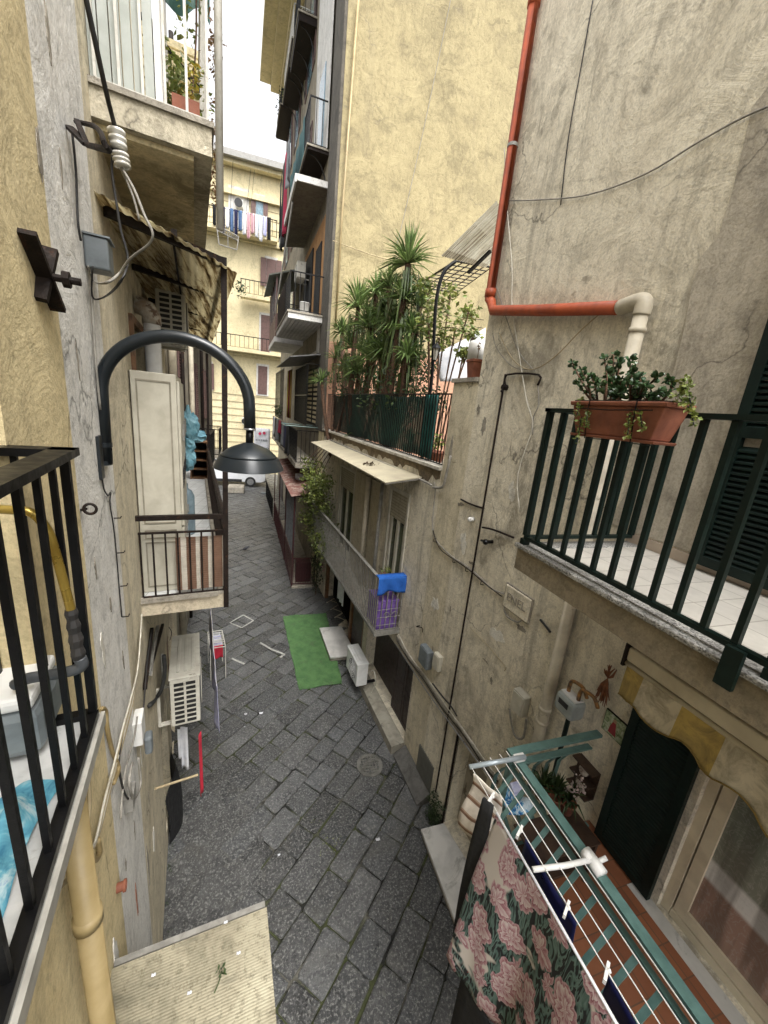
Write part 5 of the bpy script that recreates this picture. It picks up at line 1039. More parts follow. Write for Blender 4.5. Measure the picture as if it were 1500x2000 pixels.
for u, v, lab in [(1018,1633,'white clothes peg on the first navy cloth'), (1112,1788,'white clothes peg at the near end of the first navy cloth'), (1192,1915,'white clothes peg holding the second navy cloth'), (962,1565,'white clothes peg where the striped towel meets the floral cloth')]:
    p_ = aZ(u, v, zl_+.01); peg(p_[0]-.02, p_[1], p_[2], lab, (.8,.5))
# big floral cloth
m_, t, b = nodes('floral'); co = objco(t)
wv = N(t, 'VectorMath', operation='MULTIPLY_ADD'); nz = N(t, 'TexNoise'); nz.inputs['Scale'].default_value = 8; nz.inputs['Detail'].default_value = 4; t.links.new(co, nz.inputs['Vector']); t.links.new(nz.outputs['Color'], wv.inputs[0]); wv.inputs[1].default_value = (.05,.05,.05); t.links.new(co, wv.inputs[2])
sq = N(t, 'Mapping'); sq.inputs['Scale'].default_value = (1,1,.72); t.links.new(wv.outputs[0], sq.inputs[0])
vo = N(t, 'TexVoronoi'); vo.inputs['Scale'].default_value = 6.2; vo.inputs['Randomness'].default_value = .75; t.links.new(sq.outputs[0], vo.inputs['Vector'])
sep = N(t, 'SeparateXYZ'); loc = N(t, 'VectorMath', operation='SUBTRACT'); t.links.new(sq.outputs[0], loc.inputs[0]); t.links.new(vo.outputs['Position'], loc.inputs[1]); t.links.new(loc.outputs[0], sep.inputs[0])
at2 = N(t, 'Math', operation='ARCTAN2'); t.links.new(sep.outputs[1], at2.inputs[0]); t.links.new(sep.outputs[2], at2.inputs[1])
def mth(op, a, b_=None, c_=None):
    n = N(t, 'Math', operation=op)
    for i, s_ in enumerate((a, b_, c_)):
        if s_ is None: continue
        if hasattr(s_, 'links'): t.links.new(s_, n.inputs[i])
        else: n.inputs[i].default_value = s_
    return n.outputs[0]
ln_ = N(t, 'CombineXYZ'); t.links.new(mth('MULTIPLY', at2.outputs[0], 1.6), ln_.inputs[0]); t.links.new(mth('MULTIPLY', vo.outputs['Distance'], 1.3), ln_.inputs[1])
stk = noise(t, ln_.outputs[0], 5.5, 4, .7, .3); lob = noise(t, ln_.outputs[0], 1.1, 1, .5)
rings = mth('FRACT', mth('ADD', mth('MULTIPLY', vo.outputs['Distance'], 4.2), mth('MULTIPLY', lob, 3.)))
rad = mth('ADD', vo.outputs['Distance'], mth('MULTIPLY', mth('SUBTRACT', lob, .5), .5))
isf = ramp(t, rad, [(.47, 1.), (.49, 0.)])
petc = ramp(t, mth('ADD', mth('MULTIPLY', rings, .38), mth('MULTIPLY', stk, .75)), [(.32, (.22,.07,.1)), (.46, (.38,.2,.23)), (.6, (.5,.36,.38)), (.78, (.6,.53,.52))])
lv = noise(t, co, 9, 2, .5, 2.2, msc=(1,2.2,.5)); bgc = ramp(t, lv, [(.43, (.01,.011,.013)), (.46, (.06,.11,.1)), (.56, (.13,.2,.18)), (.59, (.012,.014,.016))])
pale = ramp(t, noise(t, co, 1.9, 3, .6, .8, loc=(1,2,0)), [(.6, 0.), (.62, 1.)]); bgc = mix(t, pale, bgc, (.55,.5,.46))
c = mix(t, isf, bgc, petc); t.links.new(c, b.inputs['Base Color']); b.inputs['Roughness'].default_value = .95
x0 = xs[0]; yA, yB = aZ(961,1592,zl_)[1], -.35
def fn(s, tt):
    y_ = yA+(yB-yA)*s; k = .02+.05*tt
    return V(x0-.012-(k*math.sin(s*17+1.2*tt)+.02*math.sin(s*41+2)*tt)*min(1,tt*3)-.05*tt, y_+.02*tt*math.sin(5*tt)+(.03 if s < .02 else 0)*tt, zl_+.006-1.15*tt)
q = MB(); q.grid(fn, 90, 26); tag(q.build('floral_cloth', m_, smooth=True, solid=.004), 'large pink and dark green floral cloth hanging from the teal balcony airer', 'cloth')
q = MB(); q.tube([V(x0-.012, yA, zl_+.008), V(x0-.012, yB, zl_+.008)], .006, 6); tag(q.build('cloth_hem', M['f_white'], smooth=True), 'pale folded hem along the top of the floral cloth', 'hem')
# striped towel, black strap, navy cloths, white strip, blue print
M['towel'] = bands('towel', [(0,(.66,.6,.52)), (.45,(.2,.11,.07)), (.62,(.4,.28,.2)), (.72,(.66,.6,.52))], 2, 9.5, bs=.6, wob=.25)
def fold_cloth(name, px, x_, dz, mat, lab, wav=.015, cat='laundry'):
    a_, b_ = aX(*px[0], x_), aX(*px[1], x_); return cloth(name, a_, b_, dz, mat, lab, cat, None, wav)
ya, yb = aX(938,1540,1.33), aX(928,1600,1.33)
q = MB(); q.grid(lambda s, tt: V(1.30+.1*s+.02*math.sin(6*tt)-.03*tt, 1.60-.17*s+.01*math.sin(9*s+3*tt), zl_-.0-.42*tt-.02*s), 8, 12); tag(q.build('striped_towel', M['towel'], smooth=True, solid=.008), 'brown and white striped towel hanging at the end of the airer', 'towel')
q = MB(); q.grid(lambda s, tt: V(1.27-.02*tt+.03*s, 1.44-.06*s+.05*math.sin(2.5*tt)*(1-s)-.06*tt, zl_+.01-1.3*tt), 4, 16); tag(q.build('black_garment', M['f_black'], smooth=True, solid=.02), 'long black strap of a garment hanging left of the floral cloth', 'garment')
q = MB(); q.grid(lambda s, tt: V(1.22+.1*s+.03*math.sin(5*s), 1.25-.9*s, 2.6-.35*math.sin(3*s)*.3-.9*tt), 12, 8); tag(q.build('black_garment', M['f_black'], smooth=True, solid=.01), 'black garment hanging below the floral cloth', 'garment')
q = MB(); c_ = aX(914,1892,1.22); q.grid(lambda s, tt: V(c_[0]+.03*s, c_[1]+.04*s+.01*math.sin(9*tt), c_[2]+.03-.09*tt+.02*math.sin(7*s)), 5, 6); tag(q.build('red_cloth', M['f_red'], smooth=True, solid=.006), 'scrap of bright red cloth peeping out left of the floral cloth', 'cloth')
def drape(xa, y0_, y1_, drop, mat, lab, ph=0, w_=.03, name='navy_cloth'):
    q = MB(); q.grid(lambda s, tt: V(xa+w_*math.sin(s*7+ph)*tt+.02*tt, y0_+(y1_-y0_)*s+.02*tt*(1-2*s), zl_-.004-drop*tt*(1-.0*s)-.015*math.sin(math.pi*s)), 16, 12); return tag(q.build(name, mat, smooth=True, solid=.005), lab, 'laundry')
m_n = mk('satin_navy', (.012,.016,.09), (.008,.01,.045), .35, 0, 5)
y_a, y_b = aZ(1012,1640,zl_)[1], aZ(1125,1800,zl_)[1]; drape(xs[1], y_a, y_b, .55, m_n, 'shiny navy cloth pegged behind the floral cloth')
y_c = aZ(1188,1905,zl_)[1]; drape(xs[1], y_c, y_c-.4, .45, m_n, 'second navy cloth nearer the viewer on the airer', 1)
m_, t, b = nodes('blue_print'); co = objco(t); c = ramp(t, noise(t, co, 14, 4, .65, 1.5), [(.4, (.02,.09,.3)), (.48, (.1,.35,.55)), (.55, (.6,.66,.68)), (.65, (.4,.52,.58))], 'LINEAR'); t.links.new(c, b.inputs['Base Color']); b.inputs['Roughness'].default_value = .9
c0, c1_ = aX(968,1560,1.75), aX(1045,1585,1.75)
q = MB(); P4 = [aZ(u, v, 3.05) for u, v in [(965,1550),(1000,1530),(1046,1578),(992,1592)]]
q.grid(lambda s, tt: (P4[0]*(1-s)+P4[1]*s)*(1-tt)+(P4[3]*(1-s)+P4[2]*s)*tt+V(0,0,.02*math.sin(5*s+2*tt)+.015*math.sin(11*tt)), 14, 14); tag(q.build('printed_cloth', m_, smooth=True, solid=.01), 'blue and white printed cloth lying on the rack behind the teal railing', 'cloth')
q = MB(); P4b = [aZ(u, v, 3.12) for u, v in [(995,1535),(1015,1530),(1025,1548),(1003,1556)]]; q.slab(P4b, (0,0,.03)); tag(q.build('folded_cloth', M['f_lilac']), 'small folded lilac cloth on the blue printed cloth', 'cloth')
# wooden rack with flower pots in the corner of the balcony
M['wood_dark'] = mk('wood_dark', (.06,.032,.018), (.03,.016,.01), .6, 0, 9, .3, 60)
e = empty('plant_rack', (2.1, 1.45, zl), 'dark wooden rack holding cloth and pots in the lower balcony corner', 'rack')
for x_, y_ in ((1.8,1.42),(1.8,1.64),(2.3,1.42),(2.3,1.64)): MB().box(x_-.012, x_+.012, y_-.012, y_+.012, zl+.008, 3.0).build('leg', M['wood_dark'], e)
q = MB(); q.box(1.78, 2.32, 1.4, 1.66, 3.001, 3.015); q.build('shelf', M['wood_dark'], e); q = MB(); q.box(1.815, 2.285, 1.41, 1.65, 2.78, 2.795); q.build('shelf', M['wood_dark'], e)
rs = random.Random(41)
def pot(c, r, h, mat=None): q = MB(); q.lathe(c, [(r*.7,0),(r*.95,h*.85),(r*1.08,h*.86),(r*1.08,h),(r*.95,h),(r*.9,h*.88)], 20); return q
for (u, v, zz, r, lab, kind) in [(1080,1545,3.03,.07,'terracotta pot with a dark grassy plant in the lower balcony corner','leaf_dark'), (1055,1530,3.03,.06,'second potted plant left of the white orchid','leaf_dark'), (1105,1560,3.03,.055,'white orchid in a pot on the lower balcony','orchid')]:
    c_ = aZ(u, v+25, zz); e = empty('potted_plant', c_, lab, 'potted plant'); pot(c_, r, .1).build('pot', M['terracotta'], e, smooth=True)
    q = MB(); rosette(q, c_+V(0,0,.1), .2, 40, rs, w=.016, lo=.1, droop=.5); q.build('foliage', M['leaf_dark'], e)
    if kind == 'orchid':
        q = MB()
        for k in range(16): leaves(q, c_+V(rs.uniform(-.05,.07), rs.uniform(-.07,.05), .2+rs.random()*.14), .02, 5, .022, rs, long=1.)
        q.build('flowers', leafmat('petal_white', (.6,.55,.5), (.45,.35,.33)), e)
# gas meter, dried bunch, tile picture, wall shelf
pm_ = RN.at(1112,1402); e = empty('gas_meter', pm_, 'grey gas meter with yellow taped pipes on the right wall', 'gas meter')
o = RN.at(1140,1408,.1); q = MB(); q.par(o, RN.d*.2, RN.n*.15, V(0,0,.17)); q.build('body', mk('meter_body', (.35,.38,.36), (.25,.28,.27), .45, 0, 5), e, bevel=.03)
q = MB(); q.par(o+RN.n*.151+RN.d*.05+V(0,0,.09), RN.d*.1, RN.n*.006, V(0,0,.045)); q.build('display', M['grille_dark'], e)
q = MB(); q.par(o+RN.n*.03+RN.d*.02+V(0,0,.171), RN.d*.16, RN.n*.09, V(0,0,.012)); q.build('top_plate', M['white_plastic'], e)
m_y = mk('taped_pipe', (.3,.14,.03), (.04,.025,.015), .5, 0, 22)
for k, s_ in enumerate((.04, .15)):
    a_ = o+RN.d*s_+RN.n*.07+V(0,0,.17); q = MB(); q.tube(spline([a_, a_+V(0,0,.09), a_+V(0,0,.13)-RN.d*.03-RN.n*.0, a_+V(0,0,.12)-RN.d*.1-RN.n*.03, a_+V(0,0,.05)-RN.d*.14-RN.n*.05], 4), .016, 8); q.build('pipe', m_y, e, smooth=True)
q = MB(); q.tube([o+RN.d*.1+RN.n*.05, V(*(o+RN.d*.1+RN.n*.05)[:2], zl+.01)], .02, 10); q.build('pipe', M['green_iron'], e)
rs = random.Random(51); c_ = RN.at(1180,1350,.06); q = MB()
for k in range(46): a_ = c_+V(0,0,.12); tt = a_+V(rs.uniform(-.03,.02), rs.uniform(-.07,.07), -.1-rs.random()*.14) if k < 32 else a_+V(rs.uniform(-.02,.02), rs.uniform(-.06,.06), .04+rs.random()*.08); q.tube([a_, (a_+tt)/2+V(0,rs.uniform(-.015,.015),0), tt], [.003,.008,.003], 5)
tag(q.build('dried_bunch', mk('dried_red', (.22,.08,.03), (.1,.035,.015), .7, 0, 20)), 'dried brown bunch of peppers hanging on the wall beside the gas meter', 'dried bunch')
# tile picture
ta, tb_ = RN.at(1176,1400), RN.at(1228,1440); e = empty('tile_picture', RN.at(1203,1440), 'small painted tile picture of a red robed figure beside the shutter', 'picture')
t0_, t1_ = RN.t(RN.at(1228,1420)), RN.t(RN.at(1180,1410)); zc2 = RN.at(1203,1420)[2]; hh = .095
q = MB(); wbox(q, RN, t0_, t1_, zc2-hh, zc2+hh, .001, .015); q.build('frame', M['black_iron'], e)
m_, t, b = nodes('tile_paint'); co = objco(t); c = ramp(t, noise(t, co, 24, 5, .65, 1.), [(.35, (.05,.1,.03)), (.5, (.3,.36,.2)), (.62, (.5,.52,.42))]); t.links.new(c, b.inputs['Base Color']); b.inputs['Roughness'].default_value = .3
q = MB(); wbox(q, RN, t0_+.006, t1_-.006, zc2-hh+.006, zc2+hh-.006, .0155, .018); q.build('painted_tile', m_, e)
q = MB(); tm = (t0_+t1_)/2; w0_ = RN.p; q.add([w0_(tm-.035, zc2-.07, .0195), w0_(tm+.035, zc2-.07, .0195), w0_(tm+.028, zc2-.01, .0195), w0_(tm+.014, zc2+.035, .0195), w0_(tm-.014, zc2+.035, .0195), w0_(tm-.025, zc2-.02, .0195)], [(5,4,3,2,1,0)]); q.build('red_robe', mk('robe', (.3,.02,.03), (.2,.015,.02), .4), e)
q = MB(); q.lathe(w0_(tm, zc2+.05, .0185), [(.016,0),(.016,.0015)], 14, RN.n); q.build('head', mk('skin_paint', (.4,.24,.15), None, .5), e)
# wall shelf with two plates
t0_, t1_ = RN.t(RN.at(1172,1520)), RN.t(RN.at(1128,1500)); zc2 = RN.at(1148,1515)[2]; e = empty('wall_shelf', RN.p((t0_+t1_)/2, zc2-.12), 'small dark wooden wall rack displaying two round plates', 'wall rack')
q = MB(); wbox(q, RN, t0_, t1_, zc2-.14, zc2+.13, .001, .02); q.build('back_panel', M['wood_dark'], e)
for z_ in (-.14, -.01, .12): q = MB(); wbox(q, RN, t0_, t1_, zc2+z_, zc2+z_+.015, .0205, .1); q.build('shelf', M['wood_dark'], e)
for z_ in (-.115, .015): c_ = RN.p((t0_+t1_)/2, zc2+z_+.055, .05); q = MB(); q.lathe(c_, [(.02,0),(.045,.008),(.048,.012),(.03,.01)], 20, RN.n+V(0,0,.35)); q.build('plate', mk('plate_print', (.5,.45,.38), (.2,.14,.12), .3, 0, 30) if z_ < 0 else bpy.data.materials['plate_print'], e, smooth=True)
# shutter leaf and glazed door of the lower balcony
shutter_leaf(grey_house, RN, t_(1.2), t_(1.665), zl+.03, 4.1, .03, M['green_iron'], .05, None)
t0_, t1_, z0_, z1_ = low_door; M['door_cream'] = mk('door_frame_cream', (.66,.58,.42), (.52,.45,.32), .5, 0, 5)
q = MB(); 
for a_, b_, c_, d_ in ((t1_-.06, t1_, z0_, z1_), (t0_, t0_+.06, z0_, z1_), (t0_+.061, t1_-.061, z0_, z0_+.06), (t0_+.061, t1_-.061, z1_-.06, z1_)): wbox(q, RN, a_+.001, b_-.001, c_+.002, d_-.002, -.1, -.04)
f_ = q.build('door_frame', M['door_cream'], grey_house)
q = MB(); 
for a_, b_, c_, d_ in ((t1_-.14, t1_-.07, z0_+.07, z1_-.07), (t0_+.07, t0_+.14, z0_+.07, z1_-.07), (t0_+.141, t1_-.141, z0_+.07, z0_+.15), (t0_+.141, t1_-.141, z1_-.15, z1_-.07)): wbox(q, RN, a_, b_, c_, d_, -.085, -.045)
d_l = q.build('glass_door', M['door_cream'], grey_house)
m_, t, b = nodes('net_curtain_glass'); co = objco(t)
gp = N(t, 'NewGeometry'); sz = N(t, 'SeparateXYZ'); t.links.new(gp.outputs['Position'], sz.inputs[0]); mr = N(t, 'MapRange'); t.links.new(sz.outputs[2], mr.inputs[0]); mr.inputs[1].default_value = 2.6; mr.inputs[2].default_value = 4.1
c = ramp(t, mr.outputs[0], [(0, (.4,.28,.22)), (.33, (.36,.24,.19)), (.35, (.75,.75,.71)), (.43, (.7,.7,.66)), (.45, (.24,.26,.21)), (1, (.15,.17,.13))])
lc = noise(t, co, 7, 3, .6, 3.5); c = mix(t, ramp(t, lc, [(.46, 0.), (.5, .35), (.54, 0.)]), c, (.5,.5,.46)); c = mix(t, ramp(t, noise(t, co, 2.2, 3, .5, 0, msc=(1,5,.4)), [(.45, .5), (.6, 0.)]), c, (.05,.045,.035)); t.links.new(c, b.inputs['Base Color']); b.inputs['Roughness'].default_value = .15
q = MB(); wbox(q, RN, t0_+.12, t1_-.12, z0_+.13, z1_-.13, -.07, -.064); q.build('pane', m_, d_l)
q = MB(); wbox(q, RN, t0_-.1, t1_+.15, z0_-.06, z0_-.001, -.29, .1); q.build('door_sill', M['marble'], grey_house)
# roller awning with scalloped valance
xa = 2.45
e = empty('roller_awning', (xa, 1.2, 4.4), 'cream and ochre roller awning with scalloped valance above the lower balcony door', 'awning')
ca0, ca1 = aX(1240,1262,xa), aX(1500,1420,xa); zc3 = ca0[2]; 
q = MB(); q.box(xa-.05, xa+.1, -.6, ca0[1], zc3-.1, zc3); q.build('casing', mk('casing', (.66,.58,.42), (.5,.43,.3), .5, 0, 3), e, bevel=.012)
q = MB(); q.tube([(xa-.03,-.6,zc3-.125), (xa-.03,ca0[1]+.01,zc3-.125)], .018, 10); q.build('front_bar', bpy.data.materials['casing'], e, smooth=True)
q = MB(); q.box(xa-.06, xa+.11, ca0[1]+.002, ca0[1]+.02, zc3-.15, zc3+.02); q.build('end_cap', M['brown_iron'], e)
prof_px = [(1228,1368),(1245,1376),(1260,1405),(1280,1425),(1310,1436),(1335,1442),(1355,1466),(1372,1500),(1392,1516),(1425,1530),(1450,1552),(1480,1590),(1500,1625)]
bp = [aX(u, v, xa-.03) for u, v in prof_px]; ys = [p[1] for p in bp][::-1]; zs_ = [p[2] for p in bp][::-1]
ys = [-.6]+ys; zs_ = [zs_[0]]+zs_
y_t = ca0[1]-.01
def fn(s, tt): y_ = -.6+(y_t+.6)*s; zb_ = float(np.interp(y_, ys, zs_)); return V(xa-.03+.012*math.sin(y_*24)*tt-.02*tt, y_, (zc3-.12)+(zb_-zc3+.12)*tt)
yo1, yo2 = aX(1335,1400,xa)[1], aX(1425,1450,xa)[1]; yo3 = aX(1252,1370,xa)[1]
q = MB(); q.grid(fn, 80, 10)
m_, t, b = nodes('valance'); gco = N(t, 'NewGeometry'); sp_ = N(t, 'SeparateXYZ'); t.links.new(gco.outputs['Position'], sp_.inputs[0]); co = objco(t)
mr = N(t, 'MapRange'); t.links.new(sp_.outputs[1], mr.inputs[0]); mr.inputs[1].default_value = 0; mr.inputs[2].default_value = 2
cr = (.66,.58,.42); oc = (.52,.37,.11)
c = ramp(t, mr.outputs[0], [(0., cr), (yo2/2, oc), (yo1/2, cr), (yo3/2, oc)], 'CONSTANT')
c = mix(t, ramp(t, noise(t, co, 7, 6, .7, .8), [(.38, .6), (.6, 0.)]), c, (.12,.095,.055)); t.links.new(c, b.inputs['Base Color']); b.inputs['Roughness'].default_value = .9
q.build('valance', m_, e, smooth=True, solid=.004)
hem = MB(); hem.tube([fn(k/60, 1.0)-V(.004,0,0) for k in range(61)], .005, 5); hem.build('scallop_trim', mk('trim_ochre', (.3,.2,.05), (.2,.14,.04), .8), e)
# ================================================================ right: low terrace house, street level and balcony
rgm = mk('green_mat', (.085,.18,.06), (.05,.12,.04), .98, 0, 5, .8, 140, (.07,.12,.05), .56)
P4 = [aZ(*p, .012) for p in [(552,1205),(637,1198),(668,1336),(584,1348)]]
q = MB(); rs = random.Random(6)
def fn(s, tt):
    p_ = (P4[0]*(1-s)+P4[1]*s)*(1-tt)+(P4[3]*(1-s)+P4[2]*s)*tt; ed = min(s, 1-s, tt, 1-tt); return p_+V(rs.uniform(-.012,.012), rs.uniform(-.012,.012), .006+.004*math.sin(7*s+3*tt)+(.018*max(0, math.sin(11*tt+5*s)) if ed < .01 else 0)+rs.uniform(0,.006))
q.grid(fn, 46, 80); tag(q.build('door_mat', rgm, solid=.006), 'bright green artificial grass mat lying on the paving', 'mat')
e = empty('doorstep', aZ(650,1270,.0), 'grey marble slab doorstep lying on the green mat edge', 'step')
Q4 = [aZ(*p, .16) for p in [(624,1226),(641,1226),(667,1273),(645,1284)]]
Q4 = [Q4[3], Q4[0], RB.p(RB.ty(Q4[0][1]), .16, .01), RB.p(RB.ty(Q4[3][1]), .16, .01)]
q = MB(); q.slab([p-V(0,0,.04) for p in Q4], (0,0,.04)); q.build('top_slab', M['marble'], e, bevel=.005)
c4 = sum(Q4)/4; q = MB(); q.slab([c4+(p-c4)*.93-V(0,0,.135) for p in Q4], (0,0,.0945)); q.build('block', M['concrete'], e)
# street unit of the air conditioner
yN = 6.55; oN = RB.p(RB.ty(yN), .28, .28)
ac_unit(RB, RB.ty(6.45), .3, .2, .7, .24, .5, 'white air conditioner low over the green mat on the right wall', M['ac_clean'], side_holes=False, bracket=False)
q = MB()
for k in (.08, .55): wbox(q, RB, RB.ty(6.45)+k, RB.ty(6.45)+k+.06, .27, .298, -.02, .42)
tag(q.build('wall_shelf_bracket', M['black_iron']), 'pair of dark arms carrying the white air conditioner over the green mat', 'bracket')
cable('cable', [RB.p(RB.ty(6.42), .6, .2), RB.p(RB.ty(6.3), .75, .15), RB.p(RB.ty(6.25), .5, .1), RB.p(RB.ty(6.35), .2, .12), RB.p(RB.ty(6.32), .05, .2)], .012, M['cable_white'], 'white pipe curling from the air conditioner beside the green mat', 'pipe')
# ground floor windows and doors
def leaf(mb, W, t0, t1, z0, z1, o0, o1): wbox(mb, W, t0, t1, z0, z1, o0, o1)
t0_, t1_, z0_, z1_ = hb
q = MB()
for k in range(2):
    a = t0_+.02+k*.42; 
    for (aa, bb, cc_, dd_) in ((a, a+.05, z0_, z1_), (a+.35, a+.4, z0_, z1_), (a+.051, a+.349, z0_, z0_+.08), (a+.051, a+.349, z1_-.08, z1_), (a+.051, a+.349, .85, .93)): wbox(q, RB, aa, bb, cc_+.003, dd_-.003, -.14, -.1)
    wbox(q, RB, a+.051, a+.349, z0_+.081, z1_-.081, -.13, -.115)
q.build('folding_shutter', M['shutter_dark'], terrace_house)
q = MB(); wbox(q, RB, t0_+.9, t1_-.01, z0_, z1_-.003, -.26, -.22); q.build('shutter_door', M['shutter_dark'], terrace_house)
q = MB(); t0_, t1_, z0_, z1_ = hd
for a in (t0_+.02, t0_+.95, t1_-.12): wbox(q, RB, a, a+.1, z0_, z1_-.01, -.12, -.02)
q.build('door_post', M['wood'], terrace_house)
q = MB(); wbox(q, RB, t0_+.13, t0_+.9, z0_, z1_-.01, -.1, -.06); q.build('glazed_door', M['shutter_dark'], terrace_house)
q = MB(); q.grid(lambda s, tt: RB.p(t0_+1.5+.5*s, 1.85-1.1*tt, .02+.02*math.sin(s*14)), 16, 6); tag(q.build('door_curtain', M['f_white'], smooth=True, solid=.004), 'off white curtain hanging in the dark doorway behind the green mat', 'curtain')
# iron balcony
pn_, pf_ = (742,1130), (615,975); yn = 5.70
bw0 = RB.p(RB.ty(yn), 0); on = aP(742, 1130, bw0, RB.d); OBb = float(np.dot(on-bw0, RB.n)); zrt = on[2]; zbt = aP(737,1236, bw0, RB.d)[2]
tn, tf_ = RB.ty(yn), RB.ty(10.9)
e = empty('balcony', RB.p(tn, zbt), 'long grey iron balcony with scroll ornaments on the low terrace house', 'balcony')
q = MB(); wbox(q, RB, tn, tf_, zbt-.05, zbt, 0, OBb); q.build('slab', M['concrete'], e); q = MB(); wbox(q, RB, tn-.02, tn+.02, zbt-.06, zbt+.03, 0, OBb+.01); wbox(q, RB, tn+.021, tf_, zbt-.03, zbt+.03, OBb+.001, OBb+.02); q.build('slab_edge', M['grey_iron'], e)
r_ = railing(e, [RB.p(tn,0,.03), RB.p(tn,0,OBb), RB.p(tf_,0,OBb), RB.p(tf_,0,.03)], zbt+.05, zrt, M['grey_iron'], .085, .014, .055, .02, .02, .015)
for k in (.5, 1.9, 3.3):
    q = MB()
    for s_ in (-1, 1):
        for dz in (.3, .6): c_ = RB.p(tn+k+.05*s_, zbt+dz, OBb+.012); q.tube(arc(c_, .038, 0, 5.2, RB.d*s_, V(0,0,1), 14), .006, 5)
    q.beam(RB.p(tn+k, zbt+.08, OBb+.012), RB.p(tn+k, zrt-.03, OBb+.012), .012, .012); q.build('scroll_ornament', M['grey_iron'], e)
q = MB()
for s_ in (.14, .3): 
    for dz in (.34,): c_ = RB.p(tn-.012, zbt+dz, s_); q.tube(arc(c_, .05, 0, 5.4, RB.n, V(0,0,1), 14), .007, 5)
for dz in (.15,.3,.45): q.beam(RB.p(tn-.012, zbt+dz, .03), RB.p(tn-.012, zbt+dz, OBb), .008, .008)
q.build('scroll_ornament', M['grey_iron'], e)
m_p = mk('purple_paint', (.18,.1,.36), (.12,.06,.26), .5, 0, 4)
e = empty('storage_box', RB.p(tn+.25, zbt), 'purple plastic box behind the railing end of the iron balcony', 'box')
q = MB(); wbox(q, RB, tn+.04, tn+.5, zbt+.032, zbt+.55, .06, OBb-.04); q.build('box_body', m_p, e, bevel=.01); q = MB(); wbox(q, RB, tn+.035, tn+.51, zbt+.5515, zbt+.585, .05, OBb-.03); q.build('lid', m_p, e, bevel=.006)
q = MB(); q.grid(lambda s, tt: RB.p(tn-.035-.02*math.sin(13*s+3*tt)*(.3+tt), zrt+.022-(.29+.03*math.sin(7*s+1))*tt, .0+(OBb+.03)*s+.02*tt*(s-.5)), 14, 8); q.grid(lambda s, tt: RB.p(tn-.03+.14*tt, zrt+.024, .0+(OBb+.03)*s), 8, 3); tag(q.build('blue_towel', M['f_blue'], smooth=True, solid=.006), 'bright blue towel draped over the near end of the iron balcony', 'towel')
cpt = RB.p(tn+.3, zbt+.587, OBb*.5); e = empty('potted_plant', cpt, 'small potted plant standing on the purple box of the iron balcony', 'potted plant'); pot(cpt+V(0,0,.28), .085, .1).build('pot', M['terracotta'], e, smooth=True); q = MB(); q.lathe(cpt, [(.06,0),(.06,.279)], 12); q.build('pot_stand', M['grey_iron'], e); q = MB(); leaves(q, cpt+V(0,0,.46), .09, 60, .03, random.Random(3)); q.build('foliage', M['leaf_light'], e)
# windows and roller shutters above the balcony
M['roller'] = bands('roller_slats', [(0,(.42,.38,.28)), (.85,(.2,.18,.13))], 2, 18., bs=.2)
for (t0_, t1_, z0_, z1_) in (hw1, hw2):
    q = MB()
    for (aa, bb, cc_, dd_) in ((t0_-.06, t0_, z0_, z1_+.06), (t1_, t1_+.06, z0_, z1_+.06), (t0_+.001, t1_-.001, z1_, z1_+.06)): wbox(q, RB, aa, bb, cc_, dd_, -.02, .025)
    f_ = q.build('window_frame', M['pvc_beige'], terrace_house)
    q = MB(); wbox(q, RB, t0_+.01, t1_-.01, z1_-.5, z1_-.01, -.03, -.0); q.build('roller_blind', M['roller'], f_)
    q = MB()
    for (aa, bb, cc_, dd_) in ((t0_+.01, t0_+.09, z0_, z1_-.5), (t1_-.09, t1_-.01, z0_, z1_-.5), ((t0_+t1_)/2-.04, (t0_+t1_)/2+.04, z0_, z1_-.5)): wbox(q, RB, aa, bb, cc_, dd_-.001, -.06, -.01)
    q.build('casement', M['pvc_beige'], f_)
    q = MB(); wbox(q, RB, t0_+.09, t1_-.09, z0_, z1_-.51, -.05, -.045); q.build('glass', mk('curtained_glass', (.07,.085,.045), (.03,.04,.02), .15, 0, 3) if t0_ == hw1[0] else bpy.data.materials['curtained_glass'], f_)
# beige panels between the windows
q = MB()
for k, (a, b_) in enumerate([(6.9,7.55),(7.6,8.3)]): wbox(q, RB, RB.ty(a), RB.ty(b_), zbt, 4.42, .002, .05+.01*k)
wbox(q, RB, RB.ty(8.35), RB.ty(8.6), zbt, 4.4, .002, .04); q.build('cladding_panel', plaster('cladding', (.5,.44,.31), (.42,.37,.26), (.28,.24,.17), (.1,.085,.06), 1.5, .3, .3, .6), terrace_house)
tag(MB().tube([RB.p(RB.ty(7.58), zbt, .12), RB.p(RB.ty(7.58), 4.45, .12)], .05, 12).build('drainpipe', M['cream_pipe'], smooth=True), 'cream pipe standing between the windows under the flat canopy', 'drainpipe')
tag(MB().tube([RB.p(RB.ty(6.75), zbt, .16), RB.p(RB.ty(6.75), 4.5, .16)], .035, 12).build('drainpipe', M['grey_iron'], smooth=True), 'grey pipe beside the nearer window above the iron balcony', 'drainpipe')
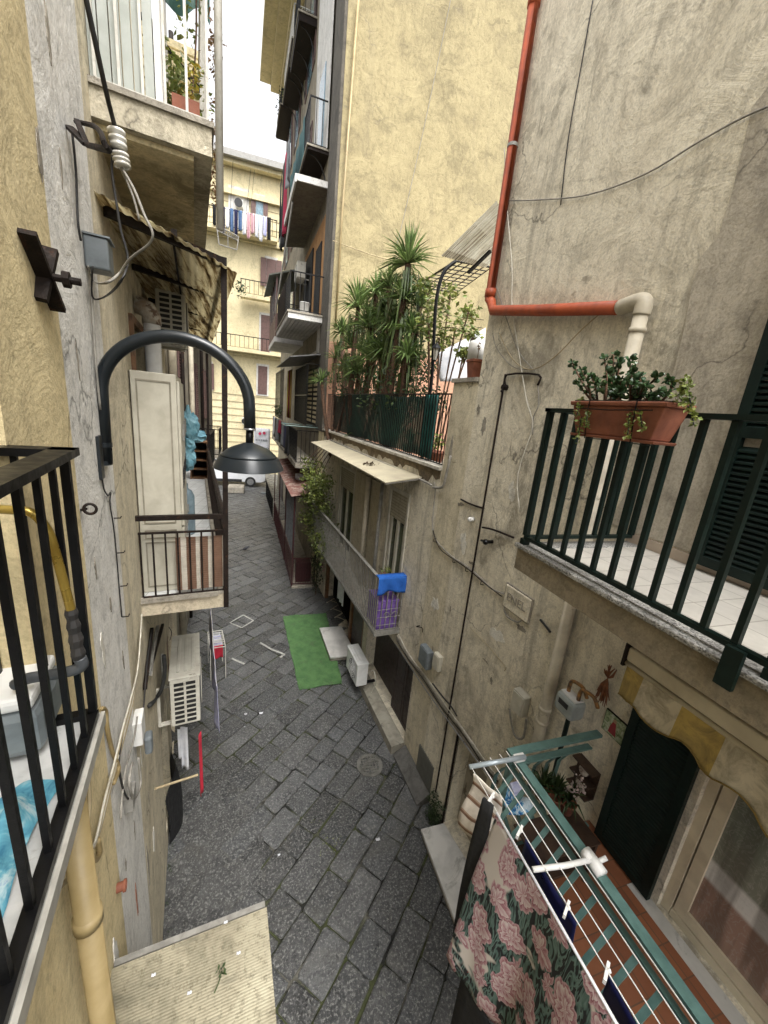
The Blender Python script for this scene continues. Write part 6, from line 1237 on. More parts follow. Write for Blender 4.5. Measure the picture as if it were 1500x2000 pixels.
# flat sheet canopy
cA, cB, cC = aP(745,940, RB.p(RB.ty(5.85),0), RB.d), None, None
e = empty('canopy', RB.p(RB.ty(8), 4.5), 'flat dirty beige sheet canopy below the terrace', 'canopy')
tA_, tB_ = RB.ty(5.55), RB.ty(11.2); a_out = aP(745,940, RB.p(RB.ty(5.7),0), RB.d); oc_ = float(np.dot(a_out-RB.p(0,0), RB.n)); zc_o = a_out[2]; zw = aP(826,934, RB.p(RB.ty(5.7),0), RB.d)
m_cs = mk('sheet_beige', (.5,.45,.32), (.4,.35,.25), .6, 0, 2.5, .1, 12, (.14,.1,.06), .62)
q = MB(); q.slab([RB.p(tA_, zc_o+.1, .0), RB.p(tB_, zc_o+.1, .0), RB.p(tB_, zc_o, oc_*.9), RB.p(tA_, zc_o, oc_)], (0,0,.015)); q.build('sheet', m_cs, e)
q = MB(); q.beam(RB.p(tA_+.02, zc_o+.08, .0), RB.p(tA_+.02, zc_o-.012, oc_-.01), .02, .02); q.beam(RB.p(tA_+2, zc_o+.08, .0), RB.p(tA_+2, zc_o-.012, oc_-.03), .02, .02); q.build('bracket', M['grey_iron'], e)
q = MB(); rs = random.Random(8); leaves(q, RB.p(RB.ty(7.0), zc_o+.06, oc_*.5), .16, 40, .05, rs, (1,1,.1), (.2,.5)); tag(q.build('leaf_litter', M['leaf_dry'], None), 'dark patch of dead leaves lying on the flat beige canopy', 'leaves', None, 'stuff')
# pipe run below the terrace parapet
cable('pipe', [RB.p(RB.ty(11.5), 4.86, .05), RB.p(RB.ty(8), 4.84, .06), RB.p(RB.ty(5.6), 4.82, .05), RB.p(RB.ty(5.15), 4.8, .05)], .018, M['cable_grey'], 'grey pipe running along under the terrace parapet', 'pipe', 2)
cable('pipe', [RB.p(RB.ty(5.1), 4.78, .05), RA.p(RA.ty(4.85), 4.84, .05), RA.p(RA.ty(4.8), 5.0, .05), RA.p(RA.ty(4.75), 5.3, .05)], .02, M['cable_grey'], 'grey elbow pipe rising beside the terrace pillar', 'pipe', 3)
# creeper on the wall end
rs = random.Random(17)
e = empty('creeper', RB.p(RB.ty(10.9), 2.4, .2), 'green leafy creeper tumbling down beside the canopy end', 'plant')
q = MB(); sm_ = MB()
for k in range(80):
    tt = rs.random(); c_ = RB.p(RB.ty(10.3+rs.uniform(-1.,1.2)), 4.3-2.3*tt+rs.uniform(-.2,.2), .12+.4*rs.random()+.3*(1-tt)); leaves(q, c_, .26, 40, .06, rs, tone=(.35,1.2))
for k in range(6): a = RB.ty(10.3+.25*k); sm_.tube(spline([RB.p(a,4.7,.1), RB.p(a+.1,3.9,.4+.05*k), RB.p(a-.1,3.0,.3), RB.p(a+.15,2.2,.35)], 5), .012, 5)
q.build('foliage', M['leaf_light'], e); sm_.build('stem', M['bark'], e)
e = empty('creeper', RB.p(RB.ty(11.2), 0, .2), 'dark creeper growing up the doorway beside the red cage', 'plant'); q = MB()
for k in range(26): c_ = RB.p(RB.ty(11.1+rs.uniform(-.3,.3)), .2+1.6*rs.random(), .12+.2*rs.random()); leaves(q, c_, .16, 22, .05, rs, tone=(.4,1))
q.build('foliage', M['leaf_dark'], e); MB().tube([RB.p(RB.ty(11.1),0,.2), RB.p(RB.ty(11.2),1.8,.2)], .015, 5).build('stem', M['bark'], e)
q = MB()
for k in range(5): leaves(q, RB.p(RB.ty(10.7), 1.0+.12*k, .12), .07, 10, .05, rs, long=1.)
tag(q.build('hanging_flowers', leafmat('petal_pink', (.6,.4,.38), (.5,.3,.3))), 'pale pink flowers hanging on the dark doorway post', 'flowers')
# ================================================================ red iron cage porch
e = empty('cage_porch', (1.3, 13.5, 0), 'dark red iron cage porch with rusty corrugated roof', 'porch')
x0c, x1c, y0c, y1c = 1.02, 1.74, 11.65, 19.0
def fx(y): return x0c-.045*(y-y0c)
zr_ = 3.08
q = MB(); q.grid(lambda s, tt: V(fx(y0c+(y1c-y0c)*tt)-.12+(x1c+.12-.0-x0c)*s, y0c-.25+(y1c-y0c)*tt, zr_+.16*s+.018*math.sin(tt*2*math.pi*60)), 2, 60*4); q.build('roof', mk('roof_rust', (.19,.085,.065), (.12,.05,.04), .75, 0, 5, .4, 30, (.3,.22,.18), .5), e, solid=.006)
q = MB()
for y_ in (y0c, 14, 16.5, y1c): q.beam((fx(y_),y_,0), (fx(y_),y_,zr_-.02), .045, .045)
q.beam((x1c,y0c,0), (x1c,y0c,zr_+.05), .04, .04); q.beam((fx(y0c),y0c,zr_-.04), (x1c,y0c,zr_-.0), .03, .04); q.beam((fx(y0c),y0c,1.0), (x1c,y0c,1.0), .03, .04); q.beam((fx(y0c),y0c,zr_-.04), (fx(y1c),y1c,zr_-.04), .03, .04); q.beam((fx(y0c),y0c,1.0), (fx(y1c),y1c,1.0), .03, .04); q.beam((fx(y0c),y0c,.12), (x1c,y0c,.12), .03, .03)
fr_ = q.build('frame', M['red_iron'], e)
for k in range(9): q = MB(); x_ = x0c+(x1c-x0c)*(k+.5)/9; q.beam((x_,y0c,.13), (x_,y0c,.98), .014, .014); q.build('bar', M['red_iron'], e)
for k in range(44): y_ = y0c+.16*(k+.7); q = MB(); q.beam((fx(y_),y_,.0), (fx(y_),y_,.98), .014, .014); q.build('bar', M['red_iron'], e)
q = MB(); q.grid(lambda s, tt: V(fx(11.8+2.6*s)+.04+.03*math.sin(s*60), 11.8+2.6*s, 2.95-1.9*tt), 80, 3); q.build('curtain', M['f_grey'], e, solid=.005)
q = MB(); q.box(x0c-.0, x1c, y0c-.1, y1c, -.02, .06); q.build('plinth', M['concrete'], e)
tag(MB().box(x0c+.15, x1c-.1, 11.85, 12.3, .07, .75).build('red_cupboard', M['red_iron'], bevel=.02), 'low dark red cupboard inside the red iron cage', 'cupboard')
q = MB(); c_ = aZ(585,938,3.18); q.ball(c_+V(0,0,.12), .17, 10, (1,.8,.7)); q.v = [tuple(V(*p)+V(rs.uniform(-1,1),rs.uniform(-1,1),rs.uniform(-1,1))*.04) for p in q.v]; tag(q.build('white_bag', M['f_white']), 'crumpled white plastic bag lying on the rusty cage roof', 'bag')
# far part of the street on the right: teal fence and things
e = empty('fence', (.6, 20, 0), 'low dark railing continuing beyond the red cage porch', 'fence'); railing(e, [(fx(19.3)-.05,19.3), (fx(24)-.1,24)], .1, 1.1, M['black_iron'], .16, .02)
# pigeon, stone block, litter
pc_ = aZ(479, 1077, 0); e = empty('pigeon', pc_, 'small dark pigeon standing alone on the paving', 'bird')
q = MB(); q.lathe(pc_+V(-.1,0,.07), [(.004,0),(.03,.03),(.055,.09),(.06,.14),(.045,.2),(.028,.235),(.03,.26),(.022,.285),(.004,.3)], 12, (.85,0,.5)); q.tube([pc_+V(-.02,.02,.1), pc_+V(-.0,.02,0)], .005, 5); q.tube([pc_+V(-.02,-.02,.1), pc_+V(-.0,-.02,0)], .005, 5); q.par(pc_+V(-.2,-.02,.06), V(.14,0,.04), V(0,.04,0), V(0,0,.01)); q.tube([pc_+V(.15,0,.215), pc_+V(.185,0,.205)], [.008,.002], 5); q.build('body', mk('feather', (.05,.05,.06), (.03,.03,.035), .7), e, smooth=True)
bc = aZ(462, 962, 0); q = MB(); q.box(bc[0]-.5, bc[0]+.45, bc[1]-.3, bc[1]+.6, 0, .42); tag(q.build('stone_block', M['concrete'], bevel=.06), 'low weathered stone block at the far end of the alley', 'stone block')
bc = aZ(520, 964, 0); q = MB(); q.box(bc[0]-.3, bc[0]+.25, bc[1]-.2, bc[1]+.1, 0, .1); tag(q.build('litter_bag', M['grey_box'], bevel=.05), 'small dark lump of litter lying on the far paving', 'litter')
for i, (u, v, s_) in enumerate([(738,1640,.035),(510,1393,.04),(480,1395,.03),(478,1420,.012),(545,1670,.02)]):
    c_ = aZ(u, v, .012); q = MB(); q.grid(lambda a, b_: c_+V((a-.5)*s_*1.6, (b_-.5)*s_, .006*math.sin(9*a+7*b_)+.006), 5, 5); tag(q.build('paper_scrap', M['f_white'], solid=.001), ['crumpled white paper scrap near the mossy weeds','pale scrap on the paving between the mat and the air conditioner','small scrap just left of the pale scrap','tiny white crumb below the small scrap','white crumb on the paving above the canopy'][i], 'litter')
# chalky squares painted round a few stones
m_w = mk('old_white_paint', (.42,.42,.38), (.24,.24,.22), .9, 0, 12)
def mark(pts, w_): 
    q = MB(); P = [aZ(*p, .0125) for p in pts]
    for a_, b_ in zip(P[:-1], P[1:]): q.beam(a_, b_, w_, .003)
    return q
e = struct(mark([(449,1216),(475,1201),(495,1212),(472,1226),(449,1216)], .035).build('paint_marking', m_w)); e = struct(mark([(508,1255),(530,1268),(556,1278),(547,1284)], .05).build('paint_marking', m_w)); e = struct(mark([(453,1286),(478,1297)], .05).build('paint_marking', m_w))
# ================================================================ tall yellow house: balconies over the alley
def cbal(pw, po, prw, L, lab, rail_mat, th=.14, slab_mat=None, step=.14, bar=.018, under=None):
    w0_ = CF.at(*pw); o0_ = aP(*po, w0_, CF.d); dep = float(np.dot(o0_-w0_, CF.n)); t0 = CF.t(w0_); z = (w0_[2]+o0_[2])/2; zr = CF.at(*prw)[2] if prw else z+1
    e = empty('balcony', CF.p(t0, z), lab, 'balcony'); q = MB(); wbox(q, CF, t0, t0+L, z-th, z, 0, dep); q.build('slab', slab_mat or M['concrete'], e)
    q = MB(); wbox(q, CF, t0-.02, t0+L, z-.04, z+.01, dep+.001, dep+.03); wbox(q, CF, t0-.03, t0-.001, z-.04, z+.01, 0, dep+.03); q.build('slab_edge', M['concrete'], e)
    if rail_mat: railing(e, [CF.p(t0+.03,0,.05), CF.p(t0+.03,0,dep-.04), CF.p(t0+L-.03,0,dep-.04), CF.p(t0+L-.03,0,.05)], z+.05, zr, rail_mat, step, bar, .03, .03)
    return e, t0, z, dep, zr
# middle balcony with the pot
e, t0, z, dep, zr = cbal((634,617), (563,606), (636,545), 4.2, 'dark railed balcony of the tall house with a white bucket and the awning above', M['black_iron'], .2, M['white_paint_wall'])
tG, zG, dG = t0, z, dep
q = MB()
for k in range(9): wbox(q, CF, t0+.05, t0+4.1, z-.225, z-.201, dep*k/9+.01, dep*(k+1)/9-.012)
q.build('soffit_board', M['white_paint_wall'], e)
q = MB(); q.lathe(CF.p(t0+.5, z+.06, dep*.5), [(.13,0),(.16,.3),(.165,.3),(.165,.32)], 18); tag(q.build('bucket', M['white_plastic'], smooth=True), 'white bucket standing on the dark railed balcony of the tall house', 'bucket')
q = MB(); q.grid(lambda s, tt: CF.p(t0+1.2+2.6*s, zr-.02-(zr-z)*tt, dep-.02+.02*math.sin(s*40)), 60, 3); tag(q.build('railing_screen', M['brown_iron'], solid=.006), 'brown slatted screen on the railing of the dark balcony', 'screen')
# wall inside that balcony: orange strip, dark doorway, small ac
q = MB(); wbox(q, CF, t0+.1, t0+4.6, z+.01, z+2.9, .003, .02); q.build('wall', plaster('orange_wall', (.42,.22,.08), (.34,.17,.06), (.2,.1,.04), (.08,.05,.03), 1.2, .3, .3, .4), tall_house)
q = MB(); wbox(q, CF, t0+.9, t0+1.9, z+.02, z+2.3, .021, .05); wbox(q, CF, t0+2.5, t0+4.4, z+.02, z+2.6, .021, .06); q.build('door', M['dark'], tall_house)
ac_unit(CF, t0+3.0, z+1.75, .2, .8, .3, .5, 'air conditioner hung high inside the dark balcony of the tall house', M['ac_white'], side_holes=False)
q = MB(); wbox(q, CF, t0+.0, t0+.9, z-.9, z-.23, .002, .05); wbox(q, CF, t0+.0, t0+4.4, z-1.0, z-.9, .002, .06); q.build('wall', M['white_paint_wall'], tall_house)
# awning box over it
wA = CF.at(644, 366); oA = aP(580, 357, wA, CF.d); dA = float(np.dot(oA-wA, CF.n)); tA0 = CF.t(wA); zA = wA[2]
e = empty('balcony_awning', CF.p(tA0, zA), 'white edged sloping awning roof of the tall house above the bucket balcony', 'awning')
fo_ = aP(533, 497, CF.p(tA0+4.2, 0), CF.d); zo = fo_[2]; 
q = MB(); q.slab([CF.p(tA0, zA, 0), CF.p(tA0+5.0, zA, 0), CF.p(tA0+5.0, zA-.15, dA), CF.p(tA0, zA-.05, dA)], (0,0,.07)); q.build('roof_panel', plaster('dark_soffit', (.2,.17,.12), (.15,.12,.09), (.08,.065,.05), (.03,.03,.03), 1.5, .3, .3, .4), e)
q = MB(); q.beam(CF.p(tA0, zA-.0, dA+.03), CF.p(tA0+5.0, zA-.1, dA+.03), .05, .2); q.beam(CF.p(tA0-.03, zA+.02, 0), CF.p(tA0-.03, zA+.0, dA), .05, .16); q.build('fascia', M['white_paint_wall'], e)
q = MB(); q.beam(CF.p(tA0+1.0, zA-.2, dA-.0), CF.p(tA0+3.4, zA-2.9, dA+.25), .03, .12); q.build('sloping_arm', M['grey_iron'], e)
# enclosed brown box balcony beyond
e, t1b, z1b, d1b, _ = cbal((601,655), (502,672), None, 3.2, 'far enclosed brown timber balcony of the tall house', None, .15, M['white_paint_wall']) if False else (None, 0, 0, 0, 0)
tX = tG+4.4; e = empty('enclosed_balcony', CF.p(tX, zG-.2), 'far enclosed brown timber and glass balcony of the tall house', 'balcony'); dX = dG+.05
q = MB(); wbox(q, CF, tX, tX+3.4, zG-.35, zG-.15, 0, dX); q.build('slab', M['white_paint_wall'], e)
for k in range(5): q = MB(); wbox(q, CF, tX+.03+.83*k, tX+.1+.83*k, zG-.149, zG+2.0, dX-.08, dX-.02); q.build('post', M['shutter_brown'], e)
q = MB(); wbox(q, CF, tX+.03, tX+3.4, zG-.149, zG+.7, dX-.07, dX-.04); wbox(q, CF, tX, tX+.03, zG-.149, zG+.7, .03, dX-.02); q.build('panel', M['shutter_brown'], e)
q = MB(); q.slab([CF.p(tX-.1, zG+2.45, .0), CF.p(tX+3.5, zG+2.45, .0), CF.p(tX+3.5, zG+1.95, dX+.25), CF.p(tX-.1, zG+1.95, dX+.25)], (0,0,.05)); q.build('roof', mk('roof_green_grey', (.14,.15,.12), (.09,.1,.08), .7), e)
q = MB(); wbox(q, CF, tX+.12, tX+3.3, zG+.71, zG+1.9, dX-.06, dX-.05); q.build('glazing', M['glass_sky'], e)
# upper balconies
e, t0, z, dep, zr = cbal((643,290), (601,284), (645,208), 5.2, 'high balcony of the tall house with blue green netting on its railing', M['black_iron'], .12, M['brown_iron'], .16)
tH, zH, dH, zrH = t0, z, dep, zr
q = MB(); q.grid(lambda s, tt: CF.p(t0+.9+4.0*s, zr-(zr-z)*tt*.97, dep-.01+.02*math.sin(s*30)), 40, 3); tag(q.build('railing_net', mk('net_teal', (.05,.14,.14), (.03,.09,.1), .8), solid=.004), 'blue green netting along the railing of the high balcony', 'net')
def brackets(e, t0, L, z, dep, n=3):
    for k in range(n): a = t0+.15+(L-.3)*k/(n-1); q = MB(); q.tube([CF.p(a, z-.02, dep*.85)]+[CF.p(a, z-.02-.75*(1-math.cos(x)), dep*.85*(1-math.sin(x))+.03) for x in (.4,.8,1.2,1.5)], .018, 6); q.build('scroll_bracket', M['black_iron'], e)
brackets(e, t0, 5.2, z-.12, dep)
q = MB(); wbox(q, CF, t0-.1, t0+2.4, z, z+6.5, .075, .09); q.build('wall', M['white_paint_wall'], tall_house)
q = MB(); wbox(q, CF, t0+.6, t0+1.5, z+.02, z+2.4, .091, .12); q.build('door', M['glass_sky'], tall_house)
# laundry on that balcony's outer side
for k, (s_, dz, mt_, lab) in enumerate([(1.4,1.3,'f_grey','grey cloth hanging outside the high netted balcony'), (2.3,2.4,'f_crimson','long crimson cloth hanging outside the high netted balcony'), (3.1,2.6,'f_black','long black cloth hanging outside the high netted balcony'), (4.0,2.0,'f_black','shorter black cloth at the far end of the high netted balcony')]):
    a_, b_ = CF.p(tH+s_, zrH-.2, dH+.35), CF.p(tH+s_+.7, zrH-.2, dH+.35); cloth('laundry', a_, b_, dz, M[mt_], lab, 'laundry', 'laundry outside the high balcony', .05)
tag(MB().tube([CF.p(tH+1.2, zrH-.19, dH+.35), CF.p(tH+5.0, zrH-.19, dH+.35)], .008, 5).build('washing_line', M['cable_grey']), 'washing line held outside the high netted balcony', 'washing line')
e, t0, z, dep, zr = cbal((607,86), (571,74), (610,18), 3.4, 'topmost visible balcony of the tall house with pale bars', M['white_iron'], .14, M['brown_iron'], .16)
brackets(e, t0, 3.4, z-.14, dep)
wz = CF.at(620,30); e, t0, z, dep, zr = cbal((620,32), (584,22), None, 2.4, 'dark balcony slab of the tall house right at the top of the picture', None, .25, M['brown_iron'])
railing(e, [CF.p(t0+.03,0,.05), CF.p(t0+.03,0,dep-.04), CF.p(t0+2.3,0,dep-.04)], z+.05, z+1., M['black_iron'], .16, .018); brackets(e, t0, 2.4, z-.25, dep)
q = MB(); rs = random.Random(9); cP = CF.p(tH+6.4, zH+.9, dH*.7)
e, t0, z, dep, zr = cbal((573,208), (548,204), (575,175), 2.6, 'small far balcony of the tall house full of green plants', M['black_iron'], .1, M['brown_iron'], .16)
q = MB()
for k in range(12): leaves(q, CF.p(t0+.2+rs.random()*2, z+.3+rs.random()*.5, dep*.7), .25, 24, .08, rs)
tag(q.build('balcony_plants', M['leaf_dark']), 'green plants crowding the small far balcony', 'plant', None, 'stuff')
# doors and shutters on the upper front
for i, (ta, za, w_, h_) in enumerate([(5.6, 13.1, 1.1, 2.4), (9.2, 13.1, 1.1, 2.4), (5.6, 17.2, 1.1, 2.4), (9.2, 17.2, 1.1, 2.4), (9.2, 8.6, 1.1, 2.4), (12.2, 13.1, 1.1, 2.4), (12.2, 8.6, 1.1, 2.4), (12.2, 17.2, 1.1, 2.4)]):
    q = MB(); wbox(q, CF, ta, ta+w_, za, za+h_, .003, .03); f_ = q.build('window', M['glass_sky'], tall_house)
    for s_ in (-1, 1): q = MB(); shutter(q, CF, ta+(w_+.02 if s_ > 0 else -w_*.5-.02), ta+(w_*1.5+.02 if s_ > 0 else -.02), za, za+h_, .004, .09); q.build('shutter', M['shutter_brown'], f_)
# ---- barred enclosure and laundry balcony below
w0_ = CF.at(612, 838); e = empty('balcony', w0_, 'low cluttered balcony of the tall house hung with dark laundry', 'balcony')
tL = CF.t(CF.p(CF.ty(12.6), 0)); zL = aP(600, 900, CF.p(tL,0), CF.d)[2]; o_ = aP(560, 880, CF.p(tL,0), CF.d); dL = .75; zL = 3.9; zLr = 4.95; LL = 10
q = MB(); wbox(q, CF, tL, tL+LL, zL-.14, zL, 0, dL); q.build('slab', M['concrete'], e)
railing(e, [CF.p(tL+.02,0,.05), CF.p(tL+.02,0,dL-.03), CF.p(tL+LL,0,dL-.03)], zL+.05, zLr, M['black_iron'], .14, .016)
tag(MB().tube([CF.p(tL+.1, zLr+.12, .05), CF.p(tL+.15, zLr+.12, dL+.35), CF.p(tL+1.2, zLr+.12, dL+.35), CF.p(tL+1.2, zLr+.12, .05)], .014, 6).build('clothes_rack', M['teal_iron']), 'thin green clothes rack on the low cluttered balcony', 'clothes rack')
for k, (s_, dz, mt_, lab) in enumerate([(.25,.95,'f_black','black cloth nearest on the low cluttered balcony'), (1.15,.8,'f_navy','navy cloth second on the low cluttered balcony'), (2.05,.85,'f_grey','grey cloth on the low cluttered balcony'), (3.0,.5,'f_crimson','crimson cloth on the low cluttered balcony'), (4.2,.9,'f_grey','farther grey cloth on the low cluttered balcony'), (5.6,.8,'f_white','white cloth at the far end of the low cluttered balcony')]):
    a_, b_ = CF.p(tL+s_, zLr+.1, dL+.2), CF.p(tL+s_+.75, zLr+.1, dL+.2); cloth('laundry', a_, b_, dz, M[mt_], lab, 'laundry', 'laundry on the low cluttered balcony', .05)
e = empty('window_cage', CF.p(1.2, 5.0, .3), 'black barred window cage with a thin roof on the front of the tall house', 'window cage')
zc0, zc1 = 5.1, 7.0
q = MB(); wbox(q, CF, .95, 3.9, zc0, zc1, .003, .03); q.build('dark_window', M['dark'], e)
q = MB()
for k in range(12): wbox(q, CF, 1.1, 1.9, zc0+.08+k*.15, zc0+.16+k*.15, .04, .06); wbox(q, CF, 2.3, 3.1, zc0+.08+k*.15, zc0+.16+k*.15, .04, .06)
q.build('blind', M['pale_yellow'], e)
fr_ = MB()
for z_ in (zc0, zc0+.95, zc1): fr_.beam(CF.p(.95, z_, .42), CF.p(3.9, z_, .42), .03, .03); fr_.beam(CF.p(.95, z_, .03), CF.p(.95, z_, .42), .03, .03)
fr_ = fr_.build('frame', M['black_iron'], e)
for k in range(20): q = MB(); q.beam(CF.p(.95+.155*k, zc0, .42), CF.p(.95+.155*k, zc1, .42), .018, .018); q.build('bar', M['black_iron'], fr_)
q = MB(); q.slab([CF.p(.8, zc1+.3, 0), CF.p(5.6, zc1+.3, 0), CF.p(5.6, zc1+.1, 1.0), CF.p(.8, zc1+.1, 1.0)], (0,0,.03)); q.build('roof', mk('thin_roof', (.14,.14,.14), (.05,.05,.05), .6), e)
for k, (c_, lab) in enumerate([((.42,.26,.06),'ochre'), ((.25,.02,.02),'dark red'), ((.5,.36,.05),'yellow')]):
    mm = fabric('curtain_%s' % lab.replace(' ', '_'), c_); q = MB(); q.grid(lambda s, tt: CF.p(4.0+.45*k+.44*s, zc1-1.85*tt, .55+.02*math.sin(s*20)), 10, 3); tag(q.build('hanging_curtain', mm, smooth=True, solid=.006), lab+' curtain strip hanging beside the black window cage', 'curtain')
e = empty('window_cage', CF.p(5.6, 5.0, .3), 'farther open barred cage with plants beyond the coloured curtains', 'window cage'); railing(e, [CF.p(5.6,0,.7), CF.p(9.5,0,.7)], 5.0, 7.1, M['black_iron'], .3, .02)
q = MB()
for k in range(8): leaves(q, CF.p(5.8+rs.random()*3, 5.2+rs.random()*.4, .75), .2, 18, .07, rs)
tag(q.build('cage_foliage', M['leaf_dark']), 'green plants in front of the farther barred cage', 'plant', None, 'stuff')
# street level of the tall house
for i, ta in enumerate((8.4, 11.2)):
    q = MB(); wbox(q, CF, ta, ta+1.3, 0, 2.3, .003, .04); q.build('door', M['shutter_dark'], tall_house)
# ================================================================ terrace: fence, plants, pergola, pots
e = empty('fence', RB.p(0, 5.1), 'dark green barred fence along the edge of the roof terrace', 'fence')
zt0, zt1 = 5.12, 6.12
fA, fB = RB.p(.12, 0, -.06), RB.p(RB.len-.05, 0, -.06)
railing(e, [fA, fB], zt0, zt1, M['black_iron'], .085, .012, .025, .02, .02, .015)
m_, t, b = nodes('shade_cloth'); co = objco(t); c = ramp(t, noise(t, co, 2, 6, .7), [(.35, (.008,.03,.02)), (.65, (.02,.085,.06))]); t.links.new(c, b.inputs['Base Color']); b.inputs['Roughness'].default_value = .7
wv_ = N(t, 'TexNoise'); wv_.inputs['Scale'].default_value = 3; t.links.new(co, wv_.inputs['Vector']); al = ramp(t, wv_.outputs['Fac'], [(.3, .9), (.7, 1.)]); t.links.new(al, b.inputs['Alpha'])
q = MB(); q.grid(lambda s, tt: RB.p(.75+(RB.len-1.2)*s, zt0+.02+(zt1-zt0-.03)*(1-tt)-.03*math.sin(s*9)*(1-tt), -.13+.01*math.sin(s*31+2*tt)), 90, 8); tag(q.build('shade_netting', m_, smooth=True), 'dark green shade netting tied behind the terrace fence', 'net')
q = MB(); q.grid(lambda s, tt: RB.p(.55+.35*s, zt0+.02+.98*(1-tt), -.1+.02*math.sin(s*15)), 8, 6); tag(q.build('netting_roll', mk('net_teal_dark', (.01,.09,.075), (.006,.05,.045), .7), smooth=True, solid=.02), 'gathered teal strip of netting near the terrace pillar', 'net')
rs = random.Random(99)
def yucca(base, heads, lab, w=.035):
    hm = sum(V(*h[0]) for h in heads)/len(heads); base = (hm[0], hm[1], 4.4)
    e = empty('yucca', base, lab, 'yucca plant'); tr = MB(); fo = MB(); dr = MB()
    for (h, r, n) in heads:
        h = V(*h); tr.tube(spline([V(*base)+V(rs.uniform(-.1,.1), rs.uniform(-.1,.1), 0), (V(*base)+h)/2+V(rs.uniform(-.12,.12), 0, 0), h], 4), [.07]+[.055]*8, 7)
        rosette(fo, h, r*rs.uniform(.85,1.2), n, rs, w=w*rs.uniform(.7,1.), lo=-.35, droop=rs.uniform(.1,.4), tone=(.45,1.6))
        for k in range(int(n*.4)):
            a = rs.uniform(0, 6.28); p_ = h-V(0,0,rs.uniform(.05,.5)); d = V(math.cos(a), math.sin(a), 0); L_ = r*rs.uniform(.7,1.05); s = V(-d[1], d[0], 0); t_ = rs.uniform(.35,.9); fo.col = (t_, t_, t_*.9)
            if not inside_terrace(p_+d*L_*.6-V(0,0,1)*L_*.9): continue
            m2 = p_+d*L_*.35-V(0,0,.1)*L_; e2_ = p_+d*L_*.5-V(0,0,1)*L_*.95; fo.add([p_+s*w*.4, p_-s*w*.4, m2-s*w*.5, m2+s*w*.5, e2_], [(0,1,2,3),(3,2,4)])
    tr.build('trunk', M['bark'], e, smooth=True); fo.build('crown', M['leaf_yucca'], e)
def T(u, v, y): return aY(u, v, y)
def TT(u, v, y):
    while aY(u, v, y)[0] < 2.5-.0929*(y-5)+.22 and y < 11.5: y += .1
    return aY(u, v, y)
yucca((2.75,7.2,4.4), [(TT(797,515,7.2),.74,120), (TT(788,585,7.1),.62,140), (TT(772,640,7.0),.58,140), (TT(805,650,7.3),.55,120), (TT(745,700,7.0),.55,120), (TT(760,560,7.4),.5,100), (TT(820,600,7.5),.5,90), (TT(795,700,7.0),.5,100)], 'tallest spiky yucca in the middle of the roof terrace', .04)
yucca((2.45,9.0,4.4), [(TT(700,600,9.0),.72,130), (TT(722,640,8.9),.68,130), (TT(690,680,9.),.66,130), (TT(735,575,9.2),.6,110), (TT(755,620,8.6),.6,120), (TT(700,730,8.6),.6,120), (TT(668,650,9.4),.55,90), (TT(725,700,8.5),.6,110), (TT(675,720,8.8),.55,100), (TT(760,690,8.2),.6,110)], 'bushy yucca with drooping leaves at the far side of the roof terrace', .045)
yucca((2.2,10.4,4.5), [(TT(655,700,10.4),.45,60), (TT(628,745,10.3),.42,60), (TT(690,745,9.8),.5,70)], 'small pale yucca leaning over the far end of the terrace fence', .035)
q = MB(); rosette(q, RB.p(RB.ty(9.6), 5.1, .1), .4, 60, rs, w=.035, lo=-.3, droop=.5); tag(q.build('spiky_plant', M['leaf_yucca']), 'little spiky plant poking out over the terrace parapet', 'plant')
def bush(base, blobs, lab, mat, n, size, cat='bush', stems=8):
    hm = sum(V(*c[0]) for c in blobs)/len(blobs); base = (hm[0], hm[1], 4.4)
    e = empty('bush', base, lab, cat); q = MB(); s_ = MB(); 
    for (c, r) in blobs:
        leaves(q, c, r, n, size, rs, (1,1,.9)); s_.tube(spline([V(*base), (V(*base)+V(*c))/2+V(rs.uniform(-.1,.1),rs.uniform(-.1,.1),0), V(*c)], 4), .015, 5)
        for k in range(3): d = V(rs.gauss(0,1), rs.gauss(0,1), rs.gauss(0,1)); s_.tube([V(*c), V(*c)+d/np.linalg.norm(d)*r*.9], .006, 4)
    q.build('foliage', mat, e); s_.build('branches', M['bark'], e)
bush((3.2,6.6,4.4), [(TT(850,600,6.6),.28), (TT(880,575,6.8),.22), (TT(890,640,6.4),.28), (TT(915,610,6.5),.2), (TT(858,660,6.6),.25), (TT(925,655,6.3),.15), (TT(835,560,7.),.2), (TT(905,690,6.3),.12), (TT(838,630,6.6),.25)], 'loose yellow green citrus bush beside the terrace lantern', M['leaf_light'], 95, .062)
bush((3.0,7.6,4.4), [(TT(800,690,7.5),.4), (TT(840,710,7.4),.35), (TT(770,740,7.6),.4), (TT(720,745,7.9),.45), (TT(815,745,7.3),.35), (TT(680,770,8.2),.4), (TT(740,780,7.9),.45), (TT(790,790,7.2),.4), (TT(840,780,6.8),.35), (TT(700,720,8.9),.45), (TT(660,740,9.4),.4)], 'dark dense bush behind the terrace netting', M['leaf_dark'], 170, .06)
bush((2.9,8.4,4.4), [(TT(805,560,8.4),.3), (TT(765,600,8.3),.25), (TT(745,660,8.2),.3)], 'leafy shrub woven through the yuccas', M['leaf_dark'], 90, .06)
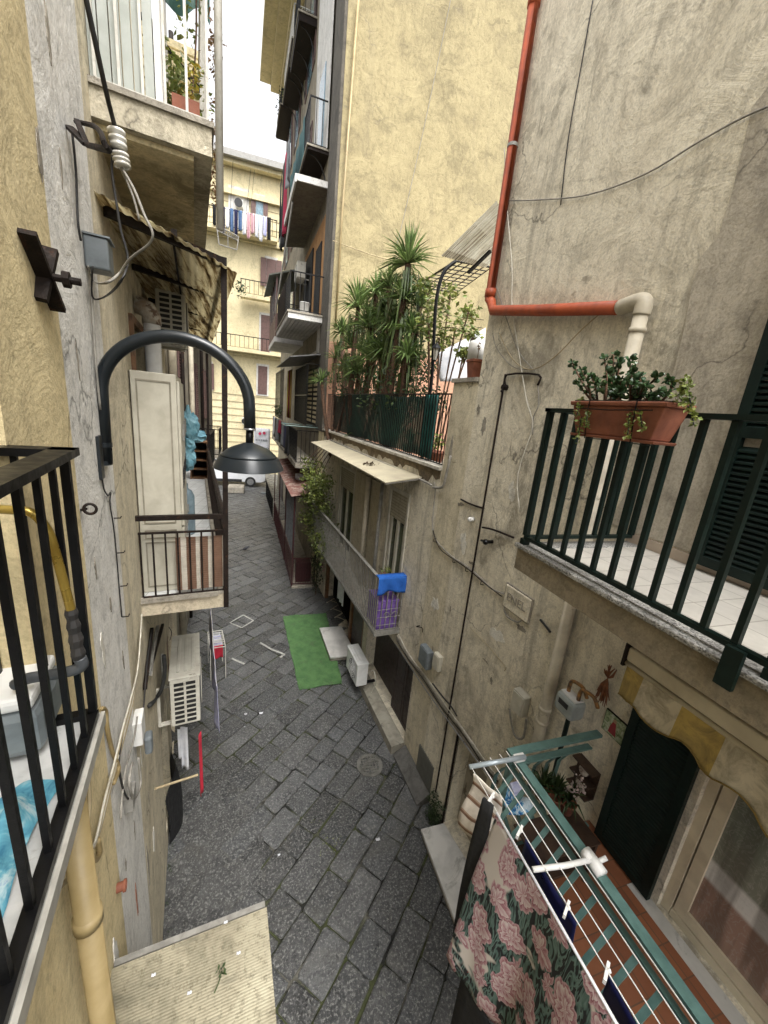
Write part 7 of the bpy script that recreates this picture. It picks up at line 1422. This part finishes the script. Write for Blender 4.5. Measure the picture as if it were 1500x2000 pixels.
# lantern
lp = T(851, 690, 6.0); e = empty('terrace_lantern', (lp[0], lp[1], 4.4), 'black lantern on the terrace post in front of the bushes', 'lantern')
q = MB(); q.lathe(lp-V(0,0,.1), [(.03,0),(.055,.17),(.055,.172)], 6); q.build('glass', mk('lantern_glass', (.42,.4,.34), (.3,.28,.24), .2), e)
q = MB(); q.lathe(lp+V(0,0,.073), [(.075,0),(.06,.03),(.02,.07),(.008,.09)], 12); q.lathe(lp-V(0,0,.125), [(.012,0),(.034,.024)], 12)
for k in range(6): a = k*math.pi/3; q.beam(lp+V(.03*math.cos(a), .03*math.sin(a), -.1), lp+V(.057*math.cos(a), .057*math.sin(a), .072), .006, .006)
q.build('frame', M['black_iron'], e)
# curved black post and pergola
e = empty('pergola', (3.2, 6.1, 4.4), 'black iron pergola with curved post and wire lattice on the terrace', 'pergola')
yq = 6.05
pst = [T(841,760,yq), T(846,690,yq), T(850,610,yq), T(856,565,yq), T(868,530,yq), T(890,510,yq)]; q = MB(); q.tube(spline([V(pst[0][0],yq,4.42)]+pst, 5), .028, 8); q.build('post', M['black_iron'], e, smooth=True)
q = MB(); pe = pst[-1]
a0_, a1_, a2_, a3_ = pe, T(810,560,8.6), T(960,600,8.6), T(960,522,6.05)
q.tube([a0_, a1_], .018, 6); q.tube([a0_, a3_], .015, 6); q.tube([a1_, a1_+(a3_-a0_)*1.6], .015, 6)
for k in range(1, 9): f = k/9; s_ = a0_+(a1_-a0_)*f; q.tube([s_, s_+(a3_-a0_)*(1+.6*f)], .009, 5)
for k in range(1, 6): s_ = a0_+(a3_-a0_)*k/5; q.tube([s_, a1_+(a3_-a0_)*1.6*k/5], .009, 5)
for k in range(8): s_ = a0_-V(0,0,.25+.12*k)+V(0,1.2,0); q.tube([T(830+4*k,610+14*k,8.0), T(945,625+16*k,8.0)], .006, 4)
q.build('lattice', M['black_iron'], e)
# corrugated leaning canopy on the terrace
cc4 = [T(970,392,5.2), T(861,500,5.9), T(948,523,5.9), T(1010,470,5.2)]
q = MB(); rs2 = random.Random(13); cur = 1.
ns = 110
def cpt(s, tt): return (cc4[1]*(1-s)+cc4[2]*s)*(1-tt)+(cc4[0]*(1-s)+cc4[3]*s)*tt+V(0,0,.006*math.sin(s*2*math.pi*18))
for k in range(ns):
    k0 = rs2.choice([1,1,1,.95,.9,.55,.3]); 
    for j in range(8):
        f = min(1., max(.18, k0+(.3 if j > 4 else 0)+rs2.uniform(-.15,.12)-(.35 if j == 0 else 0))); q.col = (f, f*(.82+.18*f), f*(.6+.4*f)); q.quad(cpt(k/ns, j/8), cpt((k+1)/ns, j/8), cpt((k+1)/ns, (j+1)/8), cpt(k/ns, (j+1)/8))
mcn = leafmat('stained_sheet', (.74,.71,.6), (.62,.58,.46), rough=.7)
e = tag(q.build('terrace_canopy', mcn), 'stained corrugated sheet canopy slanting beside the orange pipe', 'canopy')
tag(MB().beam(T(914,533,5.85), T(958,490,5.5), .05, .03).build('canopy_strut', M['black_iron']), 'short black strut under the stained terrace canopy', 'strut')
# pots, tarp and tank on the terrace
cp_ = RA.p(RA.ty(4.72), 6.315, -.12); e = empty('flower_pot', cp_, 'square terracotta pot standing on the terrace pillar', 'flower pot')
q = MB(); q.add([cp_+V(sx*a, sy*a, z) for a, z in ((.065,0),(.09,.2)) for sx, sy in ((-1,-1),(1,-1),(1,1),(-1,1))], [(3,2,1,0),(4,5,6,7),(0,1,5,4),(1,2,6,5),(2,3,7,6),(3,0,4,7)]); q.build('body', M['terracotta'], e, bevel=.005)
q = MB(); q.box(cp_[0]-.1, cp_[0]+.1, cp_[1]-.1, cp_[1]+.1, cp_[2]+.2005, cp_[2]+.235); q.build('rim', M['terracotta'], e, bevel=.006); q = MB(); q.tube(spline([cp_+V(0,0,.23), cp_+V(.02,.02,.33), cp_+V(-.01,0,.42)], 4), .005, 5); leaves(q, cp_+V(0,0,.4), .06, 8, .03, rs); q.build('twig', M['leaf_dry'], e)
q = MB(); c_ = T(922,668,5.6); q.lathe(V(c_[0]+.1, 5.6, c_[2]-.05), [(.13,-.2),(.13,.03),(.11,.07),(.04,.09),(.04,.11)], 20); tag(q.build('water_tank', M['white_plastic'], smooth=True), 'white plastic tank on the terrace behind the terracotta pot', 'tank')
q = MB(); q.grid(lambda s, tt: T(855,690,7)*(1-s)*(1-tt)+T(950,640,7)*s*(1-tt)+T(860,745,7)*(1-s)*tt+T(950,745,7)*s*tt+V(0,.05*math.sin(7*s+3*tt),0), 12, 8); tag(q.build('tarpaulin', M['f_white'], smooth=True, solid=.01), 'white tarpaulin stretched on the terrace behind the bushes', 'tarpaulin')
for i, (u, v, r_, lab) in enumerate([(850,885,.16,'large terracotta trough behind the terrace fence by the pillar'), (800,850,.12,'terracotta pot behind the middle of the terrace netting')]):
    c_ = aP(u, v, RB.p(0,0,-.35), RB.n); c_[2] = 4.45+.45*(i == 0); e = empty('flower_pot', c_, lab, 'flower pot'); pot(V(c_[0], c_[1], 5.0), r_, .24).build('pot', M['terracotta'], e, smooth=True); q = MB(); q.lathe((c_[0], c_[1], 4.42), [(r_*.6,0),(r_*.6,.575)], 14); q.build('stand', M['concrete'], e); q = MB(); leaves(q, V(c_[0], c_[1], 5.4), .16, 60, .06, rs); q.build('foliage', M['leaf_light' if i == 0 else 'leaf_dark'], e)

tag(MB().tube(sag(T(880,0,11.9), T(775,480,11.9), .25), .008, 4).build('wall_wire', M['cable_grey']), 'thin grey wire slanting down the blank yellow side wall', 'wire')
tag(MB().tube(spline([T(650,470,11.93), T(750,505,11.93), T(830,515,11.93)], 4), .012, 4).build('wall_crack_wire', M['cable_tan']), 'tan cable running across the foot of the blank yellow wall', 'cable')
tag(MB().tube([T(700,0,11.9), T(668,420,11.9), T(655,640,11.9)], .03, 8).build('drainpipe', M['yellow_pipe'], smooth=True), 'slim yellow pipe along the left edge of the blank yellow wall', 'drainpipe')
# ================================================================ far yellow house details
def FY(u, v): return aY(u, v, 32)
def fbox(mb, u0, v0, u1, v1, d0=-.05, d1=.0):
    a, b_ = FY(u0, v0), FY(u1, v1); mb.box(min(a[0],b_[0]), max(a[0],b_[0]), 32-d1, 32-d0 if False else 32-d1+(d1-d0), min(a[2],b_[2]), max(a[2],b_[2])); return mb
def far_window(x0, x1, z0, z1, parent, shut=True, glass=None, smat=None):
    q = MB(); q.box(x0-.12, x1+.12, 31.93, 31.998, z0-.1, z1+.15); f_ = q.build('window', M['white_paint_wall'], parent); q = MB(); q.box(x0, x1, 31.9, 31.929, z0, z1); q.build('pane', glass or M['glass_sky'], f_)
    if shut:
        for a, b_ in ((x0-(x1-x0)*.62-.02, x0-.02), (x1+.02, x1+(x1-x0)*.62+.02)): q = MB(); q.box(a, b_, 31.86, 31.899, z0, z1); q.build('shutter', smat or M['shutter_brown'], f_)
# storeys read off the photograph
zt_b = FY(480,462)[2]; zt_m = FY(480,686)[2]; zt_mm = FY(490,580)[2]
q = MB(); q.box(-12, 9, 31.8, 31.999, zt_b-.35, zt_b); q.box(-12, 9, 31.8, 31.999, zt_m-.35, zt_m-.02); q.build('string_course', M['pale_yellow'], far_house)
q = MB(); k = 12.8
rs = random.Random(77)
z_ = FY(470,455)[2]; 
while z_ < 18.3: q.box(-12, 9, 31.975, 31.999, z_, z_+.04); z_ += .55
z_ = .4
while z_ < FY(470,765)[2]: q.box(-12, 9, 31.96, 31.999, z_, z_+.05); z_ += .5
q.build('groove_line', mk('groove', (.45,.38,.24), (.38,.32,.2), .9), far_house)
q = MB(); a, b_ = FY(446,368), FY(486,450); q.box(a[0], b_[0], 31.95, 31.999, b_[2], a[2]+.2); q.build('wall_patch', M['white_paint_wall'], far_house)
far_window(FY(500,400)[0], FY(514,400)[0], FY(505,450)[2], FY(505,385)[2], far_house)
far_window(FY(512,520)[0]+.3, FY(530,520)[0]+.3, FY(520,560)[2], FY(520,505)[2], far_house, glass=M['shutter_brown'])
far_window(FY(504,730)[0], FY(522,730)[0], FY(510,770)[2], FY(510,715)[2], far_house, False, glass=M['shutter_brown'])
far_window(FY(403,730)[0], FY(412,730)[0], FY(410,760)[2], FY(410,710)[2], far_house)
far_window(FY(504,640)[0]+.2, FY(522,640)[0]+.2, FY(512,690)[2], FY(512,615)[2], far_house, False, glass=M['shutter_brown'])
far_window(-6.5, -5.5, 12.6, 15, far_house); far_window(-6.5, -5.5, 7.5, 10, far_house); far_window(3.5, 4.5, 12.6, 15, far_house); far_window(3.5, 4.5, 7.5, 10, far_house)
e = empty('air_conditioner', FY(467,405), 'round fanned air conditioner high on the far yellow house', 'air conditioner')
a = FY(461,394); b_ = FY(475,412); q = MB(); q.box(a[0], b_[0], 31.5, 31.94, b_[2], a[2]); q.build('casing', M['ac_clean'], e, bevel=.03); q = MB(); q.lathe(((a[0]+b_[0])/2-.05, 31.49, (a[2]+b_[2])/2), [(.26,0),(.26,.02)], 20, (0,-1,0)); q.build('fan_opening', M['grille_dark'], e)
e = empty('air_conditioner', FY(478,822), 'small air conditioner low on the far yellow house', 'air conditioner')
a = FY(474,815); b_ = FY(484,829); q = MB(); q.box(a[0], b_[0], 31.5, 31.94, b_[2], a[2]); q.build('casing', M['ac_clean'], e, bevel=.03); q = MB(); q.lathe(((a[0]+b_[0])/2-.05, 31.49, (a[2]+b_[2])/2), [(.2,0),(.2,.02)], 20, (0,-1,0)); q.build('fan_opening', M['grille_dark'], e)
def fbal(x0, x1, zs_, zr, lab, dep=.9):
    e = empty('balcony', (x0, 32, zs_), lab, 'balcony'); q = MB(); q.box(x0, x1, 32-dep, 31.79, zs_-.2, zs_); q.build('slab', M['pale_yellow'], e); railing(e, [(x0+.05,31.75), (x0+.05,32-dep+.05), (x1-.05,32-dep+.05), (x1-.05,31.75)], zs_+.08, zr, M['black_iron'], .3, .03, .05, .05)
    return e
fbal(-9, .9, zt_b-.0, FY(470,425)[2], 'top balcony of the far yellow house hung with washing')
fbal(-5.5, 2.2, zt_m+.05, FY(480,660)[2], 'lower long balcony of the far yellow house')
fbal(FY(470,580)[0], 1.5, FY(480,580)[2], FY(480,552)[2], 'middle small balcony of the far yellow house')
zlw = FY(470,424)[2]
cols = ['f_black','f_black','f_navy','f_white','f_jeans','f_navy','f_jeans','f_white','f_pink','f_pink','f_white','f_white','f_lilac','f_black']
names = ['first black','second black','dark navy','white shirt beside navy','blue jeans','dark blue','pale blue jeans','white shirt in the middle','pale pink','second pink','white shirt right of the pink','next white shirt','lilac striped','last black']
xa_, xb_ = FY(425,430)[0]-.2, FY(530,430)[0]
for k in range(14):
    x_ = xa_+(xb_-xa_)*k/14; cloth('laundry', (x_, 31.0, zlw-.01*k*0), (x_+(xb_-xa_)/14*.82, 31.0, zlw), 1.15+.35*((k*7) % 3)/2, M[cols[k]], names[k]+' washing on the far house top balcony', 'laundry', 'washing on the far house', .08, thick=.01)
tag(MB().tube([(xa_-.3,31,zlw+.01), (xb_+.2,31,zlw+.01)], .012, 4).build('washing_line', M['cable_white']), 'washing line along the top balcony of the far house', 'washing line')
# little lattice shelf and plant hanging from the left wall far away
e = empty('wall_shelf', (-1.9,16,9), 'open metal laundry frame projecting from the left wall far away', 'laundry frame')
A_ = [aY(u, v, 17) for u, v in [(423,440),(466,462),(463,488),(428,477)]]; q = MB(); 
for a, b_ in zip(A_, A_[1:]+A_[:1]): q.tube([a, b_], .02, 5)
for k in range(12): f = k/12; p_ = A_[0]+(A_[1]-A_[0])*f; q.tube([p_, p_-V(0,0,.14)], .012, 4)
q.tube([A_[0]-V(0,0,.15), A_[1]-V(0,0,.15)], .015, 4); q.tube([(A_[0]+A_[1])/2, (A_[2]+A_[3])/2], .015, 4); q.build('frame', M['grey_iron'], e)
q = MB(); leaves(q, aY(468,565,12), .22, 60, .06, random.Random(12)); tag(q.build('hanging_plant', M['leaf_dark']), 'small green plant hanging at the edge of the rusty awning', 'plant')
# van in the cross street
vx = aZ(490, 951, 0); e = empty('van', (-1.8, 27.8, 0), 'white van parked across the far end of the alley', 'van')
vy = vx[1]+.0; xr_ = aY(518, 945, vy)[0]; rw = .34; wc = aY(489, 941, vy); 
prof = [(xr_, .42), (xr_+.02, .75), (xr_-.05, 1.35), (xr_-.16, 1.92), (xr_-.5, 2.0), (xr_-4.4, 2.0), (xr_-5.3, 1.35), (xr_-5.9, 1.15), (xr_-5.95, .45), (xr_-5.4, .3), (xr_-.3, .3)]
q = MB(); q.slab([(x, vy+.02, z) for x, z in prof], (0,1.85,0)); q.build('body', mk('white_car_paint', (.72,.73,.74), (.68,.69,.7), .25, 0, 2, coat=.6), e, bevel=.05)
for xw in (wc[0], wc[0]-3.4):
    for yw in (vy+.0, vy+1.65):
        q = MB(); q.tube([(xw, yw, rw), (xw, yw+.2, rw)], rw, 28); wh = q.build('wheel', M['grille_dark'], e, bevel=.02); q = MB(); q.tube([(xw, yw-.012, rw), (xw, yw-.001, rw)], rw*.62, 24); q.build('rim', M['steel'], wh)
q = MB(); q.box(xr_-5.4, xr_-.9-.6, vy-.005, vy+.018, .32, .5); q.build('side_sill', M['grille_dark'], e); q = MB(); q.box(xr_-.07, xr_+.03, vy+.1, vy+1.7, .34, .55); q.build('bumper', M['grille_dark'], e)
q = MB(); q.box(xr_-.1, xr_+.005, vy+.012, vy+.12, .95, 1.25); q.build('tail_light', M['f_red'], e)
for xx in (xr_-1.6, xr_-3.0): q = MB(); q.box(xx-1.1, xx, vy+.008, vy+.019, 1.2, 1.75); q.build('side_window', mk('van_glass', (.03,.035,.04), None, .1) if xx == xr_-1.6 else bpy.data.materials['van_glass'], e)
# white shop banner with pink mark
a = aY(496, 835, 24.5); b_ = aY(527, 880, 24.5); q = MB(); q.grid(lambda s, tt: V(a[0]+(b_[0]-a[0])*s, 24.5+.04*math.sin(6*s), a[2]+(b_[2]-a[2])*tt), 8, 6)
e = tag(q.build('street_banner', M['f_white'], smooth=True, solid=.01), 'white hanging banner with pink mark beyond the street lamp', 'banner')
q = MB(); c_ = V((a[0]+b_[0])/2, 24.43, a[2]*.75+b_[2]*.25); q.lathe(c_-V(.12,0,0), [(.09,0),(.09,.01)], 10, (0,-1,0)); q.lathe(c_+V(.12,0,.05), [(.09,0),(.09,.01)], 10, (0,-1,0)); o = q.build('pink_mark', fabric('pink_ink', (.6,.05,.12)), e)
q = MB(); 
for k in range(7): q.box(c_[0]-.36+.1*k, c_[0]-.29+.1*k, 24.42, 24.43, a[2]*.42+b_[2]*.58, a[2]*.42+b_[2]*.58+.1); 
q.build('printed_word', M['f_grey'], e)
# overhead wires at the far end
for k, (u0, v0, u1, v1, lab) in enumerate([(455,315,448,440,'left'),(490,330,478,440,'middle'),(497,332,488,425,'right')]): tag(MB().tube([aY(u0, v0, 31.4), aY(u1, v1, 31.2)], .012, 4).build('hanging_wire', M['cable_black']), '%s of the three thin wires hanging in front of the far yellow house' % lab, 'wire')
# ================================================================ small wear and clutter
# metal staples and pegs on the left wall crack, pipe clips on the right
for i, (u, v, lab) in enumerate([(222,1012,'uppermost'),(229,1080,'second'),(235,1145,'third'),(239,1205,'lowest')]):
    p_ = LW.at(u, v, .0); tag(MB().tube([p_, p_+LW.n*.035, p_+LW.n*.035+LW.d*.03], .004, 5).build('wall_staple', M['brown_iron']), '%s rusty staple beside the dark cable below the street lamp' % lab, 'staple', 'staples below the street lamp')
# hole with broken plaster high on the pale wall
def chip(W, u, v, r, lab, mat, sx=1., sz=1., seed=1):
    rs = random.Random(seed); p = W.at(u, v, .004); n = 22; q = MB(); vs = [p+W.n*.0]
    ring = []
    for k in range(n): a = 2*math.pi*k/n; k_ = r*rs.uniform(.6, 1.15); ring.append(p+W.d*math.cos(a)*k_*sx+V(0,0,1)*math.sin(a)*k_*sz)
    q.slab(ring, -W.n*.012); return tag(q.build('plaster_chip', mat), lab, 'plaster chip')
chip(LW, 95, 62, .06, 'dark hole chipped in the pale wall near the top', M['concrete'], .35, 1.6, 3)
chip(LW, 228, 1870, .09, 'white patch where yellow paint has flaked at the wall foot', M['white_plaster'], .6, 1.8, 4)
chip(LW, 268, 1760, .07, 'reddish brick patch low on the pale wall', mk('brick_red', (.34,.15,.09), (.22,.1,.06), .9, 0, 14, .5, 40), .25, 2.4, 5)
chip(LW, 290, 1690, .12, 'grey cement patch low on the pale wall', M['concrete'], .3, 2.2, 6)
chip(RA, 945, 830, .1, 'dark flaked patch on the terrace pillar edge', M['concrete'], .5, 1.2, 7)
chip(RA, 1018, 1228, .09, 'crumbled patch under the square cover plate', M['concrete'], .9, .4, 8)
chip(RA, 880, 880, .12, 'long flaked streak on the lower terrace pillar', M['concrete'], .35, 1.8, 9)
chip(LW, 330, 262, .001, 'tiny chip on the pale wall', M['concrete'], 1, 1, 10) if 0 else None
# conduit clips along the looping bundle
for i, (u, v) in enumerate([(852,1055),(890,1095),(915,1112),(945,1138)]):
    p_ = RA.at(u, v, .0); tag(MB().tube([p_+V(0,0,.03), p_+RA.n*.045+V(0,0,.02), p_+RA.n*.045-V(0,0,.02), p_-V(0,0,.03)], .005, 5).build('cable_clip', M['brown_iron']), ['first','second','third','fourth'][i]+' rusty clip holding the looping cable bundle, counted from the terrace', 'clip', 'clips on the looping cable bundle')
# extra loose cable scribbles under the long left balcony
for k, (px, mt_, lab) in enumerate([([(296,1230),(288,1290),(283,1350),(279,1400)],'cable_black','black cable dropping beside the dark slats'), ([(305,1225),(300,1280),(296,1320)],'cable_grey','grey cable behind the dark slats'), ([(268,1400),(262,1440),(246,1500),(238,1560),(236,1600)],'cable_grey','grey cable passing the white junction box'), ([(240,1430),(232,1490),(240,1540),(250,1560)],'cable_black','short black cable loop left of the white junction box'), ([(330,1225),(335,1235),(332,1250)],'cable_black','short black cable above the beige air conditioner')]):
    cable('cable', wallpath(LW, px, .03), .006, M[mt_], lab)
# mould and moss at the foot of the left wall
rs = random.Random(61); q = MB()
for k in range(40): y_ = 2.9+rs.random()*4; c_ = LW.p(ty(LW,y_), .005, .02+rs.random()*.05); leaves(q, c_, .03, 8, .012, rs, (1,1,.3), tone=(.4,1.1))
tag(q.build('wall_moss', M['leaf_dark']), 'sparse moss along the foot of the left wall', 'moss', None, 'stuff')
q = MB()
for k in range(60):
    u, v = rs.choice([(650,1640),(640,1660),(690,1720),(930,1560) if 0 else (610,1600),(780,1560),(740,1630),(575,1645)]); c_ = aZ(u+rs.uniform(-22,22), v+rs.uniform(-10,10), .0); leaves(q, c_, .02, 8, .008, rs, (1,1,.2), tone=(.6,1.4))
tag(q.build('joint_moss', M['leaf_light']), 'green moss growing in the joints of the paving', 'moss', None, 'stuff')
# bits on the corrugated canopy
for i, (u, v) in enumerate([(441,1802),(466,1862),(370,1940),(300,1905)]):
    c_ = aZ(u, v, zc+.006); q = MB(); q.grid(lambda a, b_: c_+V((a-.5)*.02, (b_-.5)*.012, .003*math.sin(9*a+7*b_)+.004), 4, 4); tag(q.build('paper_scrap', M['f_white'], solid=.001), ['white scrap near the far corner of the corrugated canopy','white scrap in the middle of the corrugated canopy','scrap beside the green sprig','scrap near the wall side of the corrugated canopy'][i], 'litter')

# older, darker render around the upper balcony door
pp = [RN.at(u, v, .0) for u, v in [(1540,120),(1470,210),(1452,290),(1430,380),(1405,460),(1372,500),(1352,560),(1338,640),(1318,720),(1290,790),(1268,880),(1225,960),(1190,1020)]]
pp = [p for p in pp if p[1] > 1.08]+[RN.p(t_(pp[-1][1]), 5.1), RN.p(t_(1.07), 5.1), RN.p(t_(1.07), 9.)]
q = MB(); q.slab([p+RN.n*.001 for p in pp], RN.n*.005); tag(q.build('render_patch', plaster('old_render', (.56,.5,.4), (.46,.41,.32), (.24,.21,.165), (.08,.07,.055), .8, .5, .5, .6)), 'large darker patch of old render beside the upper right balcony shutters', 'plaster patch')

rs = random.Random(71); n_ = 60; q = MB(); top = [RB.p(.02+(RB.len-.05)*k/n_, 5.05, .006) for k in range(n_+1)]; bot = [p-V(0,0,.1+.16*rs.random()**2) for p in top]
for k in range(n_): q.add([bot[k], bot[k+1], top[k+1], top[k], bot[k]-RB.n*.004, bot[k+1]-RB.n*.004], [(0,1,2,3), (0,4,5,1)])
tag(q.build('damp_band', plaster('damp', (.24,.18,.11), (.15,.115,.07), (.07,.055,.04), (.03,.025,.02), 2.5, .5, .5, .7)), 'damp brown stained band of plaster under the terrace parapet', 'plaster band')
q = MB(); n_ = 40; top = [V(1.68, -1+3.08*k/n_, 4.989) for k in range(n_+1)]
for W, a, b_, z, lab in ((RA, .05, 2.2, 4.0, 'x'),): pass

def flakes(W, spots, parent, mat, seed):
    rs = random.Random(seed); q = MB()
    for u, v, r, sx, sz in spots:
        c_ = W.at(u, v, .0); n = 20; ph = rs.random()*6; ring = []
        for k in range(n): a = 2*math.pi*k/n; kk = r*(1+.3*math.sin(2*a+ph)+.2*math.sin(5*a+2*ph)+rs.uniform(-.15,.15)); ring.append(c_+W.n*.0015+W.d*math.cos(a)*kk*sx+V(0,0,1)*math.sin(a)*kk*sz)
        q.slab(ring, W.n*.003)
    o = q.build('flaked_plaster', mat, parent); o['kind'] = 'stuff'; return o
m_dk = plaster('bare_render', (.36,.32,.26), (.26,.23,.18), (.15,.13,.1), (.06,.05,.04), 3, .5, .5, .5)
m_lt = plaster('lime_patch', (.82,.79,.7), (.74,.7,.6), (.5,.47,.4), (.1,.09,.07), 2, .5, .4, .4)
flakes(RA, [(935,800,.05,.5,1.3),(922,1100,.045,1.4,.4),(960,1330,.035,.5,1.4),(845,1270,.04,.5,1.5),(900,985,.05,1.2,.5),(1005,890,.03,.8,1.5),(880,1190,.03,.5,1.6),(948,1290,.025,1.5,.5),(1035,1090,.03,.6,1.3),(870,1420,.04,.6,1.6)], grey_house, m_dk, 1)
flakes(RA, [(905,1060,.09,.9,1.2),(1000,960,.07,.7,1.4),(970,1240,.1,1.,.8),(850,1180,.1,.8,1.1)], grey_house, m_lt, 2)
flakes(LW, [(75,300,.05,.3,1.8),(118,330,.03,.3,2),(150,700,.03,.3,2.2),(185,1110,.03,.4,1.5),(215,1180,.035,.4,1.6),(240,1290,.04,.4,1.6),(262,1620,.04,.3,1.8),(290,1560,.05,.3,1.8),(245,1690,.03,.4,1.5)], pale_house, m_dk, 3)
flakes(LW, [(300,1640,.1,.5,1.6),(275,1480,.05,.4,1.5),(200,1270,.06,.5,1.6)], pale_house, m_lt, 4)
